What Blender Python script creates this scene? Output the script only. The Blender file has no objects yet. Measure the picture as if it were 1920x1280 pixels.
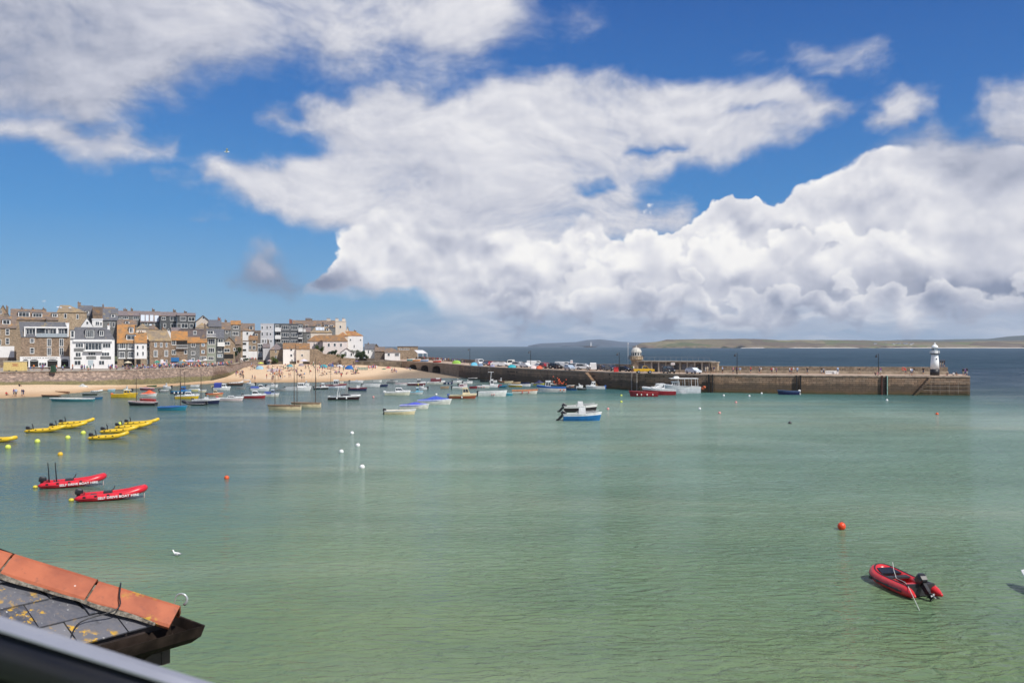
import bpy, math, random
from mathutils import Vector, Matrix
R = math.radians
random.seed(7)
SC = bpy.context.scene
COL = SC.collection
F, HZ, CX, CH = 1600.0, 648.0, 960.0, 11.0      # focal length (photo px), horizon row, centre column, camera height

# ---------------------------------------------------------------- places
def W(px, py, z=0.0):
    """point of the level z seen at a photo position"""
    d = (CH - z) * F / (py - HZ)
    return Vector(((px - CX) / F * d, d, z))
def P(px, py, d):
    return Vector(((px - CX) / F * d, d, CH - (py - HZ) * d / F))

# ---------------------------------------------------------------- camera, light
cam = bpy.data.cameras.new('camera'); camo = bpy.data.objects.new('camera', cam); COL.objects.link(camo)
camo.location = (0, 0, CH); camo.rotation_euler = (R(90), 0, 0)
cam.sensor_width = 22.3; cam.lens = 22.3 * F / 1920; cam.shift_y = (640 - (1280 - HZ)) / 1920 * 1.0
cam.clip_start = 0.05; cam.clip_end = 60000
cam.dof.use_dof = True; cam.dof.focus_distance = 60; cam.dof.aperture_fstop = 6.3
SC.camera = camo
SUN_AZ, SUN_EL = R(131), R(50)                     # clockwise from +Y
sl = bpy.data.lights.new('sun', 'SUN'); sl.energy = 4.7; sl.angle = R(0.53); sl.color = (1, 0.955, 0.89)
so = bpy.data.objects.new('sun', sl); COL.objects.link(so)
sd = Vector((math.sin(SUN_AZ) * math.cos(SUN_EL), math.cos(SUN_AZ) * math.cos(SUN_EL), math.sin(SUN_EL)))
so.rotation_euler = sd.to_track_quat('Z', 'Y').to_euler()
so.location = (0, 0, 300)
vs = SC.view_settings; vs.view_transform = 'Standard'; vs.look = 'None'; vs.exposure = 0; vs.gamma = 1

# ---------------------------------------------------------------- node helpers
class NT:
    def __init__(s, tree): s.t = tree; s.l = tree.links
    def n(s, typ, **kw):
        nd = s.t.nodes.new(typ)
        for k, v in kw.items(): setattr(nd, k, v)
        return nd
    def put(s, sock, v):
        if isinstance(v, bpy.types.NodeSocket): s.l.new(v, sock)
        else: sock.default_value = v
    def m(s, op, a, b=None, c=None, clamp=False):
        nd = s.n('ShaderNodeMath', operation=op, use_clamp=clamp)
        s.put(nd.inputs[0], a)
        if b is not None: s.put(nd.inputs[1], b)
        if c is not None: s.put(nd.inputs[2], c)
        return nd.outputs[0]
    def vm(s, op, a, b=None, sc=None):
        nd = s.n('ShaderNodeVectorMath', operation=op)
        s.put(nd.inputs[0], a)
        if b is not None: s.put(nd.inputs[1], b)
        if sc is not None: s.put(nd.inputs['Scale'], sc)
        return nd.outputs['Value' if op in ('DOT_PRODUCT', 'LENGTH') else 'Vector']
    def mr(s, v, a, b, c=0.0, d=1.0, smooth=True):
        nd = s.n('ShaderNodeMapRange', interpolation_type='SMOOTHSTEP' if smooth else 'LINEAR')
        s.put(nd.inputs[0], v)
        for i, x in enumerate((a, b, c, d)): s.put(nd.inputs[i + 1], x)
        return nd.outputs[0]
    def mix(s, f, a, b, blend='MIX'):
        nd = s.n('ShaderNodeMix', data_type='RGBA', blend_type=blend)
        s.put(nd.inputs[0], f)
        for i, x in ((6, a), (7, b)):
            if isinstance(x, (tuple, list)) and len(x) == 3: x = (*x, 1)
            s.put(nd.inputs[i], x)
        return nd.outputs[2]
    def noise(s, vec, scale, detail=4, rough=0.5, dist=0.0, dim='3D', out=0):
        nd = s.n('ShaderNodeTexNoise', noise_dimensions=dim)
        s.put(nd.inputs['Vector'], vec)
        nd.inputs['Scale'].default_value = scale; nd.inputs['Detail'].default_value = detail
        nd.inputs['Roughness'].default_value = rough; nd.inputs['Distortion'].default_value = dist
        return nd.outputs[out]
    def vor(s, vec, scale, detail=0.0, feature='F1', dim='3D', out='Distance', rough=0.5, rnd=1.0):
        nd = s.n('ShaderNodeTexVoronoi', feature=feature, voronoi_dimensions=dim)
        s.put(nd.inputs['Vector'], vec); nd.inputs['Scale'].default_value = scale
        if 'Detail' in nd.inputs: nd.inputs['Detail'].default_value = detail; nd.inputs['Roughness'].default_value = rough
        nd.inputs['Randomness'].default_value = rnd
        return nd.outputs[out]
    def ramp(s, f, stops, mode='LINEAR'):
        nd = s.n('ShaderNodeValToRGB'); r = nd.color_ramp; r.interpolation = mode
        s.put(nd.inputs[0], f)
        while len(r.elements) < len(stops): r.elements.new(0.5)
        for e, (p, c) in zip(r.elements, stops): e.position = p; e.color = (*c, 1)
        return nd.outputs[0]
# ---------------------------------------------------------------- the sky: daylight with layers of cloud, all by direction
world = bpy.data.worlds.new('World'); SC.world = world; world.use_nodes = True
wt = NT(world.node_tree); wt.t.nodes.clear()
def AE(px, py):
    az = math.atan((px - CX) / F); el = math.atan((HZ - py) / F * math.cos(az))
    return az * 1.6, el * 1.6                       # thousand-ths of "photo pixels" near the middle
tc = wt.n('ShaderNodeTexCoord'); sep = wt.n('ShaderNodeSeparateXYZ'); wt.l.new(tc.outputs['Generated'], sep.inputs[0])
az_ = wt.m('MULTIPLY', wt.m('ARCTAN2', sep.outputs[0], sep.outputs[1]), 1.6)
el_ = wt.m('MULTIPLY', wt.m('ARCSINE', sep.outputs[2]), 1.6)
cmb = wt.n('ShaderNodeCombineXYZ'); wt.l.new(az_, cmb.inputs[0]); wt.l.new(el_, cmb.inputs[1])
ae = cmb.outputs[0]
def warp(vec, scale, amt, detail=2):
    c = wt.noise(vec, scale, detail, 0.5, dim='2D', out=1)
    return wt.vm('ADD', vec, wt.vm('SCALE', wt.vm('SUBTRACT', c, (0.5, 0.5, 0.5)), sc=amt))
def bval(items, a, e):
    t = 0.0
    for (px, py, rx, ry, rot, w) in items:
        ca, ce = AE(px, py); dx, dy = a - ca, e - ce; c, n_ = math.cos(R(rot)), math.sin(R(rot))
        u, v = (dx * c + dy * n_) / rx * 1000, (-dx * n_ + dy * c) / ry * 1000
        d2 = u * u + v * v
        if d2 < 9: t += w * 0.35 ** d2
    return t
def sdist(poly, x, y):
    best, ins, n = 1e9, False, len(poly)
    for i in range(n):
        (x0, y0), (x1, y1) = poly[i], poly[(i + 1) % n]
        ex, ey = x1 - x0, y1 - y0
        t = max(0, min(1, ((x - x0) * ex + (y - y0) * ey) / (ex * ex + ey * ey)))
        d = math.hypot(x - x0 - t * ex, y - y0 - t * ey)
        if d < best: best = d
        if (y0 > y) != (y1 > y) and x < ex * (y - y0) / ey + x0: ins = not ins
    return best if ins else -best
def pval(items, a, e):
    az = a / 1.6; x = CX + F * math.tan(az); y = HZ - F * math.tan(e / 1.6) / math.cos(az)
    v = -1.0
    for poly, f, s_ in items:
        c = max(-1, min(1, sdist(poly, x, y) / f))
        if s_ < 0: v = min(v, 1 + (s_ - 1) * (c + 1) / 2)
        else: v = max(v, -1 + (1 + s_) * (c + 1) / 2)
    return v
def blobs(vec, items, start=0.0):
    acc = start
    for (px, py, rx, ry, rot, w) in items:
        a, e = AE(px, py)
        mp = wt.n('ShaderNodeMapping', vector_type='TEXTURE'); wt.l.new(vec, mp.inputs[0])
        mp.inputs[1].default_value = (a, e, 0); mp.inputs[2].default_value = (0, 0, R(rot))
        mp.inputs[3].default_value = (rx / 1000, ry / 1000, 1)
        d2 = wt.vm('DOT_PRODUCT', mp.outputs[0], mp.outputs[0])
        acc = wt.m('MULTIPLY_ADD', wt.m('POWER', 0.35, d2), w, acc)
    return acc
ROWS = [640, 630, 620, 611, 602, 593, 584, 575, 566, 557, 548, 539, 530, 520, 508, 496, 482, 468, 454, 440, 426, 412, 398, 386, 374, 360, 346, 332, 318, 304, 290, 276, 262, 248, 234, 220, 206, 192, 178, 164, 150, 134, 116, 96, 70, 40, 0]
def fields(vec, sets):
    """three cloud fields at once: per height one curve over the bearing, blended between heights"""
    sp = wt.n('ShaderNodeSeparateXYZ'); wt.l.new(vec, sp.inputs[0])
    x = wt.m('MULTIPLY_ADD', sp.outputs[0], 0.5, 0.5, clamp=True)
    els = [AE(960, y)[1] for y in ROWS]; N = len(els)
    cv = wt.n('ShaderNodeFloatCurve'); c = cv.mapping.curves[0]; cv.mapping.use_clip = False
    wt.l.new(wt.m('DIVIDE', sp.outputs[1], 0.7, clamp=True), cv.inputs['Value'])
    pts = [(0, 0)] + [(e / 0.7, k / N) for k, e in enumerate(els)][1:] + [(1, (N - 1) / N)]
    while len(c.points) < len(pts): c.points.new(0.5, 0.5)
    for p, q in zip(c.points, pts): p.location = q; p.handle_type = 'VECTOR'
    cv.mapping.update()
    t = wt.m('MULTIPLY', cv.outputs[0], N)
    acc = (0.0, 0.0, 0.0); M = 110
    for k in range(N):
        cx = wt.n('ShaderNodeCombineXYZ')
        if k == 0:
            for i in range(3): wt.l.new(x, cx.inputs[i])
        else:                                       # keeps the evaluation strictly row by row
            z0 = wt.m('MULTIPLY_ADD', prev, 1e-9, x)
            for i in range(3): wt.l.new(z0, cx.inputs[i])
        rc = wt.n('ShaderNodeRGBCurve'); rc.mapping.use_clip = False; rc.mapping.extend = 'HORIZONTAL'
        for i, items in enumerate(sets):
            c = rc.mapping.curves[i]
            vals = [(j / (M - 1), ((bval if len(items[0]) == 6 else pval)(items, j / (M - 1) * 2 - 1, els[k]) + 1.5) / 4) for j in range(M)]
            while len(c.points) < M: c.points.new(0.5, 0.5)
            for p, q in zip(c.points, vals): p.location = q
        rc.mapping.update(); wt.l.new(cx.outputs[0], rc.inputs[1])
        w = wt.m('SUBTRACT', 1.0, wt.m('ABSOLUTE', wt.m('SUBTRACT', t, float(k))), clamp=True)
        nd = wt.n('ShaderNodeVectorMath', operation='MULTIPLY_ADD')
        wt.l.new(rc.outputs[0], nd.inputs[0]); wt.l.new(w, nd.inputs[1]); wt.put(nd.inputs[2], acc)
        acc = nd.outputs[0]; prev = wt.vm('DOT_PRODUCT', acc, (1, 1, 1))
    o = wt.n('ShaderNodeSeparateXYZ'); wt.l.new(acc, o.inputs[0])
    return [wt.m('MULTIPLY_ADD', q, 4.0, -1.5) for q in o.outputs[:3]]
# soft high cloud
SOFT = [([(-900, -300), (1150, -300), (1010, 0), (1000, 40), (965, 80), (930, 145), (860, 150), (780, 120), (690, 125), (600, 135), (540, 120), (480, 140), (400, 150), (330, 145), (320, 175), (270, 195), (240, 225), (180, 235), (110, 235), (-50, 230), (-900, 300)], 75, .9),
        ([(-400, 190), (100, 225), (200, 243), (345, 250), (340, 280), (270, 300), (210, 328), (130, 318), (60, 275), (-400, 265)], 32, .75),
        ([(370, 335), (362, 300), (400, 285), (470, 292), (560, 290), (600, 275), (560, 262), (480, 250), (478, 225), (560, 200), (570, 180), (700, 163), (800, 175), (870, 165), (930, 140), (1000, 128), (1100, 133), (1200, 145), (1300, 150), (1480, 138), (1530, 182), (1605, 195), (1560, 225), (1540, 245), (1450, 285), (1340, 325), (1290, 325), (1230, 350), (1200, 380), (1280, 395), (1290, 420), (1000, 500), (700, 500), (640, 432), (560, 415), (480, 395), (420, 360)], 34, 1.05),
        ([(1355, 98), (1400, 88), (1470, 95), (1480, 62), (1520, 58), (1560, 85), (1660, 95), (1668, 115), (1600, 120), (1520, 122), (1460, 120), (1400, 122), (1360, 112)], 34, .35),
        ([(1510, 133), (1540, 122), (1580, 128), (1570, 138), (1520, 140)], 14, .3), ([(1820, 50), (1850, 44), (1870, 50), (1840, 58)], 10, .1),
        ([(960, 30), (1120, 10), (1160, 50), (1060, 80), (980, 110), (1040, 150), (940, 150)], 60, .2),
        ([(1480, 400), (1540, 345), (1620, 295), (1690, 262), (1760, 200), (1850, 250), (2400, 200), (2400, 420)], 60, .9),
        ([(1600, 242), (1635, 205), (1642, 175), (1690, 163), (1730, 175), (1780, 170), (1765, 195), (1725, 222), (1695, 262), (1650, 255)], 22, .7),
        ([(1828, 225), (1828, 168), (1880, 148), (1990, 140), (1990, 300), (1860, 285)], 32, 1.0),
        ([(400, 520), (440, 500), (465, 460), (488, 442), (505, 480), (530, 512), (570, 520), (610, 540), (600, 552), (430, 555)], 34, .35), ([(480, 557), (560, 553), (560, 562), (500, 564)], 10, .2),
        ([(275, 305), (330, 320), (385, 330), (370, 350), (290, 335)], 20, .15), ([(350, 404), (400, 400), (445, 405), (440, 414), (360, 414)], 12, .1), ([(370, 260), (420, 265), (440, 285), (390, 285)], 20, .1),
        ([(1180, 286), (1230, 278), (1290, 276), (1290, 284), (1230, 290)], 12, -.5), ([(1080, 352), (1140, 345), (1150, 358), (1100, 362)], 12, -.5), ([(1360, 205), (1440, 198), (1500, 205), (1430, 210)], 14, -.1),
        ([(1470, 238), (1520, 230), (1500, 246)], 12, -.3), ([(150, 120), (200, 105), (215, 150), (170, 165)], 45, .25)]
HEAP = [([(575, 551), (590, 520), (605, 488), (625, 478), (650, 432), (700, 400), (780, 395), (900, 420), (1020, 430), (1060, 415), (1100, 400), (1140, 405), (1160, 435), (1185, 403), (1215, 412), (1245, 428), (1290, 415), (1320, 385), (1350, 364), (1378, 370), (1392, 388), (1420, 368), (1450, 380), (1520, 345), (1580, 320), (1640, 280), (1720, 290), (1830, 285), (1950, 270), (3000, 100), (3000, 618), (1700, 616), (1200, 612), (850, 610), (820, 590), (800, 556), (700, 553)], 24, 1.3)]
TINY = [(20, 538, 55, 9, 0, .85), (25, 562, 45, 7, 0, .7), (145, 550, 28, 5, 0, .55), (265, 551, 26, 6, 0, .6), (330, 529, 34, 7, 0, .6), (333, 553, 24, 5, 0, .55), (75, 566, 20, 13, 0, .8), (230, 574, 24, 12, 0, .8)]
# darker undersides
DARK = [(1500, 570, 420, 20, 0, .3), (1800, 550, 260, 26, 0, .65), (1850, 440, 110, 45, 0, .35), (1120, 590, 250, 14, 0, .3), (1100, 525, 120, 35, 0, .2), (1540, 530, 160, 30, 0, .28), (480, 510, 110, 60, 0, .75),
        (570, 532, 70, 18, 0, .7), (730, 548, 130, 12, 0, .5), (30, 550, 400, 30, 0, .8), (860, 340, 220, 60, -10, .15), (60, 60, 380, 120, 0, .65), (820, 440, 90, 90, 0, .25),
        (1760, 290, 130, 40, 0, .45), (1900, 300, 90, 80, 0, .4), (60, 190, 150, 60, 0, .35), (620, 90, 200, 40, 0, .1), (75, 566, 30, 16, 0, -.9), (230, 574, 34, 16, 0, -.9),
        (900, 560, 260, 18, 0, .3), (1480, 500, 90, 40, 0, .15), (1330, 500, 70, 50, 0, .15), (330, 535, 80, 30, 0, .6), (1920, 560, 160, 60, 0, .3), (1650, 610, 400, 16, 0, .25)]
w1 = warp(ae, 2.2, 0.12, 2)
fw = warp(ae, 10, 0.065, 4)
se, he, dk = fields(fw, (SOFT, HEAP, DARK))
he = blobs(fw, [(a, b, c * .75, d * .7, e, f * 1.2) for a, b, c, d, e, f in TINY], he)
far_ = wt.mr(wt.m('ABSOLUTE', az_), 0.98, 1.4)       # ordinary broken cloud away from the photographed part
keep = wt.m('SUBTRACT', 1.0, far_)
top_ = wt.mr(el_, 0.62, 0.95)
rest = wt.m('MAXIMUM', far_, top_)
big = wt.noise(ae, 1.3, 2, 0.5, 0, '2D')
se = wt.m('SUBTRACT', wt.m('MULTIPLY_ADD', rest, wt.m('MULTIPLY', wt.mr(big, .38, .62), 1.8), wt.m('MULTIPLY', wt.m('ADD', se, 1.0), keep)), 1.0)
st = wt.vm('MULTIPLY', w1, (1.0, 1.9, 1.0))
fb = wt.noise(st, 3.8, 10, 0.62, 0.15, '2D')
fb2 = wt.noise(wt.vm('ADD', st, (0.010, 0.03, 0)), 3.8, 6, 0.62, 0.15, '2D')
sden = wt.m('MULTIPLY_ADD', wt.m('SUBTRACT', fb, 0.5), 2.5, se)
smask = wt.mr(sden, -0.5, 0.85)
def heap_h(vec, det):
    v1 = wt.vor(wt.vm('MULTIPLY', vec, (1.0, 1.15, 1)), 11, det, 'F1', '2D', rough=0.5)
    return v1
hv = warp(ae, 22, 0.022, 4)
h0 = heap_h(hv, 3.0)
h1 = heap_h(wt.vm('ADD', hv, (0.006, 0.013, 0)), 3.0)
n0 = wt.noise(ae, 6, 5, 0.55, 0.15, '2D'); n1 = wt.noise(wt.vm('ADD', ae, (0.012, 0.03, 0)), 6, 3, 0.55, 0.15, '2D')
he = wt.m('MULTIPLY_ADD', wt.m('MULTIPLY', far_, wt.mr(el_, .45, .1)), wt.m('MULTIPLY_ADD', wt.mr(big, .35, .6), 2.0, 0.0), wt.m('MULTIPLY', wt.m('ADD', he, 1.0), keep))
flat = wt.mr(el_, 0.105, 0.15, .12, 1)
hden = wt.m('ADD', wt.m('SUBTRACT', he, 1.0), wt.m('MULTIPLY', flat, wt.m('MULTIPLY_ADD', wt.m('SUBTRACT', h0, .5), -0.9, wt.m('MULTIPLY', wt.m('SUBTRACT', n0, .5), 2.0))))
soft_ = blobs(ae, [(850, 405, 240, 50, 0, 1.4), (1750, 300, 150, 60, 10, .9), (660, 552, 200, 24, 0, 1.3), (870, 592, 190, 42, 0, 1.5)])
hmask = wt.mr(hden, wt.m('MULTIPLY', soft_, -.3), wt.m('MULTIPLY_ADD', soft_, .8, .26))
g0 = wt.vor(wt.vm('MULTIPLY', fw, (1.0, 1.2, 1)), 6.5, 1.5, 'SMOOTH_F1', '2D', rough=0.55)
g1 = wt.vor(wt.vm('MULTIPLY', wt.vm('ADD', fw, (0.010, 0.024, 0)), (1.0, 1.2, 1)), 6.5, 1.5, 'SMOOTH_F1', '2D', rough=0.55)
calm_ = wt.mr(az_, .55, .95, 1, .45)
emb = wt.m('MULTIPLY', calm_, wt.m('ADD', wt.m('MULTIPLY', wt.m('SUBTRACT', h1, h0), 0.20), wt.m('MULTIPLY', wt.m('SUBTRACT', g1, g0), 0.6)))
emb2 = wt.m('MULTIPLY', wt.m('SUBTRACT', n0, n1), 0.6)
edge = wt.mr(hden, 1.2, 0.2, 0, .13)
hb = wt.m('ADD', wt.m('ADD', wt.m('ADD', 0.745, edge), emb), emb2)
hb = wt.m('SUBTRACT', hb, wt.m('MULTIPLY', dk, 0.40))
hb = wt.m('MAXIMUM', wt.m('MINIMUM', hb, 0.97), 0.2)
sb = wt.m('MULTIPLY_ADD', wt.m('SUBTRACT', fb, fb2), 0.5, wt.m('MULTIPLY_ADD', wt.mr(sden, -0.3, 1.6), 0.24, 0.535))
sb = wt.m('SUBTRACT', sb, wt.m('MULTIPLY', dk, 0.30))
sb = wt.m('MAXIMUM', wt.m('MINIMUM', sb, 0.86), 0.25)
def tint(b):
    return wt.ramp(b, [(0.0, (.10, .13, .22)), (0.35, (.27, .31, .43)), (0.6, (.56, .58, .67)), (0.8, (.80, .80, .84)), (1.0, (1.0, .985, .96))])
nish = wt.n('ShaderNodeTexSky', sky_type='NISHITA', sun_disc=False)
nish.sun_elevation = SUN_EL; nish.sun_rotation = SUN_AZ; nish.air_density = 1.0; nish.dust_density = 0.6; nish.ozone_density = 2.5
base = wt.vm('SCALE', nish.outputs[0], sc=0.062)
# a deeper, more saturated blue as in the photograph, paler low down
blue = wt.ramp(wt.mr(el_, -0.02, 0.7, smooth=False), [(0.0, (.34, .53, .73)), (0.12, (.22, .46, .72)), (0.35, (.085, .32, .70)), (0.6, (.05, .22, .60)), (0.9, (.03, .14, .47)), (1.0, (.02, .11, .40))])
side = wt.mr(az_, -0.95, 0.9)
blue = wt.mix(wt.m('MULTIPLY', side, .6), blue, wt.mix(1.0, blue, (.62, .74, .86), 'MULTIPLY'))
skyc = wt.mix(0.82, base, blue)
c1 = wt.mix(smask, skyc, tint(sb))
hz_tint = wt.mix(wt.mr(el_, 0.11, 0.0, 0, .65), tint(hb), (.42, .51, .66))
c2 = wt.mix(wt.m('MULTIPLY', hmask, wt.mr(el_, 0.0, 0.05, .8, 1)), c1, hz_tint)
stk = wt.noise(wt.vm('MULTIPLY', warp(ae, 12, .02, 2), (1.0, 5.0, 1)), 6, 6, 0.6, 0.2, '2D')
lm = wt.m('MULTIPLY', wt.mr(el_, 0.085, 0.045), wt.mr(az_, -0.36, 0.0))
lowc = wt.ramp(stk, [(0.3, (.33, .42, .57)), (0.5, (.44, .51, .64)), (0.68, (.66, .69, .77))])
c2b = wt.mix(wt.m('MULTIPLY', lm, wt.mr(stk, .25, .6, .55, .95)), c2, lowc)
# nearer banks of heaped cloud standing in front of the big one: bright rounded heads, greyer below
def bank(seed, mean, amp, fall, lo, hi, a0, a1):
    q = wt.n('ShaderNodeCombineXYZ'); wt.l.new(az_, q.inputs[0]); q.inputs[1].default_value = seed
    t = wt.noise(q.outputs[0], 5.5, 3, .55, 0, '2D')
    T_ = wt.m('MULTIPLY_ADD', t, amp, mean - amp * .5)
    dd = wt.m('SUBTRACT', wt.m('MULTIPLY_ADD', wt.m('SUBTRACT', h0, .5), -.085, T_), el_)
    mk = wt.m('MULTIPLY', wt.m('MULTIPLY', wt.mr(dd, -.006, .010), wt.mr(dd, fall * 1.5, fall * .8)), wt.m('MULTIPLY', wt.mr(az_, a0, a0 + .12), wt.mr(az_, a1, a1 - .15)))
    br = wt.m('ADD', wt.mr(dd, 0, fall, hi, lo), wt.m('MULTIPLY', emb, 1.0))
    return mk, wt.m('MAXIMUM', wt.m('MINIMUM', br, .98), .3)
k1, b1 = bank(3.1, .215, .17, .085, .62, .94, .04, .78)
c2b = wt.mix(wt.m('MULTIPLY', k1, .9), c2b, tint(b1))
k2, b2 = bank(7.7, .135, .11, .05, .50, .80, -.12, 1.0)
c2b = wt.mix(wt.m('MULTIPLY', k2, .8), c2b, tint(b2))
low = wt.mr(el_, 0.035, 0.0, 0, .55)
c3 = wt.mix(low, c2b, (.34, .46, .63))
bg = wt.n('ShaderNodeBackground'); wt.l.new(c3, bg.inputs[0]); bg.inputs[1].default_value = 1.0
ow = wt.n('ShaderNodeOutputWorld'); wt.l.new(bg.outputs[0], ow.inputs[0])
world.cycles.sampling_method = 'MANUAL'; world.cycles.sample_map_resolution = 512

SC.cycles.use_adaptive_sampling = True; SC.cycles.adaptive_threshold = 0.015; SC.cycles.adaptive_min_samples = 12
SC.cycles.max_bounces = 5; SC.cycles.diffuse_bounces = 2; SC.cycles.glossy_bounces = 2; SC.cycles.transmission_bounces = 3; SC.cycles.volume_bounces = 0
SC.cycles.use_denoising = True
# ---------------------------------------------------------------- materials
_M = {}
def mat(key, fn):
    if key not in _M:
        m = bpy.data.materials.new(str(key)[:50]); m.use_nodes = True
        nt = NT(m.node_tree); b = nt.t.nodes['Principled BSDF']; fn(nt, b); _M[key] = m
    return _M[key]
def S(nt, b, **kw):
    names = dict(col='Base Color', rough='Roughness', metal='Metallic', spec='Specular IOR Level', normal='Normal', alpha='Alpha', ecol='Emission Color', e='Emission Strength')
    for k, v in kw.items():
        if isinstance(v, (tuple, list)) and len(v) == 3: v = (*v, 1)
        nt.put(b.inputs[names[k]], v)
def objc(nt): return nt.n('ShaderNodeTexCoord').outputs['Object']
def geo(nt): return nt.n('ShaderNodeNewGeometry').outputs['Position']
def bump(nt, h, s=.4, d=.05):
    n = nt.n('ShaderNodeBump'); n.inputs['Strength'].default_value = s; n.inputs['Distance'].default_value = d; nt.put(n.inputs['Height'], h); return n.outputs[0]
def paint(c, rough=.4, var=.12, scale=3.0, metal=0.0, spec=.5):
    def fn(nt, b):
        p = geo(nt); n1 = nt.noise(p, scale, 4, .6)
        d = tuple(x * (1 - var * 2) for x in c); l = tuple(min(1, x * (1 + var * .6)) for x in c)
        S(nt, b, col=nt.mix(nt.mr(n1, .3, .7), d, l), rough=rough, metal=metal, spec=spec)
    return mat(('paint', c, rough, var, scale, metal), fn)
def masonry(c1, c2, scale=1.0, mort=(.3, .27, .23), bs=.5, bw=.8, bh=.35):
    def fn(nt, b):
        p = geo(nt); sp = nt.n('ShaderNodeSeparateXYZ'); nt.l.new(p, sp.inputs[0])
        cb = nt.n('ShaderNodeCombineXYZ'); nt.put(cb.inputs[0], nt.m('ADD', sp.outputs[0], nt.m('MULTIPLY', sp.outputs[1], .7))); nt.put(cb.inputs[1], sp.outputs[2])
        v = nt.vm('ADD', cb.outputs[0], nt.vm('SCALE', nt.noise(p, 1.2, 3, .5, out=1), sc=.25))
        br = nt.n('ShaderNodeTexBrick'); nt.l.new(v, br.inputs['Vector']); br.inputs['Scale'].default_value = scale
        br.inputs['Color1'].default_value = (*c1, 1); br.inputs['Color2'].default_value = (*c2, 1); br.inputs['Mortar'].default_value = (*mort, 1)
        br.inputs['Mortar Size'].default_value = .03; br.inputs['Bias'].default_value = 0; br.inputs['Brick Width'].default_value = bw; br.inputs['Row Height'].default_value = bh
        n1 = nt.noise(p, 2.2, 6, .7); n2 = nt.noise(p, .35, 3, .6)
        c = nt.mix(nt.mr(n1, .25, .75), nt.mix(1, br.outputs[0], (.55, .55, .55), 'MULTIPLY'), nt.mix(1, br.outputs[0], (1.35, 1.3, 1.25), 'MULTIPLY'))
        c = nt.mix(nt.mr(n2, .5, .75, 0, .4), c, tuple(x * .55 for x in c1))
        S(nt, b, col=c, rough=.9, normal=bump(nt, n1, .5, .08))
    return mat(('mas', c1, c2, scale), fn)
def render_w(c, dirt=.25):
    def fn(nt, b):
        p = geo(nt); n1 = nt.noise(nt.vm('MULTIPLY', p, (1, 1, .25)), 1.6, 5, .65); n2 = nt.noise(p, 9, 3, .6)
        d = tuple(x * .62 for x in c)
        S(nt, b, col=nt.mix(nt.mr(n1, .42, .78, 0, dirt * 1.6), nt.mix(nt.mr(n2, .3, .7), tuple(x * .93 for x in c), c), d), rough=.8)
    return mat(('rend', c, dirt), fn)
def roofm(c1, c2, lich=(.42, .22, .05), amt=.5, tile=.32):
    def fn(nt, b):
        p = geo(nt); sp = nt.n('ShaderNodeSeparateXYZ'); nt.l.new(p, sp.inputs[0])
        cb = nt.n('ShaderNodeCombineXYZ'); nt.put(cb.inputs[0], nt.m('ADD', sp.outputs[0], nt.m('MULTIPLY', sp.outputs[1], .15))); nt.put(cb.inputs[1], nt.m('MULTIPLY', sp.outputs[2], 1.6))
        br = nt.n('ShaderNodeTexBrick'); nt.l.new(cb.outputs[0], br.inputs['Vector']); br.inputs['Scale'].default_value = 1
        br.inputs['Color1'].default_value = (*c1, 1); br.inputs['Color2'].default_value = (*c2, 1); br.inputs['Mortar'].default_value = (*[x * .5 for x in c1], 1)
        br.inputs['Mortar Size'].default_value = .02; br.inputs['Brick Width'].default_value = .5; br.inputs['Row Height'].default_value = tile
        n1 = nt.noise(p, .55, 6, .65); n2 = nt.noise(p, 4, 4, .65)
        f = nt.m('MULTIPLY', nt.mr(n1, .62 - amt * .35, .72 - amt * .25), nt.mr(n2, .3, .55, .45, 1))
        c = nt.mix(f, br.outputs[0], lich)
        c = nt.mix(nt.mr(nt.noise(p, 1.7, 5, .7), .55, .8, 0, .5), c, tuple(x * .5 for x in c1))
        S(nt, b, col=c, rough=.75)
    return mat(('roof', c1, c2, lich, amt), fn)
def glassm(c=(.02, .025, .03), rough=.12):
    def fn(nt, b):
        p = geo(nt); S(nt, b, col=nt.mix(nt.mr(nt.noise(p, 1.3, 2), .35, .65), c, tuple(min(1, x * 3 + .02) for x in c)), rough=rough, spec=.4)
    return mat(('glass', c), fn)
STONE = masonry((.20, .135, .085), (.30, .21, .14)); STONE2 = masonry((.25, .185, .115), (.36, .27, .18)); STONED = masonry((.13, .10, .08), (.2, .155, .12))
TANST = masonry((.36, .27, .17), (.46, .36, .24)); SLATEW = masonry((.085, .095, .105), (.13, .14, .15), 2.0, (.05, .055, .06)); SLATEG = masonry((.17, .18, .18), (.24, .25, .25), 2.0, (.1, .1, .1))
WHITE = render_w((.80, .79, .77)); CREAM = render_w((.72, .63, .52)); PINK = render_w((.78, .69, .64)); GREYW = render_w((.55, .55, .57)); TANR = render_w((.55, .42, .28)); GREEN_W = render_w((.30, .33, .27)); PALE = render_w((.62, .55, .47))
R_OR = roofm((.25, .15, .07), (.34, .19, .08), (.42, .19, .05), .6); R_BR = roofm((.16, .12, .095), (.22, .165, .13), (.32, .18, .07), .3); R_SL = roofm((.10, .105, .12), (.15, .15, .165), (.26, .20, .10), .12)
R_TAN = roofm((.22, .17, .12), (.28, .22, .155), (.34, .24, .12), .5); R_SLP = roofm((.17, .14, .14), (.22, .18, .18), (.3, .2, .12), .25); R_OB = roofm((.20, .125, .07), (.27, .16, .085), (.33, .16, .05), .45); R_RED = roofm((.30, .13, .06), (.36, .17, .08), (.4, .22, .07), .6)
WPAINT = paint((.78, .78, .76), .35, .06); GLASS = glassm(); GLASSL = glassm((.10, .13, .16)); BLACKM = paint((.015, .015, .018), .4, .1); GAPSHADE = paint((.02, .018, .016), .9, .2)  # the last one is near-black colour standing in for shade inside openings

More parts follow.
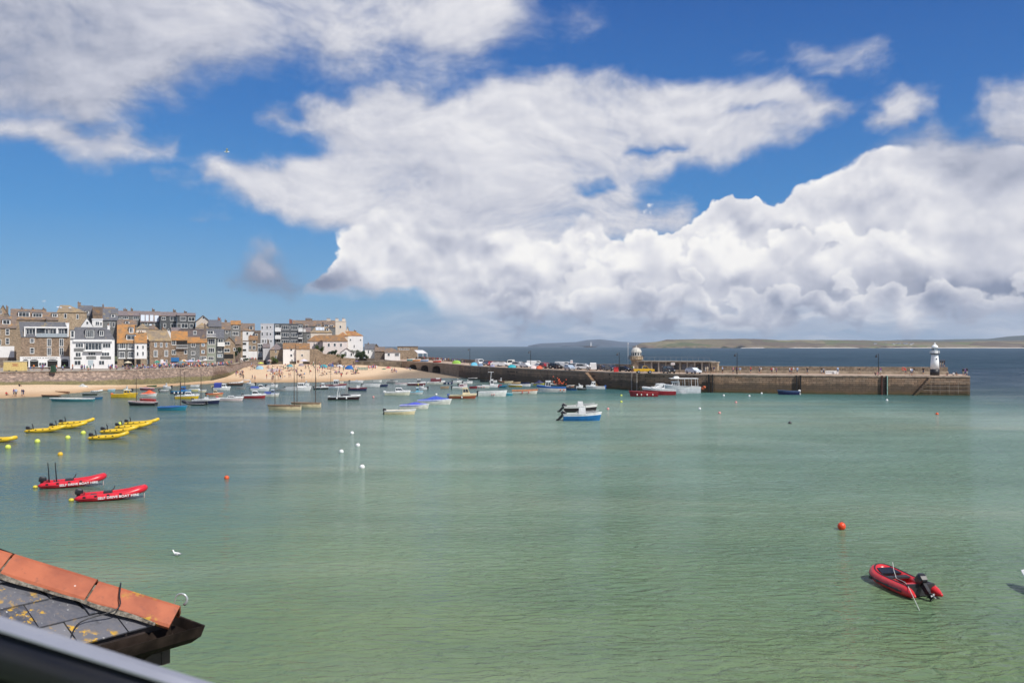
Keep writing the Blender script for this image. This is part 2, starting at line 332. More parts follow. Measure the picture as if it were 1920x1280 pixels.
# ---------------------------------------------------------------- mesh building
class MB:
    def __init__(s): s.v = []; s.f = []; s.m = []
    def face(s, pts, mi=0):
        k = len(s.v); s.v += [tuple(p) for p in pts]; s.f.append(tuple(range(k, k + len(pts)))); s.m.append(mi)
    def box(s, x0, x1, y0, y1, z0, z1, mi=0, tx=0, ty=0, bot=True):
        """tx, ty draw the top in"""
        k = len(s.v)
        s.v += [(x0, y0, z0), (x1, y0, z0), (x1, y1, z0), (x0, y1, z0), (x0 + tx, y0 + ty, z1), (x1 - tx, y0 + ty, z1), (x1 - tx, y1 - ty, z1), (x0 + tx, y1 - ty, z1)]
        fs = [(0, 1, 5, 4), (1, 2, 6, 5), (2, 3, 7, 6), (3, 0, 4, 7), (4, 5, 6, 7)] + ([(3, 2, 1, 0)] if bot else [])
        s.f += [tuple(k + i for i in q) for q in fs]; s.m += [mi] * len(fs)
    def loft(s, rings, mi=0, closed=True, cap=True):
        n = len(rings[0]); k = len(s.v)
        for r in rings: s.v += [tuple(p) for p in r]
        for i in range(len(rings) - 1):
            for j in range(n if closed else n - 1):
                a, b = k + i * n + j, k + i * n + (j + 1) % n
                s.f.append((a, b, b + n, a + n)); s.m.append(mi)
        if cap and closed:
            s.f.append(tuple(k + j for j in reversed(range(n)))); s.m.append(mi)
            s.f.append(tuple(k + (len(rings) - 1) * n + j for j in range(n))); s.m.append(mi)
    def tube(s, pts, r, n=8, mi=0, cap=True):
        pts = [Vector(p) for p in pts]; rs = r if isinstance(r, (list, tuple)) else [r] * len(pts); rings = []; up = None
        for i, p in enumerate(pts):
            d = (pts[min(i + 1, len(pts) - 1)] - pts[max(i - 1, 0)]).normalized()
            if up is None: up = Vector((0, 0, 1)) if abs(d.z) < .9 else Vector((1, 0, 0))
            a = d.cross(up).normalized(); b = a.cross(d).normalized(); up = b
            rings.append([p + (a * math.cos(t) + b * math.sin(t)) * rs[i] for t in [2 * math.pi * j / n for j in range(n)]])
        s.loft(rings, mi, True, cap)
    def lathe(s, prof, n=16, mi=0, c=(0, 0)):
        rings = [[(c[0] + r * math.cos(2 * math.pi * j / n), c[1] + r * math.sin(2 * math.pi * j / n), z) for j in range(n)] for r, z in prof]
        s.loft(rings, mi)
    def sphere(s, c, r, n=10, mi=0, sz=1.0):
        s.lathe([(max(.001, r * math.sin(math.pi * i / 8)), c[2] - r * sz * math.cos(math.pi * i / 8)) for i in range(9)], n, mi, (c[0], c[1]))
    def prism(s, prof, y0, y1, mi=0, axis='y', taper=0):
        """closed x-z outline pushed along y"""
        if axis == 'y': A = [(x, y0, z) for x, z in prof]; B = [(x, y1, z) for x, z in prof]
        else: A = [(y0, x, z) for x, z in prof]; B = [(y1, x, z) for x, z in prof]
        s.loft([A, B], mi)
    def mesh(s, name, mats, smooth=False):
        me = bpy.data.meshes.new(name); me.from_pydata(s.v, [], s.f); me.update()
        for m in mats: me.materials.append(m)
        me.polygons.foreach_set('material_index', s.m)
        if smooth: me.polygons.foreach_set('use_smooth', [True] * len(s.f))
        return me
    def build(s, name, mats, parent=None, loc=(0, 0, 0), rz=0, smooth=False):
        if not isinstance(mats, (list, tuple)): mats = [mats]
        return put(name, s.mesh(name, mats, smooth), parent, loc, rz)
def put(name, me, parent=None, loc=(0, 0, 0), rz=0):
    o = bpy.data.objects.new(name, me); COL.objects.link(o); o.location = loc; o.rotation_euler = (0, 0, rz)
    if parent: o.parent = parent
    return o
ALL = []
def tag(o, label=None, cat=None, group=None, kind=None, lab2=None):
    if label: o['label'] = label; ALL.append(o)
    if cat: o['category'] = cat
    if group: o['group'] = group
    if kind: o['kind'] = kind
    return o
def thing(name, label, cat, loc=(0, 0, 0), rz=0, group=None):
    o = bpy.data.objects.new(name, None); COL.objects.link(o); o.location = loc; o.rotation_euler = (0, 0, rz); o.empty_display_size = .3
    return tag(o, label, cat, group)
def struct(o): o['kind'] = 'structure'; return o
def kids(o): return [c for c in COL.objects if c.parent == o]
def dup(root, tree, loc, rz, label):
    """a copy of a thing with its parts; tree = [(part, [sub-parts])]"""
    r = root.copy(); COL.objects.link(r); r.location = loc; r.rotation_euler = (0, 0, rz); r['label'] = label; ALL.append(r)
    for p, subs in tree:
        c = p.copy(); COL.objects.link(c); c.parent = r
        for q in subs: e = q.copy(); COL.objects.link(e); e.parent = c
    return r
def tree_of(o): return [(p, [q for q in COL.objects if q.parent == p]) for p in COL.objects if p.parent == o]
def text_mesh(body, size, name='lettering', depth=.004):
    cu = bpy.data.curves.new(name, 'FONT'); cu.body = body; cu.size = size; cu.extrude = depth; cu.align_x = 'CENTER'; cu.align_y = 'CENTER'; cu.offset = size * .02
    o = bpy.data.objects.new(name, cu); COL.objects.link(o); dg = bpy.context.evaluated_depsgraph_get()
    me = bpy.data.meshes.new_from_object(o.evaluated_get(dg)); bpy.data.objects.remove(o); return me

# ---------------------------------------------------------------- the water
def water_fn(nt, b):
    p = geo(nt); sp = nt.n('ShaderNodeSeparateXYZ'); nt.l.new(p, sp.inputs[0]); X, Y = sp.outputs[0], sp.outputs[1]
    big = nt.noise(nt.vm('MULTIPLY', p, (1, .8, 1)), .018, 4, .55, .4); mid = nt.noise(nt.vm('MULTIPLY', p, (.5, 1.4, 1)), .09, 4, .6)
    yy = nt.m('ADD', Y, nt.m('MULTIPLY', nt.m('SUBTRACT', big, .5), 60))
    c = nt.ramp(nt.m('DIVIDE', yy, 260), [(.08, (.125, .185, .075)), (.17, (.14, .22, .12)), (.32, (.165, .27, .20)), (.50, (.255, .36, .28)), (.62, (.195, .33, .28)), (.72, (.10, .23, .205)), (.80, (.05, .15, .15)), (1, (.035, .09, .10))])
    # darker slate on the left paints in reflected sky, deeper again to the far right
    lf = nt.m('MULTIPLY', nt.mr(nt.m('ADD', X, nt.m('MULTIPLY', nt.m('SUBTRACT', big, .5), 30)), -6, -36), nt.mr(Y, 30, 70))
    c = nt.mix(nt.m('MULTIPLY', lf, .8), c, (.06, .105, .10))
    rt = nt.m('MULTIPLY', nt.mr(nt.m('ADD', X, nt.m('MULTIPLY', nt.m('SUBTRACT', big, .5), 60)), 55, 120), nt.mr(Y, 90, 190))
    c = nt.mix(rt, c, (.025, .07, .09))
    c = nt.mix(nt.mr(mid, .35, .7, 0, .38), c, (.07, .13, .085))
    pt = nt.noise(nt.vm('MULTIPLY', p, (.25, 1, 1)), .05, 4, .6, .5); c = nt.mix(nt.mr(pt, .5, .68, 0, .45), c, (.30, .35, .24))
    # open sea outside the pier
    open_ = nt.mr(nt.m('ADD', Y, nt.m('MULTIPLY', X, .02)), 212, 235)
    shore = nt.mr(X, -5, 40)
    sea = nt.mix(nt.mr(nt.noise(nt.vm('MULTIPLY', p, (.3, 1, 1)), .006, 3, .6), .4, .65), (.012, .046, .074), (.018, .062, .09))
    c = nt.mix(nt.m('MULTIPLY', open_, nt.m('MAXIMUM', shore, nt.mr(Y, 395, 420))), c, sea)
    far = nt.m('MAXIMUM', nt.mr(Y, 200, 420), 0.0)
    hw = nt.noise(nt.vm('ADD', nt.vm('MULTIPLY', p, (.6, 1.5, 1)), nt.vm('SCALE', nt.noise(p, .3, 2, out=1), sc=1.2)), 1.7, 4, .55, .5)
    hw2 = nt.noise(nt.vm('MULTIPLY', p, (.35, 1.0, 1)), .16, 4, .6)
    calm = nt.mr(X, 10, -35, 1, .25)
    rip = nt.mr(nt.noise(p, .03, 3, .6, .5), .35, .6, .55, 1.25)
    h = nt.m('ADD', nt.m('MULTIPLY', hw, nt.m('MULTIPLY', nt.m('MULTIPLY', calm, rip), nt.mr(Y, 20, 220, .36, .65))), nt.m('MULTIPLY', hw2, nt.m('ADD', nt.mr(Y, 190, 420, .12, 2.6), 0.0)))
    n = nt.n('ShaderNodeBump'); n.inputs['Strength'].default_value = 1; n.inputs['Distance'].default_value = .5; nt.l.new(h, n.inputs['Height'])
    hd_ = nt.m('MULTIPLY_ADD', hw, nt.mr(Y, 60, 260, .08, .5), h); n2_ = nt.n('ShaderNodeBump'); n2_.inputs['Distance'].default_value = .8; nt.l.new(nt.m('ADD', hd_, nt.m('MULTIPLY', mid, .5)), n2_.inputs['Height'])
    fr = nt.n('ShaderNodeFresnel'); fr.inputs['IOR'].default_value = 1.33; nt.l.new(n.outputs[0], fr.inputs['Normal'])
    lim = nt.mr(Y, 100, 600, .55, .22)
    fac = nt.m('MINIMUM', nt.m('MULTIPLY', fr.outputs[0], nt.mr(Y, 120, 500, .85, .42)), lim)
    df = nt.n('ShaderNodeBsdfDiffuse'); nt.l.new(c, df.inputs['Color']); nt.l.new(n2_.outputs[0], df.inputs['Normal'])
    gl = nt.n('ShaderNodeBsdfGlossy'); gl.inputs['Roughness'].default_value = .12; nt.l.new(n.outputs[0], gl.inputs['Normal']); nt.put(gl.inputs['Roughness'], nt.mr(Y, 60, 500, .08, .35))
    mx = nt.n('ShaderNodeMixShader'); nt.l.new(fac, mx.inputs[0]); nt.l.new(df.outputs[0], mx.inputs[1]); nt.l.new(gl.outputs[0], mx.inputs[2])
    nt.l.new(mx.outputs[0], nt.t.nodes['Material Output'].inputs['Surface'])
mb = MB(); mb.face([(-11000, -200, 0), (11000, -200, 0), (11000, 11000, 0), (-11000, 11000, 0)])
struct(mb.build('water', mat('water', water_fn)))

# ---------------------------------------------------------------- haze
def haze_fn(nt, b):
    nt.t.nodes.remove(b); v = nt.n('ShaderNodeVolumePrincipled'); v.inputs['Color'].default_value = (.74, .86, 1.0, 1); v.inputs['Density'].default_value = 5.5e-5; v.inputs['Anisotropy'].default_value = 0.2
    nt.l.new(v.outputs[0], nt.t.nodes['Material Output'].inputs['Volume'])
mb = MB(); mb.box(-11200, 11200, -260, 11200, -4, 190)
hz = mb.build('haze', mat('haze', haze_fn)); hz['kind'] = 'stuff'; hz['label'] = 'thin pale sea haze over the whole bay'; hz['category'] = 'haze'

# ---------------------------------------------------------------- sand, road, hillside
def sand_fn(nt, b):
    p = geo(nt); sp = nt.n('ShaderNodeSeparateXYZ'); nt.l.new(p, sp.inputs[0]); Z = sp.outputs[2]
    n1 = nt.noise(p, .25, 5, .65); n2 = nt.noise(p, 2.5, 4, .7)
    zz = nt.m('ADD', Z, nt.m('MULTIPLY', nt.m('SUBTRACT', n1, .5), .5))
    dry = nt.mix(nt.mr(n2, .3, .7), (.56, .40, .25), (.72, .54, .36))
    c = nt.mix(nt.mr(zz, .15, .9), (.46, .30, .17), dry)
    # grey wet rock and weed bank below the arches
    X = sp.outputs[0]
    c = nt.mix(nt.m('MULTIPLY', nt.mr(X, -52, -38), nt.mr(zz, 1.5, .6)), c, nt.mix(nt.mr(n2, .4, .6), (.17, .13, .09), (.27, .21, .15)))
    c = nt.mix(nt.m('MULTIPLY', nt.mr(X, -46, -66), nt.mr(zz, .2, .0)), c, (.2, .16, .1))
    S(nt, b, col=c, rough=.9, spec=.2, normal=bump(nt, n2, .5, .05))
SAND = mat('sand', sand_fn)
cols = [(-90, 750, 722, 1.3), (0, 747, 722, 1.3), (40, 746, 722, 1.3), (90, 743, 722, 1.3), (130, 738, 722, 1.2), (190, 732, 722, .9), (250, 729, 721.5, .6), (300, 726.5, 720.5, .38), (340, 722.5, 718, .42), (400, 719, 713, .64), (425, 718, 707, .7),
        (440, 717, 699, 1.3), (460, 718, 688, 2.2), (520, 717.5, 684, 3.0), (600, 716.5, 682, 3.0), (680, 712.5, 679, 3.2), (720, 710.5, 686, 2.0), (770, 709, 692.5, 1.2), (800, 708.6, 697, .5), (830, 708.3, 698.3, .35), (880, 708.8, 703, .2), (905, 710.5, 707.5, .1), (925, 713, 712, -.1)]
fine = []
for (a, b_) in zip(cols, cols[1:]):
    for k in range(4):
        t = k / 4; fine.append(tuple(a[i] * (1 - t) + b_[i] * t for i in range(4)))
fine.append(cols[-1])
mb = MB(); rings = []
for i, (px, wl, bk, zb) in enumerate(fine):
    a = W(px, wl, 0); b_ = W(px, bk, zb); r = []
    wob = .35 * math.sin(i * .9) + .25 * math.sin(i * 2.3)
    for k, t in enumerate([-.9, -.4, -.15, 0, .15, .3, .5, .7, .85, 1, 1.15]):
        p = a.lerp(b_, t); z = -1.2 + (t + .9) / .9 * 1.2 if t < 0 else zb * (t ** .8 if t <= 1 else 1)
        if t < 0: p = a + (b_ - a).normalized() * t * 16
        r.append((p.x, p.y + wob * (1 - abs(t)), z))
    rings.append(r)
mb.loft(rings, 0, False); mb.f = [tuple(reversed(q)) for q in mb.f]
struct(mb.build('beach_sand', SAND, smooth=True))

def road_fn(nt, b):
    p = geo(nt); n = nt.noise(p, .8, 5, .6); S(nt, b, col=nt.mix(nt.mr(n, .3, .7), (.24, .21, .18), (.36, .31, .26)), rough=.9)
ROAD = mat('road', road_fn)
wall_top = [(-160, 701), (0, 700), (120, 699), (230, 697), (280, 695), (340, 693), (400, 690.8), (420, 688), (440, 684), (455, 680), (470, 678), (500, 677)]
def seaw_fn(nt, b):
    p = geo(nt); sp = nt.n('ShaderNodeSeparateXYZ'); nt.l.new(p, sp.inputs[0]); Z = nt.m('ADD', sp.outputs[2], nt.m('MULTIPLY', nt.m('SUBTRACT', nt.noise(p, .35, 4, .6), .5), 1.3))
    v = nt.vor(nt.vm('MULTIPLY', p, (1, 1, 1.6)), .9, 1); n = nt.noise(p, 1.4, 6, .7)
    c = nt.mix(nt.mr(n, .3, .7), (.20, .145, .11), (.50, .37, .29)); c = nt.mix(nt.mr(v, .5, .9, 0, .6), c, (.13, .10, .085))
    c = nt.mix(nt.mr(Z, 2.3, 1.75, 0, .9), c, nt.mix(nt.mr(n, .35, .65), (.13, .125, .03), (.22, .20, .05)))
    c = nt.mix(nt.mr(Z, 3.2, 2.3, 0, .35), c, (.16, .12, .11))
    S(nt, b, col=c, rough=.95, normal=bump(nt, v, .8, .15))
SEAW = mat('seawall', seaw_fn)
def arc_pts(pts, z): return [W(px, py, z) for px, py in pts]
tp = arc_pts(wall_top, 4.1)
mb = MB(); rr = []
for i, p in enumerate(tp):
    h = Vector((p.x, p.y, 0)).normalized(); n_ = Vector((-.35, -.94, 0)) if i > 6 else Vector((-.05, -1, 0))
    if i > 7: n_ = Vector((.85, -.5, 0))
    bt = 3.2 if i < 7 else (2.0 if i == 7 else .8)
    q = p + n_ * bt
    rr.append([(q.x, q.y, -.4), (p.x, p.y, 4.0), (p.x, p.y, 4.45), (p.x - n_.x * .5, p.y - n_.y * .5, 4.45), (p.x - n_.x * .5, p.y - n_.y * .5, 3.2)])
mb.loft([list(r) for r in rr], 0, True)
sw = thing('sea_wall', 'long sloping rubble sea wall with green weed along its foot below the promenade', 'wall', (tp[0].x, tp[0].y, 0))
o = mb.build('wall_face', SEAW); o.parent = sw; o.matrix_parent_inverse = Matrix.Translation(-Vector(sw.location))
mb = MB(); rr = []
for i, p in enumerate(tp):
    n_ = Vector((.85, -.5, 0)) if i > 7 else Vector((-.1, -1, 0))
    q, q2 = p + n_ * .15, p - n_ * .75
    rr.append([(q.x, q.y, 4.452), (q.x, q.y, 4.62), (q2.x, q2.y, 4.62), (q2.x, q2.y, 4.452)])
mb.loft(rr); o = mb.build('coping', paint((.45, .39, .31), .9, .2, 1.0)); o.parent = sw; o.matrix_parent_inverse = Matrix.Translation(-Vector(sw.location))
# promenade road and the hill it climbs
mb = MB(); pr = [(p.x, p.y + .3, 4.12) for p in tp]
pts = pr + [(-95, 440, 4.12), (-340, 440, 4.12), (-340, 205, 4.12)]
mb.face(pts); struct(mb.build('road', ROAD))
mb = MB(); g = []
for j in range(9):
    y = 312 + j * 20; g.append([(x, y, 4.05 + min(1, (-130 - x) / 40) * max(0, (y - 312)) * .085) for x in range(-380, -129, 25)])
mb.loft(g, 0, False); struct(mb.build('hillside', paint((.12, .14, .07), .95, .3, .3)))
# low ground behind the pier head cottages
mb = MB(); q = [W(590, 683, 3.1), W(650, 680, 3.1), W(700, 680, 3.1), W(730, 678, 4.2)]
mb = MB(); mb.box(-105, -40, 372, 470, -1, 4.2); struct(mb.build('headland_ground', paint((.22, .18, .13), .95, .3, .3)))
# ---------------------------------------------------------------- far land
def land_fn(nt, b):
    p = geo(nt); sp = nt.n('ShaderNodeSeparateXYZ'); nt.l.new(p, sp.inputs[0])
    q = nt.vm('MULTIPLY', p, (1, .5, 5)); v = nt.vor(q, .0038, 0, out='Color'); sv = nt.n('ShaderNodeSeparateXYZ'); nt.l.new(v, sv.inputs[0])
    n = nt.noise(q, .006, 5, .65); n2 = nt.noise(q, .02, 4, .7)
    c = nt.ramp(sv.outputs[0], [(.1, (.10, .115, .05)), (.4, (.16, .175, .07)), (.65, (.25, .22, .12)), (.9, (.12, .09, .06))])
    c = nt.mix(nt.mr(n, .4, .62), c, (.13, .10, .07)); c = nt.mix(nt.mr(n2, .55, .75, 0, .6), c, (.30, .26, .17))
    c = nt.mix(nt.m('MULTIPLY', nt.mr(sp.outputs[2], 16, 4), nt.mr(n2, .4, .6)), c, (.20, .15, .11))
    S(nt, b, col=c, rough=.95, spec=.1)
LAND = mat('land', land_fn)
def hill(name, prof, d, depth, m, rough=2.0):
    mb = MB(); rings = []; rnd = random.Random(len(prof))
    pts = []
    for (a, b_) in zip(prof, prof[1:]):
        n = max(2, int((b_[0] - a[0]) / 8))
        for k in range(n): t = k / n; pts.append((a[0] + (b_[0] - a[0]) * t, a[1] + (b_[1] - a[1]) * t))
    pts.append(prof[-1])
    for px, py in pts:
        top = max(1.5, CH - (py - HZ) * (d + depth) / F + rnd.uniform(-1, 1) * rough * .4); r = []
        for k, (t, hz_) in enumerate([(0, -2), (.02, .16), (.2, .36), (.45, .62), (.75, .88), (1, 1), (1.5, .9), (2.2, -.1)]):
            y = d + depth * t + (rnd.uniform(-1, 1) * depth * .05); z = -2 if hz_ == -2 else top * hz_ + (rnd.uniform(-1, 1) * rough if 0 < t < 1 else 0)
            r.append(((px - CX) / F * y, y, z))
        rings.append(r)
    mb.loft(rings, 0, False); mb.f = [tuple(reversed(q)) for q in mb.f]
    return struct(mb.build(name, m, smooth=True))
hill('hills', [(990, 648), (1010, 644), (1045, 642.5), (1080, 641), (1100, 637.5), (1125, 636), (1145, 638), (1165, 640.5), (1210, 642.5), (1270, 643), (1290, 647)], 9200, 600, paint((.05, .07, .10), .95, .2, .002), 3)
hill('headland', [(1186, 650), (1195, 646), (1205, 642), (1228, 641), (1240, 639), (1250, 636.5), (1300, 635.8), (1390, 635), (1430, 635.6), (1460, 637.5), (1500, 637), (1620, 637.6), (1660, 639), (1760, 640), (1850, 639), (1930, 638.5), (2100, 637)], 3950, 500, LAND, 1.6)
hill('hills', [(1560, 642), (1640, 639), (1700, 636.6), (1760, 637), (1800, 635.5), (1850, 635.3), (1872, 633), (1890, 630.5), (1925, 628.5), (1990, 626), (2150, 632)], 7000, 700, paint((.06, .075, .05), .95, .3, .002), 3)
mb = MB()
for a, b_ in ((1388, 1434), (1478, 1612), (1648, 2100)):
    n = 12; r = []
    for k in range(n + 1):
        px = a + (b_ - a) * k / n; w = 1 if 0 < k < n else .2
        r.append([((px - CX) / F * y, y, z) for y, z in ((3895, -.3), (3905, 1.2 * w), (3950, 3.0 * w))])
    mb.loft(r, 0, False)
mb.f = [tuple(reversed(q)) for q in mb.f]; struct(mb.build('far_beach', paint((.6, .54, .45), .9, .1, .01)))
# houses of the far village
vm_ = MB(); rnd = random.Random(5)
isl = thing('rocky_island', 'dark rocky island on the horizon carrying a slender white lighthouse', 'island', (( 1106 - CX) / F * 5200, 5200, 0))
mb = MB(); rr = []
for i in range(15):
    x = -45 + i * 6.4; e = math.sin(math.pi * i / 14) ** .7; hgt = e * (13 if 3 < i < 10 else 8) * random.uniform(.7, 1.1) + .3
    rr.append([(x, -18 * e, -1), (x, -9 * e, hgt * .7), (x, 0, hgt), (x, 14 * e, hgt * .6), (x, 20 * e, -1)])
mb.loft(rr, 0, True); mb.build('rock', paint((.045, .04, .04), .95, .3, .1), isl)
lt = thing('island_lighthouse', 'slender white lighthouse standing on the dark rocky island on the horizon', 'lighthouse', (isl.location.x + 6, 5200, 9))
mb = MB(); mb.lathe([(4.0, 0), (3.2, 19), (3.8, 19.2), (3.8, 20)], 8); mb.build('tower', WPAINT, lt)
mb = MB(); mb.lathe([(2.2, 20), (2.2, 23), (.1, 25.5)], 8); mb.build('lantern', WPAINT, lt)
for i in range(14):
    px = rnd.uniform(1640, 1715); d = 4090 + rnd.uniform(0, 120); z = 9 + (d - 4000) * .05
    t = thing('far_house', 'tiny pale house on the far hillside village left of the white lighthouse', 'house', ((px - CX) / F * d, d, z), 0, 'pale houses of the village across the bay')
    mb = MB(); mb.box(-6, 6, -4, 4, -4, 5); mb.build('wall', WHITE, t); mb = MB(); mb.prism([(-4.5, 5), (4.5, 5), (0, 8.5)], -6.2, 6.2, axis='x'); mb.build('roof', R_SL, t)

# ---------------------------------------------------------------- the pier
ZQ = 4.3
inner = [(700, 382), (740, 376), (760, 370), (780, 358), (800, 346), (820, 334), (840, 319), (860, 303), (880, 288), (900, 277), (940, 264.5), (1000, 248), (1050, 236), (1100, 225.5), (1150, 217), (1200, 210), (1270, 204.5), (1340, 200.4), (1420, 197.5), (1500, 195), (1600, 192.6), (1700, 190.5), (1790, 188.9), (1819, 188.4)]
outer = [(715, 452), (740, 446), (758, 440), (775, 432), (795, 415), (815, 395), (835, 375), (858, 352), (880, 334), (900, 322), (938, 300), (996, 276), (1046, 261), (1095, 248), (1145, 238), (1195, 228), (1262, 219), (1330, 214.5), (1410, 211.5), (1490, 209), (1588, 206.8), (1686, 204.6), (1776, 202.8), (1803, 202)]
def XY(px, d): return Vector(((px - CX) / F * d, d, 0))
IN = [XY(*a) for a in inner]; OUT = [XY(*a) for a in outer]
def pier_fn(nt, b):
    p = geo(nt); sp = nt.n('ShaderNodeSeparateXYZ'); nt.l.new(p, sp.inputs[0])
    cb = nt.n('ShaderNodeCombineXYZ'); nt.put(cb.inputs[0], nt.m('ADD', sp.outputs[0], nt.m('MULTIPLY', sp.outputs[1], .6))); nt.put(cb.inputs[1], sp.outputs[2])
    br = nt.n('ShaderNodeTexBrick'); nt.l.new(nt.vm('ADD', cb.outputs[0], nt.vm('SCALE', nt.noise(p, .8, 2, out=1), sc=.3)), br.inputs['Vector']); br.inputs['Scale'].default_value = 1
    br.inputs['Color1'].default_value = (.17, .115, .075, 1); br.inputs['Color2'].default_value = (.27, .19, .13, 1); br.inputs['Mortar'].default_value = (.07, .05, .035, 1)
    br.inputs['Mortar Size'].default_value = .04; br.inputs['Brick Width'].default_value = 1.2; br.inputs['Row Height'].default_value = .5
    n = nt.noise(p, .5, 5, .65); n3 = nt.noise(nt.vm('MULTIPLY', p, (1, 1, .12)), .9, 4, .7); Z = nt.m('ADD', sp.outputs[2], nt.m('MULTIPLY', nt.m('SUBTRACT', n, .5), 1.6))
    c = nt.mix(nt.mr(n, .3, .7), br.outputs[0], nt.mix(1, br.outputs[0], (1.5, 1.35, 1.2), 'MULTIPLY'))
    c = nt.mix(nt.mr(n3, .5, .75, 0, .7), c, (.075, .05, .036))
    c = nt.mix(nt.mr(Z, 2.6, 1.9, 0, .75), c, (.065, .045, .028)); c = nt.mix(nt.mr(Z, 1.1, .4, 0, .8), c, (.12, .075, .03)); c = nt.mix(nt.mr(Z, .5, .0, 0, .8), c, (.05, .055, .02))
    S(nt, b, col=c, rough=.85, normal=bump(nt, br.outputs['Fac'], -.4, .08))
PIER = mat('pierstone', pier_fn)
def deck_fn(nt, b):
    p = geo(nt); n = nt.noise(p, .6, 5, .65); S(nt, b, col=nt.mix(nt.mr(n, .3, .7), (.33, .24, .17), (.48, .36, .27)), rough=.9)
DECK = mat('deck', deck_fn)
pier = thing('stone_pier', 'long granite harbour pier curving out from the beach to the white lighthouse', 'pier', (IN[0].x, IN[0].y, 0))
def on(o, par): o.parent = par; o.matrix_parent_inverse = Matrix.Translation(-Vector(par.location)); return o
A0 = 7                                                                 # arches up to this node
def face_in(a, b_, z0, z1, mb): mb.face([(a.x, a.y, z0), (b_.x, b_.y, z0), (b_.x, b_.y, z1), (a.x, a.y, z1)])
mb = MB()
for i in list(range(A0, len(IN) - 1)): face_in(IN[i], IN[i + 1], -2, ZQ - .3, mb)
e1, e2 = IN[-1], OUT[-1]; face_in(e1, e2, -2, ZQ - .3, mb)
for i in range(len(OUT) - 1): face_in(OUT[i + 1], OUT[i], -2, ZQ, mb)
on(mb.build('quay_wall', PIER), pier)
# arched part: three openings between node 2 and node A0
def path_at(s):                                                        # s in node units
    i = min(int(s), len(IN) - 2); return IN[i].lerp(IN[i + 1], s - i)
def s_of(px): 
    for i in range(len(inner) - 1):
        if inner[i][0] <= px <= inner[i + 1][0]: return i + (px - inner[i][0]) / (inner[i + 1][0] - inner[i][0])
arch = [(767.5, 781), (789.5, 803), (811, 826)]
mb = MB(); mi = MB(); cur = 0.0; N = 12; inn = Vector((.88, .47, 0)).normalized() * 6
def col_(s0, s1, za, zb): 
    a, b_ = path_at(s0), path_at(s1); mb.face([(a.x, a.y, za), (b_.x, b_.y, zb), (b_.x, b_.y, ZQ - .3), (a.x, a.y, ZQ - .3)])
for a0, a1 in arch:
    s0, s1 = s_of(a0), s_of(a1); n = max(1, int((s0 - cur) * 3) + 1)
    for k in range(n): col_(cur + (s0 - cur) * k / n, cur + (s1 * 0 + (s0 - cur)) * (k + 1) / n, -2, -2)
    prev = None
    for k in range(N):
        t0, t1 = k / N, (k + 1) / N; f = lambda t: 1.9 + 1.25 * math.sqrt(max(0, 1 - (2 * t - 1) ** 2))
        u0, u1 = s0 + (s1 - s0) * t0, s0 + (s1 - s0) * t1
        col_(u0, u1, f(t0), f(t1)); p, q = path_at(u0), path_at(u1)
        mi.face([(p.x, p.y, f(t0)), (p.x + inn.x, p.y + inn.y, f(t0)), (q.x + inn.x, q.y + inn.y, f(t1)), (q.x, q.y, f(t1))])
    for u in (s0, s1): p = path_at(u); mi.face([(p.x, p.y, -1), (p.x + inn.x, p.y + inn.y, -1), (p.x + inn.x, p.y + inn.y, 1.9), (p.x, p.y, 1.9)])
    p, q = path_at(s0) + inn, path_at(s1) + inn; mi.face([(p.x, p.y, -1), (q.x, q.y, -1), (q.x, q.y, 3.3), (p.x, p.y, 3.3)])
    cur = s1
n = 6
for k in range(n): col_(cur + (A0 - cur) * k / n, cur + (A0 - cur) * (k + 1) / n, -2, -2)
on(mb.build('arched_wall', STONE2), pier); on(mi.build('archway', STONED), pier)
mb = MB(); mb.loft([[(a.x, a.y, ZQ - .02), (b_.x, b_.y, ZQ - .02)] for a, b_ in zip(IN, OUT)], 0, False); mb.f = [tuple(reversed(q)) for q in mb.f]
on(mb.build('deck', DECK), pier)
mb = MB(); rr = []
for i, a in enumerate(IN):
    n_ = (OUT[i] - a).normalized(); q, q2 = a - n_ * .12, a + n_ * .8
    rr.append([(q.x, q.y, ZQ - .3), (q.x, q.y, ZQ + .02), (q2.x, q2.y, ZQ + .02), (q2.x, q2.y, ZQ - .3)])
mb.loft(rr); on(mb.build('coping', paint((.42, .32, .24), .9, .2, .8)), pier)
PAR = masonry((.17, .125, .085), (.25, .19, .13), .8)
mb = MB(); rr = []; r2 = []
for i in range(2, len(OUT) - 1):
    p = OUT[i]; n_ = (IN[i] - p).normalized(); h = 5.6 if i < 14 else 5.95
    q = p + n_ * 1.4; rr.append([(p.x, p.y, ZQ - .5), (p.x, p.y, h), (q.x, q.y, h), (q.x, q.y, ZQ - .5)])
    if i > 14: q3 = p + n_ * 3.2; r2.append([(q.x, q.y, ZQ - .03), (q.x, q.y, ZQ + .6), (q3.x, q3.y, ZQ + .6), (q3.x, q3.y, ZQ - .03)])
mb.loft(rr); on(mb.build('parapet', PAR), pier)
mb = MB(); mb.loft(r2); on(mb.build('parapet_ledge', paint((.36, .29, .21), .9, .2, .8)), pier)
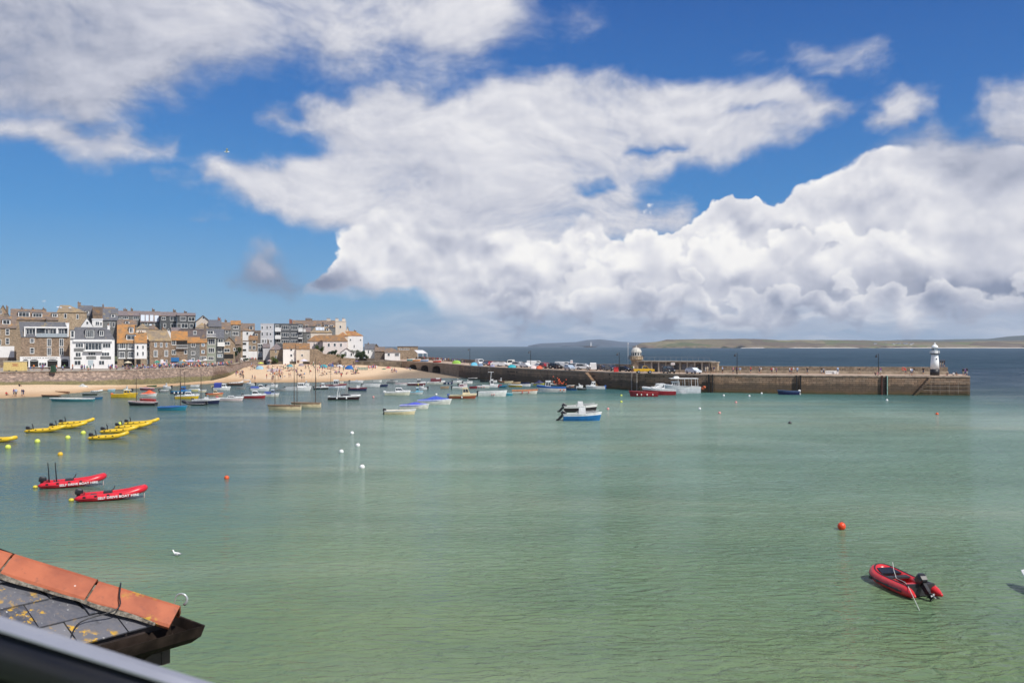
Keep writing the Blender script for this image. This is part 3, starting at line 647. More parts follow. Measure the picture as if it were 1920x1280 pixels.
# end of the pier: steps down, rails
def on_face(px, out=0.0, z=0.0):
    s = s_of(px); a = path_at(s); i = min(int(s), len(IN) - 2); t = (IN[i + 1] - IN[i]).normalized(); nn = Vector((t.y, -t.x, 0))
    p = a + nn * out; return Vector((p.x, p.y, z)), t, nn
mb = MB(); N = 12
for k in range(N):
    px = 1742 - 34 * k / N; px2 = 1742 - 34 * (k + 1) / N; z = ZQ - 4.5 * k / N
    a, t, nn = on_face(px, .02); b_, _, _ = on_face(px2, .02); c, d_ = a + nn * 1.3, b_ + nn * 1.3
    mb.loft([[(p.x, p.y, max(-.3, z - 1.1)) for p in (a, b_, d_, c)], [(p.x, p.y, z - .33) for p in (a, b_, d_, c)]]); mb.m[-1] = 1
on(mb.build('steps', [PIER, paint((.26, .19, .13), .9, .2, 1)]), pier)
mb = MB()
for z, x0 in ((2.9, 1742), (2.0, 1736), (1.1, 1729)):
    mb.tube([on_face(x0, .3, z)[0], on_face(1770, .3, z)[0], on_face(1817, .3, z)[0]], .05, 5)
for px in (1745, 1762, 1779, 1796, 1816): mb.tube([on_face(px, .3, .2)[0], on_face(px, .3, 3.3)[0]], .04, 5)
on(mb.build('fender_rail', paint((.27, .22, .17), .8, .2, 1)), pier)
mb = MB()
for k in range(16):
    px = 1103 + 28 * k / 16; px2 = 1103 + 28 * (k + 1) / 16; z = ZQ - 4.2 * k / 16
    a, t, nn = on_face(px, .02); b_, _, _ = on_face(px2, .02); c, d_ = a + nn * 1.3, b_ + nn * 1.3
    mb.loft([[(p.x, p.y, -.5) for p in (a, b_, d_, c)], [(p.x, p.y, z - .26) for p in (a, b_, d_, c)]]); mb.m[-1] = 1
on(mb.build('steps', [PIER, paint((.46, .33, .21), .9, .2, 1)]), pier)
for px in (1186, 1195.5):
    mb = MB(); mb.tube([on_face(px, .25, -.5)[0], on_face(px, .25, 4.2)[0]], .16, 6); on(mb.build('pipe', paint((.30, .26, .22), .7, .2, 2)), pier)
for px, c in ((1333, (.02, .017, .015)), (1497, (.02, .017, .015)), (1658, (.022, .018, .015))):
    mb = MB(); a, t, nn = on_face(px, .3); 
    for s in (-.45, .45): mb.tube([a + t * s + Vector((0, 0, -.5)), a + t * s + Vector((0, 0, 4.2))], .18, 6)
    for k in range(9): mb.tube([a + t * -.45 + Vector((0, 0, .2 + k * .45)), a + t * .45 + Vector((0, 0, .2 + k * .45))], .05, 4)
    on(mb.build('ladder', paint(c, .8, .2, 2)), pier)
for px, c in ((1653.5, (.16, .06, .035)), (1662.5, (.25, .42, .36))):
    mb = MB(); mb.tube([on_face(px, .3, -.6)[0], on_face(px, .3, 4.3)[0]], .2, 6); on(mb.build('post', paint(c, .8, .2, 2)), pier)
# railing along the deck near the lighthouse
# white lighthouse
lh = P(1752.7, 705, 194); lh.z = ZQ - .04
L = thing('white_lighthouse', 'white round iron lighthouse with a dome and black base at the pier end', 'lighthouse', lh)
GW = paint((.86, .87, .86), .75, .03)
mb = MB(); mb.lathe([(1.0, 0), (.98, 1.42)], 20); mb.build('base', paint((.015, .015, .018), .5, .1), L, smooth=True)
mb = MB(); mb.lathe([(.93, 1.43), (.86, 3.1), (.74, 4.3), (.67, 4.75)], 24); tw = mb.build('tower', GW, L, smooth=True)
mb = MB(); mb.lathe([(.16, 0), (.16, .03)], 12); o = mb.build('porthole', GLASS, tw, (0, -.83, 3.75)); o.rotation_euler = (R(84), 0, 0)
mb = MB(); mb.lathe([(.68, 4.76), (1.05, 4.9), (1.05, 4.98), (.6, 4.98)], 24); mb.build('gallery', BLACKM, L)
mb = MB()
for k in range(16):
    a = 2 * math.pi * k / 16; mb.tube([(1.0 * math.cos(a), 1.0 * math.sin(a), 4.98), (1.0 * math.cos(a), 1.0 * math.sin(a), 5.55)], .025, 4)
for z in (5.3, 5.55): mb.tube([(1.0 * math.cos(2 * math.pi * k / 24), 1.0 * math.sin(2 * math.pi * k / 24), z) for k in range(25)], .025, 4)
mb.build('railing', WPAINT, L)
mb = MB(); mb.lathe([(.66, 4.99), (.66, 5.5), (.58, 5.52), (.58, 6.2), (.66, 6.25)], 20); la = mb.build('lantern', GW, L)
mb = MB()
for k in range(10):
    a = 2 * math.pi * k / 10; c, s_ = math.cos(a), math.sin(a); w = .13; 
    mb.face([(.585 * c + w * s_ * -1, .585 * s_ + w * c, 5.58), (.585 * c + w * s_, .585 * s_ - w * c, 5.58), (.585 * c + w * s_, .585 * s_ - w * c, 6.14), (.585 * c - w * s_, .585 * s_ + w * c, 6.14)])
mb.v = [(x * 1.02, y * 1.02, z) for x, y, z in mb.v]; mb.build('pane', GLASSL, la)
mb = MB(); mb.lathe([(.74, 6.26), (.7, 6.5), (.55, 6.75), (.3, 6.95), (.14, 7.0), (.14, 7.25), (.2, 7.3), (.02, 7.5)], 20); mb.build('dome', GW, L, smooth=True)
# old stone lighthouse with a cupola
ol = P(1193, 699, 222); ol.z = ZQ - .04
L = thing('stone_lighthouse', 'old squat stone lighthouse with a pale ribbed cupola beside the pier sheds', 'lighthouse', ol)
mb = MB(); mb.lathe([(1.35, 0), (1.3, 2.9)], 8); mb.build('tower', STONE2, L)
mb = MB(); mb.lathe([(1.35, 2.9), (1.75, 3.2), (1.72, 4.05), (1.35, 4.06)], 8); mb.build('gallery', TANST, L)
mb = MB(); mb.lathe([(1.3, 4.07), (1.3, 5.0), (1.38, 5.05)], 12); la = mb.build('lantern', paint((.7, .68, .62), .5, .1), L)
mb = MB()
for k in range(12):
    a0, a1 = 2 * math.pi * (k + .2) / 12, 2 * math.pi * (k + .8) / 12
    mb.face([(1.3 * math.cos(a0), 1.3 * math.sin(a0), 4.25), (1.3 * math.cos(a1), 1.3 * math.sin(a1), 4.25), (1.3 * math.cos(a1), 1.3 * math.sin(a1), 4.9), (1.3 * math.cos(a0), 1.3 * math.sin(a0), 4.9)])
mb.build('pane', GLASS, la)
mb = MB(); mb.lathe([(1.42, 5.05), (1.35, 5.4), (1.1, 5.85), (.6, 6.2), (.15, 6.3), (.06, 6.9)], 12); mb.build('cupola', paint((.55, .53, .47), .6, .1), L)
mb = MB()
for k in range(12):
    a = 2 * math.pi * k / 12; mb.tube([(2.0 * math.cos(a), 2.0 * math.sin(a), 3.3), (2.0 * math.cos(a), 2.0 * math.sin(a), 4.2)], .03, 4)
mb.tube([(2.0 * math.cos(2 * math.pi * k / 12), 2.0 * math.sin(2 * math.pi * k / 12), 4.2) for k in range(13)], .03, 4); mb.build('railing', BLACKM, L)
# sheds along the back of the quay
a, b_ = P(1193, 700, 221), P(1334, 700, 212)
ang = math.atan2(b_.y - a.y, b_.x - a.x); ln = (b_ - a).length
sh = thing('quay_shed', 'long flat roofed stone store with concrete piers and grey doors along the quay', 'shed', (a.x, a.y, ZQ - .04), ang)
mb = MB(); mb.box(0, ln, .3, 4.0, 0, 2.6); mb.build('wall', STONED, sh)
mb = MB(); mb.box(-.1, ln + .1, -.35, 4.2, 2.603, 2.85); mb.build('roof', paint((.36, .31, .25), .9, .2, 1), sh)
for k in range(11):
    x = .4 + (ln - .9) * k / 10; mb = MB(); mb.box(x - .18, x + .18, -.1, .298, 0, 2.6); mb.build('column', paint((.40, .35, .29), .9, .15, 1), sh)
for k in range(10):
    x = .4 + (ln - .9) * (k + .5) / 10; mb = MB(); mb.box(x - .6, x + .6, .22, .297, 0, 2.1, 0 if k % 3 else 0); mb.build('door', paint([(.14, .14, .15), (.22, .21, .20), (.06, .06, .065)][k % 3], .7, .2, 2), sh)
mb = MB()
for k in range(14): x = .5 + (ln - 1) * k / 13; mb.tube([(x, .3, 2.85), (x, .3, 3.8)], .03, 4)
mb.tube([(.5, .3, 3.8), (ln - .5, .3, 3.8)], .025, 4); mb.build('railing', paint((.3, .3, .3), .5, .1), sh)
e = thing('stone_hut', 'small tan stone hut with a flat cap at the right end of the quay sheds', 'hut', (b_.x + .8, b_.y - .4, ZQ - .04), ang)
mb = MB(); mb.box(-.8, .8, -.8, .8, 0, 2.5); mb.build('wall', TANST, e); mb = MB(); mb.box(-.95, .95, -.95, .95, 2.503, 2.75); mb.build('roof', paint((.42, .36, .28), .9, .1), e)
# lamp posts on the pier
lamps = [(881, 300, 653), (995, 262, 657), (1161, 222, 660), (1382, 203, 661.5), (1647, 197, 663)]
lab = ['dark lamp post on the quay left of the parked cars', 'dark lamp post rising behind the white vans on the quay', 'dark lamp post left of the old stone lighthouse', 'dark lamp post on the bare middle stretch of the pier', 'dark lamp post nearest the white lighthouse']
for (px, d, py), l_ in zip(lamps, lab):
    h = CH - (py - HZ) * d / F - ZQ; t = thing('lamp_post', l_, 'lamp post', ((px - CX) / F * d, d, ZQ - .04), 0, 'lamp posts along the pier')
    mb = MB(); mb.tube([(0, 0, 0), (0, 0, .8), (0, 0, h)], [.13, .09, .07], 8); mb.build('post', BLACKM, t)
    mb = MB(); mb.tube([(0, 0, h - .2), (-.3, 0, h - .1), (-.5, 0, h - .25)], .05, 6); mb.lathe([(.08, h - .25), (.28, h - .7), (.2, h - .8)], 8, 0, (-.5, 0)); mb.build('lamp_head', BLACKM, t)
t = thing('signal_mast', 'thin white mast with a ball top left of the stone lighthouse', 'mast', P(1177.5, 700, 224))
h = CH - (644 - HZ) * 224 / F - t.location.z; mb = MB(); mb.tube([(0, 0, 0), (0, 0, h)], .05, 6); mb.build('pole', WPAINT, t); mb = MB(); mb.sphere((0, 0, h), .17); mb.build('ball', WPAINT, t)
# ---------------------------------------------------------------- the town
CR = {'A': (0, 550), 'B': (220, 550), 'C': (440, 570), 'D': (660, 600)}
def window(par, name, x0, x1, z0, z1, y, n=1, frame=WPAINT, pane=GLASS, proud=.06, h=0):
    fw = min(.14, (x1 - x0) * .14); mb = MB()
    mb.box(x0, x1, y - proud, y, z0 - .06, z0 + fw); mb.box(x0, x1, y - proud, y, z1 - fw, z1)
    mb.box(x0, x0 + fw, y - proud, y, z0 + fw, z1 - fw); mb.box(x1 - fw, x1, y - proud, y, z0 + fw, z1 - fw)
    for k in range(1, n): x = x0 + (x1 - x0) * k / n; mb.box(x - fw * .35, x + fw * .35, y - proud, y, z0 + fw, z1 - fw)
    if h: z = (z0 + z1) / 2; mb.box(x0 + fw, x1 - fw, y - proud * .9, y, z - fw * .3, z + fw * .3)
    w = mb.build(name, frame, par); mb = MB(); mb.face([(x0 + fw, y - proud * .3, z0 + fw), (x1 - fw, y - proud * .3, z0 + fw), (x1 - fw, y - proud * .3, z1 - fw), (x0 + fw, y - proud * .3, z1 - fw)])
    mb.build('pane', pane, w); return w
KK = {}
def DD(crop, d):
    if crop in 'AB': return d * 1.15
    if crop == 'C' and d < 360: return d * 1.2
    return d
def house(label, crop, X0, X1, YB, YE, YR, d, wall, roof, kind='ridge', depth=8.0, wins=(), ch=(), name='house', XR=None, drop=0.0, panels=(), doors=(), sky=(), cat='house', ov=.25, frame=WPAINT, group=None, base=None):
    d = DD(crop, d); ox, oy = CR[crop]; q = lambda X, Y: (ox + X / 8, oy + Y / 8)
    th = math.atan2(-((q((X0 + X1) / 2, 0)[0] - CX) / F), 1); kc = math.cos(th); cx0 = (q((X0 + X1) / 2, 0)[0] - CX) / F
    def wx(X, dd=d): return ((q(X, 0)[0] - CX) / F - cx0) * dd * kc
    def wz(Y, dd=d): return CH - (q(0, Y)[1] - HZ) * dd / F
    x0, x1, zb, ze = wx(X0), wx(X1), wz(YB) - drop, wz(YE)
    if base is not None: zb = base
    cx = 0.0; T = thing(name, label, cat, (cx0 * d, d, zb), th, group); KK[T.name] = (cx0, kc, d)
    lx = lambda X: wx(X) - cx; lz = lambda Y, dd=d: wz(Y, dd) - zb
    a, b_, H = x0 - cx, x1 - cx, ze - zb; yr = depth / 2
    RH = max(.3, wz(YR, d + (yr if kind in ('ridge', 'hip') else 0)) - ze); zr = H + RH
    mb = MB(); mr_ = MB()
    if kind == 'flat' or kind == 'mansard':
        mb.box(a, b_, 0, depth, 0, H)
    elif kind == 'gable':
        mb.loft([[(a, y, 0), (b_, y, 0), (b_, y, H), (0, y, zr), (a, y, H)] for y in (0, depth)])
    else:
        if kind == 'hip': mb.box(a, b_, 0, depth, 0, H)
        else: mb.loft([[(x, 0, 0), (x, depth, 0), (x, depth, H), (x, yr, zr), (x, 0, H)] for x in (a, b_)])
    mb.build('wall', wall, T)
    ra, rb = (a - .12, b_ + .12)
    if kind == 'ridge':
        s = RH / yr
        for sg in (0, 1):
            y0, y1 = (-ov, yr) if sg == 0 else (depth + ov, yr)
            z0 = H - ov * s; mr_.loft([[(x, y0, z0 + .03), (x, y0, z0 + .22), (x, y1, zr + .24), (x, y1, zr + .03)] for x in (ra, rb)])
    elif kind == 'hip':
        i = min(yr * .9, (b_ - a) / 2 * .95); k0 = -ov
        if XR: r0, r1 = lx(XR[0]) * 1.0, lx(XR[1]) * 1.0
        else: r0, r1 = a + i, b_ - i
        mr_.v += [(ra - .1, -ov, H), (rb + .1, -ov, H), (rb + .1, depth + ov, H), (ra - .1, depth + ov, H), (ra - .1, -ov, H + .12), (rb + .1, -ov, H + .12), (rb + .1, depth + ov, H + .12), (ra - .1, depth + ov, H + .12), (r0, yr, zr), (r1, yr, zr)]
        mr_.f += [(3, 2, 1, 0), (0, 1, 5, 4), (1, 2, 6, 5), (2, 3, 7, 6), (3, 0, 4, 7), (4, 5, 9, 8), (5, 6, 9), (6, 7, 8, 9), (7, 4, 8)]; mr_.m += [0] * 9
    elif kind == 'gable':
        for s_, e in ((0, a), (1, b_)):
            ex = a - ov if s_ == 0 else b_ + ov; sl = RH / abs(e); ez = H - ov * sl
            mr_.loft([[(ex, y, ez + .02), (ex, y, ez + .22), (0, y, zr + .24), (0, y, zr + .02)] for y in (-ov, depth + ov)])
    elif kind == 'flat': mr_.box(a - .1, b_ + .1, -.12, depth + .1, H + .002, H + max(.2, RH))
    elif kind == 'mansard':
        r0, r1 = (lx(XR[0]), lx(XR[1])) if XR else (a + .4, b_ - .4)
        mr_.loft([[(a - .05, -.15, H + .003), (b_ + .05, -.15, H + .003), (b_ + .05, depth, H + .003), (a - .05, depth, H + .003)], [(r0, 1.3, zr), (r1, 1.3, zr), (r1, depth - .6, zr), (r0, depth - .6, zr)]])
    R_ = mr_.build('roof', roof, T)
    def slope_y(z):
        if kind in ('ridge', 'hip'): return max(0, (z - H) / RH * yr)
        if kind == 'mansard': return -.15 + 1.45 * max(0, min(1, (z - H) / RH))
        return 0
    for w in wins:
        X, Y, X2, Y2 = w[:4]; n = w[4] if len(w) > 4 else 1; opt = w[5] if len(w) > 5 else ''
        if Y2 < YE + 4 and kind in ('ridge', 'hip', 'mansard'):        # on the roof: a dormer
            zc = lz((Y + Y2) / 2); yy = slope_y(lz(Y2)) - .15; dd = d + yy
            xa, xb, za, zc_ = wx(X, dd) - cx, wx(X2, dd) - cx, wz(Y2, dd) - zb, wz(Y, dd) - zb
            yb = slope_y(zc_ + .2) + .5; mb = MB(); mb.box(xa - .12, xb + .12, yy, max(yb, yy + 1), za - .25, zc_ + .1)
            dm = mb.build('dormer', WHITE if 'w' in opt else (SLATEW if roof in (R_SL, R_SLP) else WHITE), T)
            mb = MB(); mb.box(xa - .25, xb + .25, yy - .2, max(yb, yy + 1.1), zc_ + .103, zc_ + .25); mb.build('dormer_roof', R_SL if roof is not R_SLP else R_SLP, dm)
            window(dm, 'window', xa, xb, za, zc_, yy, n, frame).children  # noqa
        else:
            window(T, 'window', lx(X), lx(X2), lz(Y2), lz(Y), 0 if 'o' not in opt else -.001, n, frame, GAPSHADE if 'k' in opt else (GLASSL if 'l' in opt else GLASS), .08, 1 if 's' in opt else 0)  # option k paints the pane near-black for the shade of an open floor
    for p in panels:
        X, Y, X2, Y2, m_, nm = p[:6]; pr = p[6] if len(p) > 6 else .05
        mb = MB(); mb.box(lx(X), lx(X2), -pr, -.003, lz(Y2), lz(Y)); mb.build(nm, m_, T)
    for c in ch:
        X, Y, X2, Y2 = c[:4]; m_ = c[4] if len(c) > 4 else STONED; yy = yr if kind in ('ridge', 'hip') else 1.5
        dd = d + yy; xa, xb = wx(X, dd) - cx, wx(X2, dd) - cx; zt = wz(Y, dd) - zb; zl = wz(Y2, dd) - zb - .8; w_ = .45
        mb = MB(); mb.box(xa, xb, yy - w_, yy + w_, zl, zt); mb.box(xa - .08, xb + .08, yy - w_ - .08, yy + w_ + .08, zt - .12, zt + .06)
        cc = mb.build('chimney', m_, T); mb = MB()
        for k in range(max(1, int((xb - xa) / .6))): mb.lathe([(.15, zt + .06), (.12, zt + .55)], 6, 0, (xa + .25 + k * .55, yy))
        mb.build('chimney_pot', paint((.33, .15, .08), .8, .2, 2), cc)
    for X, Y, X2, Y2, c in doors: mb = MB(); mb.box(lx(X), lx(X2), -.04, -.003, lz(Y2), lz(Y)); mb.build('door', paint(c, .6, .1, 2), T)
    for X, Y, X2, Y2 in sky:                                           # roof lights lying in the slope
        z0, z1 = lz(Y2, d + 1.5), lz(Y, d + 1.5); y0, y1 = slope_y(z0), slope_y(z1); mb = MB()
        mb.face([(lx(X), y0 - .12, z0 + .25), (lx(X2), y0 - .12, z0 + .25), (lx(X2), y1 - .12, z1 + .25), (lx(X), y1 - .12, z1 + .25)]); mb.build('skylight', paint((.55, .6, .66), .2, .1), T)
    return T
B_ = 4.08
def balcony(T, crop, X0, X1, Y0, Y1, d, m=WPAINT, deep=1.2, bars=True):
    ox, oy = CR[crop]; c0, kc, d = KK[T.name]; lx = lambda X: ((ox + X / 8 - CX) / F - c0) * (d - deep) * kc; lz = lambda Y: CH - (oy + Y / 8 - HZ) * (d - deep) / F - T.location.z
    x0, x1, z0, z1 = lx(X0), lx(X1), lz(Y1), lz(Y0); mb = MB(); mb.box(x0, x1, -deep, -.005, z0 - .1, z0 + .08)
    if bars:
        for k in range(int((x1 - x0) / .22) + 1): x = x0 + .04 + k * .22; mb.box(x - .02, x + .02, -deep + .02, -deep + .06, z0 + .08, z1 - .05)
    else: mb.box(x0, x1, -deep + .02, -deep + .07, z0 + .08, z1 - .05)
    mb.box(x0, x1, -deep, -deep + .08, z1 - .05, z1 + .03)
    for x in (x0, x1 - .06): mb.box(x, x + .06, -deep + .08, -.005, z1 - .05, z1 + .03)
    mb.build('balcony', m, T)
# ---- front row on the promenade
T = house('brown stone building at the left edge of the picture with a white sided ground floor', 'A', -120, 246, 1090, 515, 352, 232, STONE2, R_BR, depth=9, base=B_,
      wins=[(40, 398, 150, 465, 2, 'w'), (82, 530, 142, 622, 1, 's'), (82, 670, 142, 765, 1, 's'), (160, 800, 205, 845), (-60, 530, 0, 622, 1, 's'), (-30, 690, 18, 780), (0, 850, 50, 950, 2)], panels=[(-110, 790, 215, 960, WHITE, 'render_band'), (-110, 962, 240, 1080, STONED, 'lower_wall')], ch=[(60, 300, 120, 350)])
T = house('stone restaurant with dark arches in its white ground floor and a glazed roof terrace', 'A', 318, 1046, 1105, 657, 425, 225, STONE, R_SL, 'mansard', 9, XR=(285, 985), base=B_, ov=.2,
      wins=[(450, 675, 515, 740, 1, 's'), (450, 815, 515, 900, 1, 's'), (705, 675, 770, 795, 2), (705, 812, 770, 932, 2), (890, 675, 955, 795, 2), (890, 812, 955, 932, 2)],
      panels=[(303, 945, 1052, 1105, WHITE, 'ground_floor', .25)], ch=[(985, 440, 1040, 500, WHITE)], name='restaurant', cat='building')
c0, kc, dR = KK[T.name]; lx = lambda X: ((X / 8 - CX) / F - c0) * dR * kc; lz = lambda Y: CH - (550 + Y / 8 - HZ) * dR / F - T.location.z
mb = MB(); mb.box(lx(365), lx(1035), -.3, 2.5, lz(520), lz(500)); mb.box(lx(365), lx(385), -.25, 2.5, lz(650), lz(520)); mb.box(lx(530), lx(545), -.25, -.1, lz(640), lz(520)); mb.box(lx(845), lx(872), -.25, -.1, lz(640), lz(520)); mb.box(lx(1015), lx(1035), -.25, 2.5, lz(650), lz(520)); mb.box(lx(385), lx(1015), .25, .35, lz(650), lz(520), 1)
mb.build('roof_terrace', [WHITE, GLASS], T)
for a_, b2, n in ((392, 532, 3), (675, 728, 1), (745, 845, 2), (878, 968, 2)): window(T, 'terrace_window', lx(a_), lx(b2), lz(632), lz(530), .2, n)
mb = MB(); mb.box(lx(545), lx(1015), -.34, -.3, lz(655), lz(600)); mb.build('glass_balustrade', paint((.35, .40, .43), .15, .1), T)
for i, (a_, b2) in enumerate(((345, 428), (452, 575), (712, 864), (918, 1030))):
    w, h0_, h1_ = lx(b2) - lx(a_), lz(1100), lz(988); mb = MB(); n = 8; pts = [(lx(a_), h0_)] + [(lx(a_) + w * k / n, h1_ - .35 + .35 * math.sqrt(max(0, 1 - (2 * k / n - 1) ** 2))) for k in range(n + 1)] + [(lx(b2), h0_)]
    mb.face([(x, -.262, z) for x, z in pts]); ar = mb.build('arch_shade', GAPSHADE, T)  # flat dark face paints the shade inside the arch
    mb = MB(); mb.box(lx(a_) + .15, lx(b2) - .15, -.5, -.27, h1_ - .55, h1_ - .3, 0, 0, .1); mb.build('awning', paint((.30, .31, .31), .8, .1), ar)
window(T, 'window', lx(580), lx(702), lz(1088), lz(1032), -.25, 3)
me = text_mesh('CAFFE PASTA & PIZZERIA', .42, 'lettering'); me.materials.append(paint((.07, .06, .06), .6, .05))
o = put('sign_lettering', me, T, ((lx(342) + lx(866)) / 2, -.262, lz(970))); o.rotation_euler = (R(90), 0, 0); o.scale = ((lx(866) - lx(342)) / max(.1, o.dimensions.x), 1, 1)
T = house('white fronted hotel with a dark slate mansard roof and grey slate bays beside the restaurant', 'A', 1056, 1722, 1112, 690, 505, 225, WHITE, R_SL, 'mansard', 9, XR=(1125, 1625), base=B_, ov=.2,
      wins=[(1065, 560, 1115, 660, 1, 'w'), (1285, 548, 1412, 662, 4), (1490, 556, 1556, 636, 2), (1132, 745, 1252, 812, 3), (1538, 745, 1664, 820, 3), (1132, 880, 1216, 950, 2), (1320, 880, 1436, 932, 3), (1520, 880, 1646, 940, 3), (1115, 1002, 1216, 1075, 2), (1480, 1005, 1570, 1075, 2)],
      panels=[(1110, 822, 1262, 872, SLATEG, 'slate_band'), (1110, 955, 1226, 988, SLATEG, 'slate_band'), (1295, 942, 1442, 988, SLATEG, 'slate_band'), (1505, 945, 1668, 988, SLATEG, 'slate_band'), (1266, 738, 1532, 850, BLACKM, 'balcony_recess_shade', .02), (1100, 690, 1684, 724, WPAINT, 'cornice', .5), (1252, 852, 1536, 870, WPAINT, 'balcony_slab', .9)],  # black panel stands in for the shade of the balcony recess
      doors=[(1320, 1000, 1400, 1080, (.45, .52, .55))], name='hotel', cat='building', ch=[(1612, 480, 1650, 640, WHITE)])
c0, kc, dR = KK[T.name]; lx = lambda X: ((X / 8 - CX) / F - c0) * dR * kc; lz = lambda Y: CH - (550 + Y / 8 - HZ) * dR / F - T.location.z
window(T, 'balcony_window', lx(1275), lx(1525), lz(850), lz(740), -.03, 5)
T = house('white gabled attic house rising behind the slate mansard hotel', 'A', 1215, 1395, 700, 492, 372, 236, WHITE, R_SL, 'gable', 7, base=4.2, wins=[(1290, 420, 1330, 465)], ov=.1)
T = house('white boxy roof room with one square window behind the slate mansard hotel', 'A', 1382, 1540, 700, 400, 378, 240, WHITE, paint((.7, .7, .7), .7, .1), 'flat', 6, base=4.2, wins=[(1430, 420, 1492, 482, 2), (1500, 430, 1530, 480)])
T = house('orange lichened roof house with grey slate bays and a white rendered right end', 'B', 0, 258, 1100, 735, 480, 232, SLATEG, R_OR, depth=9, base=B_,
      wins=[(140, 625, 270, 695, 2, 'w'), (25, 742, 122, 830, 3), (160, 742, 250, 832, 3), (25, 875, 112, 970, 3), (160, 872, 250, 968, 3), (180, 515, 236, 590, 2, 'w')], panels=[(0, 976, 255, 1100, STONE2, 'ground_floor'), (95, 985, 262, 1092, GAPSHADE, 'shop_recess_shade', .07)])  # shop recess is a flat panel with its shade painted dark
for i, (a_, b2, c_, d_) in enumerate(((15, 130, 735, 845), (150, 262, 735, 845), (15, 122, 868, 978), (148, 262, 868, 978))): 
    pass
    c0, kc, dR = KK[T.name]; mb = MB(); mb.box(((220 + a_ / 8 - CX) / F - c0) * dR * kc, ((220 + b2 / 8 - CX) / F - c0) * dR * kc, -.35, -.01, CH - (550 + d_ / 8 - HZ) * dR / F - T.location.z, CH - (550 + (d_ - 14) / 8 - HZ) * dR / F - T.location.z); mb.build('bay_sill', WPAINT, T)
T = house('white rendered end house with four small windows under an orange roof', 'B', 260, 440, 1100, 738, 600, 232, WHITE, R_OR, depth=8, base=B_, wins=[(290, 780, 320, 836), (372, 780, 400, 832), (290, 875, 320, 936), (372, 872, 400, 932)], panels=[(262, 978, 440, 1100, STONE2, 'ground_floor'), (285, 990, 350, 1090, GAPSHADE, 'shop_recess_shade', .07)], ch=[(320, 585, 400, 690, STONE2)])  # dark flat panel in place of a shaded shop recess
T = house('narrow slate fronted house squeezed between the white end house and the brown stone house', 'B', 442, 488, 1100, 730, 700, 240, SLATEG, R_BR, depth=8, base=B_, wins=[(446, 740, 482, 802), (446, 865, 480, 945), (446, 990, 480, 1060, 1, 'l')])
T = house('tall brown stone house with a pale tan roof and white door surrounds on the promenade', 'B', 486, 806, 1100, 715, 548, 240, STONE, R_TAN, depth=9, base=B_, XR=(420, 745), kind='hip',
      wins=[(556, 738, 594, 805, 1, 'l'), (640, 738, 678, 805, 2), (724, 738, 752, 805, 1, 'l'), (545, 852, 606, 950, 3), (706, 852, 762, 945, 3), (570, 1000, 602, 1080, 1, 'l'), (724, 995, 752, 1080, 1, 'l')], doors=[(648, 988, 690, 1090, (.75, .76, .76))], ch=[(670, 530, 726, 640, STONE2)])
T = house('orange roofed house with a long glazed first floor balcony above a blue shop front', 'B', 808, 1052, 1100, 700, 575, 246, STONE, R_OR, depth=8.5, base=B_, 
      wins=[(815, 700, 880, 775, 2), (815, 845, 880, 916, 2), (1000, 850, 1048, 908, 1)], panels=[(884, 716, 1050, 822, GAPSHADE, 'balcony_recess_shade', .02), (806, 960, 925, 1020, paint((.02, .16, .42), .6, .1), 'shop_sign', .3), (815, 1022, 920, 1092, GLASS, 'shop_window', .1)])  # shade behind the balcony painted as a thin dark panel
balcony(T, 'B', 880, 1052, 770, 822, 246, deep=.8)
T = house('slate and stone house with two rows of white windows and an orange lichened roof', 'B', 1053, 1236, 1100, 740, 665, 252, SLATEG, R_OR, depth=8, base=B_, wins=[(1105, 742, 1172, 802, 2), (1105, 865, 1168, 920, 2), (1110, 965, 1160, 1020, 1, 'l')], ch=[])
T = house('brown stone house with a small paned shop front under an orange roof', 'B', 1237, 1342, 1100, 740, 690, 254, STONE, R_OR, depth=8, base=B_, wins=[(1262, 745, 1312, 795, 1, 'l'), (1260, 850, 1312, 900, 1, 'l'), (1238, 940, 1336, 1008, 4)])
T = house('large brown slate roof with a single white window behind the orange roofs', 'B', 930, 1338, 720, 548, 535, 268, R_SLP, R_SLP, 'flat', 8, base=5, wins=[(1138, 560, 1190, 616, 2)])
T = house('tall green grey house with stacked bay windows and a white roof balcony', 'B', 1344, 1478, 1060, 655, 545, 262, GREEN_W, R_SL, depth=8, base=B_, wins=[(1348, 560, 1440, 612, 2, 'w'), (1362, 682, 1468, 765, 3), (1362, 815, 1458, 888, 3), (1362, 945, 1450, 1000, 3)], ch=[(1300, 470, 1330, 530)])
balcony(T, 'B', 1340, 1478, 604, 650, 262)
T = house('narrow dark slate house with a white first floor balcony', 'B', 1482, 1600, 1060, 670, 545, 268, SLATEW, R_SL, depth=8, base=B_, wins=[(1510, 682, 1590, 740, 2, 'o'), (1508, 816, 1570, 882, 2), (1500, 910, 1580, 960, 3, 'l')])
balcony(T, 'B', 1502, 1612, 732, 790, 268, bars=False)
T = house('brown house with white trimmed front gable at the bend of the promenade', 'B', 1598, 1762, 1060, 740, 655, 272, STONE2, R_BR, 'gable', 9, base=B_, wins=[(1606, 722, 1690, 775, 2), (1600, 826, 1690, 880, 2), (1740, 815, 1775, 860)], panels=[(1590, 910, 1742, 975, GAPSHADE, 'shop_recess_shade', .05)])  # ground floor shade painted as one dark panel
T = house('low brown house with a long side roof beside the ivy at the promenade bend', 'B', 1766, 1850, 1040, 760, 650, 285, STONED, R_BR, depth=8, base=B_, wins=[(1780, 850, 1815, 900)])
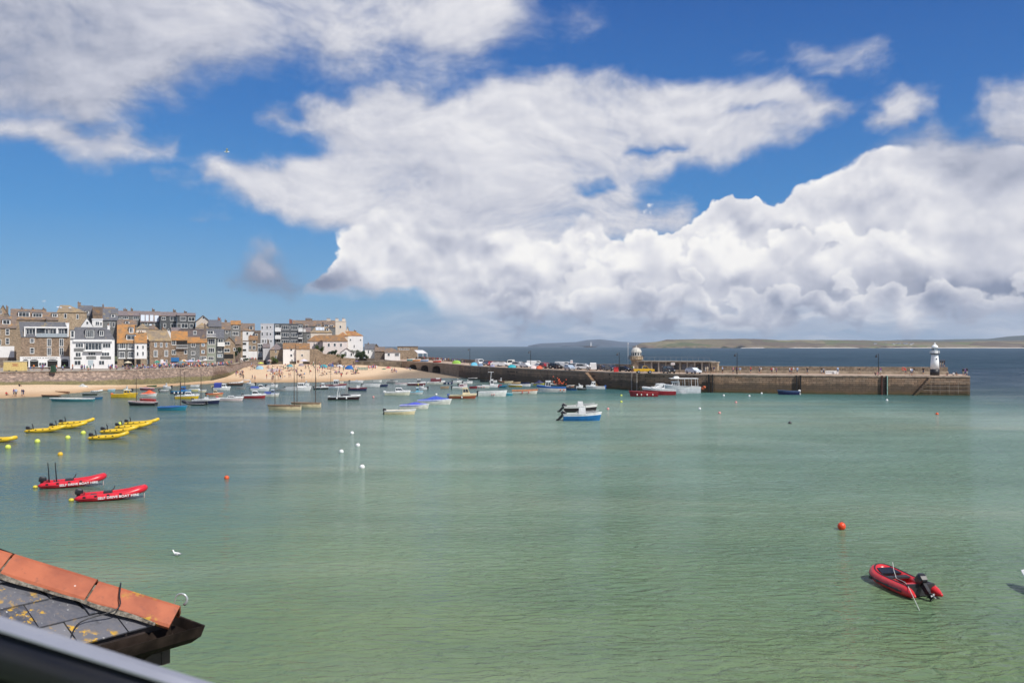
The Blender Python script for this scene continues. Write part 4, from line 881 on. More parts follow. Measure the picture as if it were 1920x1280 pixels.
# ---- behind the front row, left
house('broad ochre roof with two wide white dormers behind the restaurant', 'A', 160, 700, 470, 395, 246, 262, STONE2, R_BR, depth=16, base=6, wins=[(280, 282, 440, 352, 3, 'w'), (492, 296, 630, 354, 3, 'w')], ch=[(315, 226, 350, 252), (480, 226, 505, 252), (640, 228, 680, 250)])
house('grey roofed house with one white dormer between the ochre roof and the tall hipped house', 'A', 702, 872, 470, 400, 290, 258, STONE2, R_BR, depth=12, base=6, wins=[(785, 305, 858, 355, 2, 'w')])
house('tall tan stone house with a hipped ochre roof and pale roof lights', 'A', 862, 1300, 520, 288, 180, 272, TANST, R_TAN, 'hip', 14, base=6, XR=(900, 1040), wins=[(960, 302, 1002, 372, 1), (1145, 312, 1182, 382, 1)], sky=[(850, 205, 885, 222), (895, 212, 930, 228), (1030, 210, 1070, 228)])
house('brown gable house at the far left edge behind the stone building', 'A', -60, 150, 480, 350, 180, 262, STONE2, R_BR, 'gable', 12, base=6, wins=[(0, 250, 30, 305)], ch=[(90, 200, 125, 260)])
house('dark slate roofed house with a tall brick chimney at the top of the hill', 'A', 1170, 1395, 520, 335, 190, 292, SLATEG, R_SL, depth=10, base=8, wins=[(1280, 262, 1330, 305, 2, 'w')], ch=[(1165, 142, 1212, 250, STONE)])
house('brown dormered house with a triple white window right of the slate roofed hilltop house', 'A', 1392, 1560, 520, 325, 200, 290, STONE, R_BR, depth=9, base=8, wins=[(1430, 256, 1536, 298, 3)], kind='flat', ch=[(1535, 175, 1558, 210)])
house('grey slate house with an ochre ridge and white dormer behind the hotel', 'A', 1545, 1770, 560, 400, 232, 276, SLATEG, R_SL, depth=12, base=7, wins=[(1668, 315, 1722, 360, 1, 'w'), (1640, 432, 1665, 505, 1), (1690, 432, 1722, 505, 1)])
house('ochre roof patch house on the ridge left of the long flat roofed terrace', 'A', 1560, 1722, 420, 300, 215, 300, STONE, R_OR, depth=9, base=9)
# ---- upper terrace
house('long dark roofed terrace house with two white dormers at its left end', 'B', -60, 345, 470, 335, 268, 312, SLATEG, R_SLP, depth=12, base=8, wins=[(-10, 340, 60, 380, 3, 'w'), (82, 338, 166, 385, 3, 'w'), (236, 338, 330, 390, 3, 'w')], ch=[(90, 240, 150, 262), (200, 232, 235, 272)])
T = house('terrace house with a sloping glass studio roof in the upper row', 'B', 346, 640, 470, 432, 275, 312, SLATEG, R_SLP, depth=12, base=8, wins=[(410, 438, 455, 470), (550, 440, 600, 470)], ch=[(520, 240, 560, 285)], sky=[(352, 330, 410, 425), (425, 330, 470, 425), (490, 330, 540, 425), (560, 335, 620, 430)])
house('slate hung terrace house with five white windows in the upper row', 'B', 642, 892, 560, 340, 285, 310, SLATEW, R_SLP, depth=10, base=8, wins=[(665, 350, 728, 400, 2), (790, 345, 880, 408, 2), (690, 450, 732, 512), (800, 450, 882, 512, 2)], ch=[(835, 250, 878, 300)])
house('slate terrace house with open white roof balconies at the right end of the upper row', 'B', 894, 1172, 560, 335, 300, 308, SLATEW, R_SLP, depth=10, base=8, wins=[(940, 345, 1030, 410, 3), (1065, 355, 1165, 415, 2), (895, 450, 955, 515, 2, 'k'), (960, 450, 1060, 520, 2), (1085, 452, 1142, 515)], ch=[(1000, 275, 1045, 305)])
house('white trimmed gable cottage with a round attic window at the end of the upper row', 'B', 1180, 1390, 560, 420, 335, 305, PALE, R_BR, 'gable', 10, base=8, wins=[(1275, 350, 1310, 385)], ov=.4)
house('pale curved roof house beneath the white trimmed gable cottage', 'B', 1175, 1365, 640, 520, 440, 292, CREAM, R_TAN, 'hip', 9, base=6)
house('dark slate roofed house with a red chimney right of the gable cottage', 'B', 1370, 1560, 660, 500, 405, 300, SLATEG, R_SL, depth=12, base=6, ch=[(1505, 370, 1548, 412, masonry((.28, .09, .06), (.35, .12, .08)))])
house('grey house with a triple white window and an ochre roof top', 'B', 1700, 1850, 690, 468, 415, 310, SLATEG, R_OR, depth=9, base=6, wins=[(1735, 480, 1816, 535, 3), (1720, 572, 1822, 632, 4)], kind='ridge', ch=[(1610, 405, 1645, 430)])
house('slate roofed house with a small tall window left of the triple windowed grey house', 'B', 1555, 1698, 690, 545, 440, 305, SLATEG, R_BR, depth=9, base=6, wins=[(1622, 552, 1664, 600)])
house('small white gable cottage roof poking up behind the tan roofed stone house', 'B', 735, 802, 640, 568, 512, 262, WHITE, R_SL, 'gable', 8, base=6, wins=[(750, 532, 780, 560)])
house('small white gabled house with grey roof left of the big brown slate roof', 'B', 810, 945, 640, 590, 520, 266, WHITE, R_SLP, depth=8, base=6)
house('tan hipped roof house in the middle row behind the orange roofed end house', 'B', 285, 470, 600, 535, 455, 262, CREAM, R_TAN, 'hip', 9, base=6)
house('brown hipped roof house in the middle row left of the small white gable', 'B', 440, 615, 600, 540, 460, 266, STONE2, R_BR, 'hip', 9, base=6, sky=[(480, 470, 515, 490)])
house('brown stepped roof house in the middle row below the long upper terrace', 'B', 0, 285, 560, 480, 400, 275, STONED, R_BR, depth=9, base=6, wins=[(120, 420, 175, 455, 1, 'w')])
# ---- right cluster
R_BRK = masonry((.28, .09, .06), (.35, .12, .08))
house('white balconied house with three dark open floors near the slipway', 'C', 80, 208, 830, 560, 545, 330, WHITE, R_BR, 'flat', 7, base=B_, wins=[(105, 575, 178, 616, 1, 'k'), (105, 670, 178, 710, 1, 'k'), (105, 765, 178, 805, 1, 'k')])
house('brown house with an orange gabled roof and white ground floor beside the balconied house', 'C', 210, 342, 820, 540, 485, 332, STONE2, R_OB, depth=8, base=B_, wins=[(270, 545, 318, 582), (214, 620, 248, 682), (268, 625, 316, 682, 2), (220, 735, 245, 800), (262, 735, 296, 800)], panels=[(210, 708, 340, 820, WHITE, 'ground_floor', .03)], ch=[(225, 470, 260, 500, R_BRK)])
house('white dormer house with a deep brown roof above the balconied house', 'C', 118, 300, 560, 400, 295, 355, WHITE, R_BR, depth=12, base=6, wins=[(172, 418, 206, 465), (225, 335, 272, 385, 1, 'w')])
house('brown roofed cottage with a narrow gable behind the white dormer house', 'C', 0, 120, 520, 400, 290, 360, STONE2, R_BR, depth=10, base=6, wins=[(0, 325, 60, 375, 2, 'w')])
house('grey rendered house with a tall corner window left of the pale lilac block', 'C', 300, 388, 620, 430, 395, 350, STONED, R_BR, 'flat', 8, base=6, wins=[(312, 445, 345, 480)])
house('pale lilac white apartment block with three rows of small windows', 'C', 390, 586, 700, 300, 290, 352, GREYW, paint((.6, .6, .62), .7, .1), 'flat', 9, base=5, wins=[(400, 332, 428, 378), (474, 325, 500, 378), (524, 330, 552, 362), (400, 422, 428, 476), (474, 420, 500, 476), (524, 430, 552, 470), (410, 530, 440, 580), (455, 530, 472, 580), (530, 535, 560, 575)], panels=[(390, 404, 586, 412, WPAINT, 'band'), (390, 516, 586, 526, WPAINT, 'band')])
T = house('dark slate clad apartment block with white windows and white corner balconies', 'C', 592, 1030, 700, 304, 292, 356, SLATEW, R_SL, 'flat', 10, base=5, wins=[(705, 320, 818, 382, 4), (842, 322, 942, 385, 4), (705, 428, 818, 492, 4), (842, 430, 942, 492, 4), (705, 535, 818, 590, 4), (842, 535, 942, 590, 4), (612, 312, 665, 352, 2), (620, 420, 690, 470, 2, 'k'), (620, 525, 690, 578, 2, 'k'), (960, 310, 1015, 355, 2), (962, 420, 1015, 470, 2), (962, 520, 1018, 580, 2, 'k')], name='apartment_block', cat='building')
for X0, X1, Y0, Y1 in ((606, 695, 355, 410), (606, 695, 472, 520), (955, 1022, 362, 412), (955, 1022, 500, 516)): balcony(T, 'C', X0, X1, Y0, Y1, 356, bars=False)
house('long orange and brown roofed house behind the dark apartment block', 'C', 870, 1330, 600, 330, 250, 440, SLATEG, R_BR, depth=14, base=6, ch=[(820, 238, 866, 290, R_BRK), (1062, 222, 1166, 290, STONED)], wins=[(1062, 310, 1102, 355, 1, 'w'), (1240, 308, 1292, 332, 2, 'w')])
house('brown roofed house with a pair of white dormers left of the cream tower', 'C', 1332, 1512, 560, 345, 250, 440, SLATEG, R_BR, depth=12, base=6, ch=[(1380, 225, 1440, 250, CREAM)], wins=[(1350, 312, 1405, 345, 2, 'w'), (1425, 312, 1480, 350, 2, 'w')])
house('grey slate gabled house right of the dark apartment block', 'C', 1032, 1140, 640, 420, 340, 436, SLATEG, R_SLP, depth=10, base=6, wins=[(1085, 460, 1118, 515), (1035, 370, 1062, 410)], panels=[(1030, 372, 1066, 420, WHITE, 'bay', .3)])
T = house('tan house with solar panels on its hipped roof and one white dormer', 'C', 1140, 1460, 560, 430, 342, 408, CREAM, R_TAN, 'hip', 10, base=5, XR=(1215, 1400), wins=[(1380, 362, 1412, 402, 1, 'w')], sky=[(1215, 352, 1262, 400), (1268, 352, 1320, 400), (1325, 352, 1345, 400)])
T = house('cream tower house with two chimney turrets on its top', 'C', 1512, 1672, 620, 262, 252, 415, CREAM, paint((.6, .55, .48), .8, .1), 'flat', 7, base=5, wins=[(1570, 320, 1602, 362)], ch=[(1512, 224, 1558, 262, CREAM), (1612, 224, 1662, 262, CREAM)])
house('sloping cream wing stepping down to the right of the cream tower house', 'C', 1672, 1718, 620, 405, 340, 418, CREAM, R_BR, 'gable', 7, base=5)
T = house('tall white house with an orange hipped roof at the right end of the town', 'C', 1700, 1925, 745, 478, 405, 392, WHITE, R_RED, 'hip', 9, base=4, XR=(1650, 1800), wins=[(1724, 520, 1748, 552), (1878, 524, 1902, 552), (1784, 612, 1802, 655), (1784, 692, 1802, 722)], ch=[(1790, 400, 1825, 435)], ov=.1)
house('orange roof wing attached left of the tall white house', 'C', 1545, 1698, 620, 480, 420, 390, CREAM, R_RED, 'hip', 8, base=4)
T = house('long pink white house with an orange roof above the stone garden wall', 'C', 1325, 1692, 760, 558, 462, 380, PINK, R_OB, 'hip', 9, base=4, XR=(1250, 1620), wins=[(1395, 585, 1430, 640, 1), (1484, 585, 1520, 636, 1), (1578, 585, 1612, 640, 1), (1420, 705, 1450, 745), (1490, 700, 1520, 745)], ch=[(1364, 470, 1402, 545, CREAM)])
house('pink white left wing with two slit windows under the long orange roof', 'C', 1090, 1324, 760, 558, 470, 386, PINK, R_OB, 'hip', 9, base=4, XR=(1200, 1320), wins=[(1184, 578, 1202, 628), (1254, 575, 1272, 612)])
T = house('small white chapel like cottage with an arched window in its gable', 'C', 1585, 1778, 812, 730, 662, 372, WHITE, R_SL, 'gable', 8, base=4, wins=[(1648, 712, 1682, 775, 2), (1738, 735, 1765, 780)], ov=.35)
zs = 3.0
T = house('white cottage standing on the sand with an orange roof', 'C', 726, 922, 890, 665, 590, 372, WHITE, R_OB, depth=8, base=zs, wins=[(830, 668, 868, 704), (830, 750, 868, 790), (850, 826, 872, 862)])
T = house('pale peach cottage joined to the right of the white beach cottage', 'C', 923, 1124, 890, 672, 592, 372, CREAM, R_OB, depth=8, base=zs, wins=[(995, 680, 1028, 690), (995, 750, 1028, 786)], doors=[(905 + 30, 840, 970, 882, (.2, .12, .08))])
T = house('tan stone cottage with a grey roof left of the white beach cottage', 'C', 530, 724, 870, 685, 590, 376, TANST, R_SLP, 'hip', 8, base=zs, wins=[(604, 690, 632, 726), (604, 770, 632, 812)])
T = house('pale rendered cottage with white framed balcony beside the slipway', 'C', 425, 529, 860, 650, 600, 380, GREYW, R_SLP, depth=7, base=zs, ch=[(488, 540, 516, 630, STONED)])
T = house('white framed glazed stair tower behind the slipway cottage', 'C', 345, 424, 850, 600, 590, 384, SLATEG, WPAINT, 'flat', 5, base=4, wins=[(348, 600, 420, 640, 2), (348, 650, 420, 720, 2), (348, 730, 420, 790, 2, 'l')])
# garden walls
w = thing('garden_wall', 'brown stone retaining wall below the pink house at the top of the beach', 'wall', P(440 + 1480 / 8, 682, 368))
zz = [(1125, 672), (1240, 676), (1330, 745), (1560, 760), (1600, 800), (1800, 815)]
mb = MB(); rr = []
for X, Y in zz:
    p = P(440 + X / 8, 570 + Y / 8, 368) - w.location; rr.append([(p.x, 0, -4), (p.x, 0, p.z), (p.x, .8, p.z), (p.x, .8, -4)])
mb.loft(rr); mb.build('wall', STONE2, w)
w = thing('garden_wall', 'low dark stone wall curving from the beach top to the pier arches', 'wall', P(700, 682, 378))
mb = MB(); rr = []
for px, py, d in ((655, 673, 385), (690, 671, 384), (720, 674, 384), (742, 676.3, 377.5)):
    p = P(px, py, d) - w.location; rr.append([(p.x, p.y, -5), (p.x, p.y, p.z), (p.x, p.y + .8, p.z), (p.x, p.y + .8, -5)])
mb.loft(rr); mb.build('wall', STONED, w)
# ---- pier head
T = house('white cottage with a grey slate roof left of the pier head bungalow', 'D', 190, 340, 580, 435, 362, 400, WHITE, R_SL, depth=8, base=4.2, wins=[(236, 448, 256, 500), (290, 448, 314, 476)], ch=[(235, 348, 255, 362)])
house('stone gabled end house joined to the white pier head cottage', 'D', 300, 425, 580, 435, 358, 408, STONED, R_BR, 'gable', 7, base=4.2)
house('low stone building with a brown roof between the two white pier head buildings', 'D', 342, 492, 610, 470, 410, 398, STONED, R_BR, depth=7, base=4)
T = house('white bungalow with a glazed corner bay at the head of the pier', 'D', 492, 722, 605, 487, 418, 392, WHITE, R_BR, 'hip', 8, base=4, XR=(510, 610), wins=[(532, 496, 570, 542), (640, 492, 708, 545, 4)])
T = house('flat roofed stone battery building at the pier head', 'D', 682, 990, 600, 402, 392, 425, STONE2, paint((.12, .10, .09), .9, .1), 'flat', 9, base=4.2, wins=[(705, 425, 860, 445, 4, 'k')], name='battery_building', cat='building')
T = thing('pergola_shelter', 'white framed open shelter with a pale lean-to roof at the pier head', 'shelter', P(660 + 1030 / 8, 671, 418))
lx = lambda X: (660 + X / 8 - CX) / F * 418 - T.location.x; lz = lambda Y: CH - (600 + Y / 8 - HZ) * 418 / F - T.location.z
mb = MB(); mb.loft([[(lx(920), 3.5, lz(455)), (lx(1050), 3.5, lz(455)), (lx(1130), 0, lz(500)), (lx(985), 0, lz(500))], [(lx(920), 3.5, lz(450)), (lx(1050), 3.5, lz(450)), (lx(1130), 0, lz(494)), (lx(985), 0, lz(494))]]); mb.build('roof', paint((.72, .70, .70), .5, .1), T)
for X in (988, 1065, 1126): mb = MB(); x = lx(X); mb.box(x - .12, x + .12, -.1, .14, lz(575), lz(500)); mb.build('post', WPAINT, T)
# ---- shrubs
def leaf_fn(c1, c2):
    def fn(nt, b):
        oi = nt.n('ShaderNodeNewGeometry').outputs['Random Per Island']; S(nt, b, col=nt.mix(oi, c1, c2), rough=.8, spec=.2)
    return mat(('leaf', c1), fn)
LEAF = leaf_fn((.025, .05, .012), (.085, .12, .03)); LEAFD = leaf_fn((.015, .03, .012), (.05, .075, .03))
def shrub(label, px, py, d, w, h, n=900, m=LEAF, cat='shrub', name='shrub'):
    p = P(px, py, d); T = thing(name, label, cat, p); rnd = random.Random(int(px * 7)); mb = MB()
    cl = [(rnd.uniform(-.5, .5) * w, rnd.uniform(-.3, .3) * w * .6, rnd.uniform(.25, .8) * h, rnd.uniform(.18, .3) * min(w, h)) for _ in range(7)]
    for k in range(n):
        c = rnd.choice(cl); v = Vector((rnd.gauss(0, 1), rnd.gauss(0, 1), rnd.gauss(0, 1))).normalized() * c[3] * rnd.uniform(.5, 1.25)
        q = Vector(c[:3]) + v
        if q.z < 0: continue
        s = rnd.uniform(.10, .24); a = Vector((rnd.gauss(0, 1), rnd.gauss(0, 1), rnd.gauss(0, 1))).normalized(); b_ = a.cross(v.normalized() + Vector((.01, .02, .03))).normalized()
        mb.face([q - a * s, q + b_ * s * .7, q + a * s, q - b_ * s * .7])
    mb.build('foliage', m, T); mb = MB()
    for c in cl[:4]: mb.tube([(c[0] * .2, c[1] * .2, -.3), (c[0], c[1], c[2])], [.1, .03], 5)
    mb.build('stem', paint((.10, .07, .05), .9, .2), T)
shrub('green shrub at the top of the beach beside the tan stone cottage', 514, 681, 371, 3.6, 3.0)
shrub('round garden tree in front of the pink white left wing', 599, 663, 376, 3.0, 3.9)
shrub('dark garden bush left of the small palm in front of the pink house', 619, 667, 371, 2.2, 2.4, 600, LEAFD)
shrub('spiky garden palm in front of the pink house', 629, 667, 371, 2.0, 3.0, 700, LEAFD)
shrub('trailing bush over the garden wall left of the chapel cottage', 641, 672, 366, 3.0, 2.6, 800)
shrub('dark hedge right of the chapel cottage below the tall white house', 672, 674, 378, 6.5, 4.0, 2600, LEAFD, 'hedge', 'hedge')
shrub('dark hedge end nearest the pier head cottage', 683, 676, 383, 4.0, 3.0, 1300, LEAFD, 'hedge', 'hedge')
shrub('ivy covered tree beside the gable house at the promenade bend', 444, 676, 322, 2.4, 6.5, 1200, LEAFD, 'tree', 'tree')
shrub('low clipped hedge along the top of the slipway', 458, 676, 342, 3.6, 1.0, 900, LEAFD, 'hedge', 'hedge')
for px, l_ in ((150, 'left'), (415, 'right')): pass
# yellow food kiosk
T = thing('food_kiosk', 'pale yellow food trailer with faded red lettering parked on the promenade edge', 'kiosk', P(24, 698.5, 214))
mb = MB(); mb.box(-2.4, 2.4, 0, 2.2, .45, 2.75, 0, .05, .05); mb.build('body', paint((.72, .55, .22), .5, .1), T)
mb = MB(); mb.box(-2.3, 2.3, .05, 2.1, .12, .447); mb.build('chassis', paint((.35, .13, .04), .7, .2), T)
for x in (-.9, .9): mb = MB(); mb.tube([(x, -.02, .32), (x, .22, .32)], .32, 12); mb.build('wheel', BLACKM, T)
mb = MB()
for k, (z, w_) in enumerate(((2.2, .8), (1.95, .55), (1.7, .8))): 
    for j in range(7): x = .6 + (j - 3) * w_ / 3.4; mb.box(x - w_ * .10, x + w_ * .10, -.02, -.003, z - .06, z + .06)
mb.build('lettering', paint((.55, .16, .10), .6, .1), T)
mb = MB(); mb.box(-2.45, 2.45, -.05, 2.25, 2.752, 2.85); mb.build('roof', paint((.78, .74, .6), .5, .1), T)
T = thing('waste_bin', 'dark green round topped bin on the promenade in front of the restaurant', 'bin', P(100, 697.5, 215)); mb = MB(); mb.box(-.55, .55, -.4, .4, 0, 1.5, 0, .06, .06); mb.build('body', paint((.02, .06, .03), .5, .1), T); mb = MB(); mb.prism([(-.5, 1.503), (.5, 1.503), (.3, 1.75), (-.3, 1.75)], -.36, .36); mb.build('lid', paint((.02, .05, .03), .4, .1), T)
# ---------------------------------------------------------------- boats
def hp(c): return paint(c, .35, .10, 1.5)
BW, BWO, BN, BB, BCY, BR, BMR, BY, BOR, BK, BG, BT, BCR, BGY, BTE = (.78, .78, .76), (.68, .66, .58), (.02, .03, .09), (.03, .09, .35), (.02, .22, .40), (.42, .02, .02), (.20, .02, .03), (.70, .46, .02), (.70, .13, .03), (.02, .02, .022), (.04, .12, .05), (.20, .10, .05), (.70, .58, .36), (.25, .26, .26), (.04, .20, .22)
def hull_parts(T, L, B, H, hc, c2, dc, rise=.4, stern=.82, deckx=None, rake=.12, low=.05):
    n = 12; st = []
    for i in range(n + 1):
        t = i / n; w = B / 2 * min(1, stern + (1 - stern) * min(1, t / .4)) * (1 - max(0, (t - .45) / .55) ** 2.3 * .97)
        st.append((-L / 2 + L * t * .96, max(.02, w), H * (1 + rise * t * t * (1.0 if t > .3 else .6)), t))
    def X(x, z, t): return x + (z / H) * L * .04 * max(0, (t - .6) / .4) * (1 + rake)
    outer = MB(); rr = []
    for x, w, h, t in st:
        half = [(.0, -.25 * (1 - t * .3)), (w * .78 * (1 - .35 * max(0, t - .5)), -.02), (w * .9 * (1 - .15 * max(0, t - .5)), h * .35), (w * .97, h * .72), (w, h)]
        rr.append([(X(x, z, t), -y, z) for y, z in reversed(half)] + [(X(x, z, t), y, z) for y, z in half[1:]])
    outer.loft(rr, 0, False); outer.face(list(reversed(rr[0])), 0)
    m2 = len(rr[0]) - 1
    outer.m = [1 if (k % m2) in (0, m2 - 1) and k < n * m2 else (2 if (k % m2) in (2, 3, 4, 5) and (k % m2) in (3, 4) else 0) for k in range(len(outer.f))]
    hull = outer.build('hull', [hp(hc), hp(c2), hp(tuple(x * .5 for x in hc))], T)
    g = MB()
    for sg in (-1, 1): g.tube([(X(x, h, t), sg * w, h) for x, w, h, t in st], .045 + .01 * L / 5, 5)
    g.tube([(st[0][0], -st[0][1], st[0][2]), (st[0][0], st[0][1], st[0][2])], .05, 5); g.build('gunwale', hp(c2), T)
    inn = MB(); rr = []; fz = .12
    for x, w, h, t in st:
        if deckx is not None and t >= deckx: break
        wi = max(.01, w - .07); rr.append([(X(x, h, t) , -wi, h - .005), (X(x, fz, t) + (.06 if t < .1 else 0), -wi * .8, fz), (X(x, fz, t) + (.06 if t < .1 else 0), wi * .8, fz), (X(x, h, t), wi, h - .005)])
    inn.loft(rr, 0, False); inn.face(rr[0]); inn.face(list(reversed(rr[-1]))); inn.f = [tuple(reversed(f)) for f in inn.f]; inn.build('interior', hp(dc), T)
    if deckx is not None:
        d_ = MB(); rr = [[(X(x, h, t), -w, h + .01), (X(x, h, t), 0, h + .05 + .05 * B), (X(x, h, t), w, h + .01)] for x, w, h, t in st if t >= deckx - .001]; d_.loft(rr, 0, False); d_.f = [tuple(reversed(f)) for f in d_.f]; d_.build('foredeck', hp(c2), T)
    return st
def cabin(T, x0, x1, w, z0, h, c, sl=.35, back=.1, roofc=None, glass=True, ins=.12):
    mb = MB(); a = [(x0, -w, z0), (x1, -w * .85, z0), (x1, w * .85, z0), (x0, w, z0)]; zt = z0 + h; b_ = [(x0 + back, -w + ins, zt), (x1 - sl * h * 1.3, -w * .82 + ins, zt), (x1 - sl * h * 1.3, w * .82 - ins, zt), (x0 + back, w - ins, zt)]
    mb.loft([a, b_]); cb = mb.build('cabin', hp(c), T)
    if roofc: mb = MB(); mb.loft([[(x + (-.12 if i in (0, 3) else .15), y * 1.08, z + .003) for i, (x, y, z) in enumerate(b_)], [(x + (-.1 if i in (0, 3) else .1), y * 1.0, z + .09) for i, (x, y, z) in enumerate(b_)]]); mb.build('cabin_roof', hp(roofc), T)
    if glass:
        A, Bq = [Vector(p) for p in a], [Vector(p) for p in b_]; g = MB()
        def pane(i, j, s0, s1, out):
            lo = lambda s, k: (A[i].lerp(A[j], s)).lerp(Bq[i].lerp(Bq[j], s), k) + Vector(out)
            g.face([lo(s0, .42), lo(s1, .42), lo(s1, .86), lo(s0, .86)])
        for i, j, o in ((0, 1, (0, -.015, 0)), (3, 2, (0, .015, 0))):
            n = 3 if x1 - x0 > 1.8 else 2
            for k in range(n): pane(i, j, .06 + k * .9 / n, .06 + (k + .86) * .9 / n, o)
        pane(1, 2, .06, .47, (.02, 0, .01)); pane(1, 2, .53, .94, (.02, 0, .01)); g.build('window', GLASS, cb)
    return cb
def outboard(T, x, z, c=BK, s=1.0, y=0, tilt=12):
    """cowl, leg and skeg round the tilt pin; tilt in degrees lifts the leg aft"""
    mb = MB(); o6 = ((-.30, -.8), (-.18, -1), (.14, -1), (.24, -.5), (.24, .5), (.14, 1), (-.18, 1), (-.30, .8))
    for_ = [(0.0, .85, .13, 0), (.05, 1.0, .16, 0), (.22, 1.05, .175, -.01), (.36, .95, .16, -.02), (.44, .7, .11, -.03)]
    mb.loft([[(px_ * k * s + dx * s, py_ * w * s, zz * s) for px_, py_ in o6] for zz, k, w, dx in for_])
    mb.loft([[(-.16 * s, -.07 * s, zz * s), (.09 * s, -.07 * s, zz * s), (.09 * s, .07 * s, zz * s), (-.16 * s, .07 * s, zz * s)] for zz in (-.02, -.45)])
    mb.loft([[((-.14 + d1) * s, -w * s, zz * s), ((.06 + d1) * s, -w * s, zz * s), ((.06 + d1) * s, w * s, zz * s), ((-.14 + d1) * s, w * s, zz * s)] for zz, w, d1 in ((-.45, .05, 0), (-.8, .035, -.02))])
    mb.box(-.24 * s, .08 * s, -.12 * s, .12 * s, -.62 * s, -.60 * s); mb.tube([(.14 * s, 0, -.74 * s), (-.02 * s, 0, -.74 * s), (-.22 * s, 0, -.74 * s)], [.02 * s, .06 * s, .045 * s], 8)
    m = mb.build('outboard_motor', paint(c, .3, .05), T, (x, y, z)); m.rotation_euler = (0, R(tilt), 0)
    mb = MB()
    for k in range(3): a = k * 2.094; mb.face([(-.24 * s, .02 * s * math.cos(a + 1.5), -.74 * s + .02 * s * math.sin(a + 1.5)), (-.22 * s, .12 * s * math.cos(a - .3), -.74 * s + .12 * s * math.sin(a - .3)), (-.26 * s, .13 * s * math.cos(a + .3), -.74 * s + .13 * s * math.sin(a + .3))])
    mb.build('propeller', paint((.55, .55, .55), .3, .05), m); return m
def mast(T, x, h, z=.3, r=.07, c=(.07, .04, .025), lean=0.0):
    mb = MB(); mb.tube([(x, 0, z - .2), (x + lean, 0, h)], [r, r * .6], 6); mb.build('mast', paint(c, .6, .1), T)
    mb = MB()
    for a in (-1.4, 1.6): mb.tube([(x + a, 0, z + .2), (x + lean, 0, h * .95)], .012, 3)
    mb.build('rigging', paint((.3, .28, .25), .8, .1), T)
BOATS = []
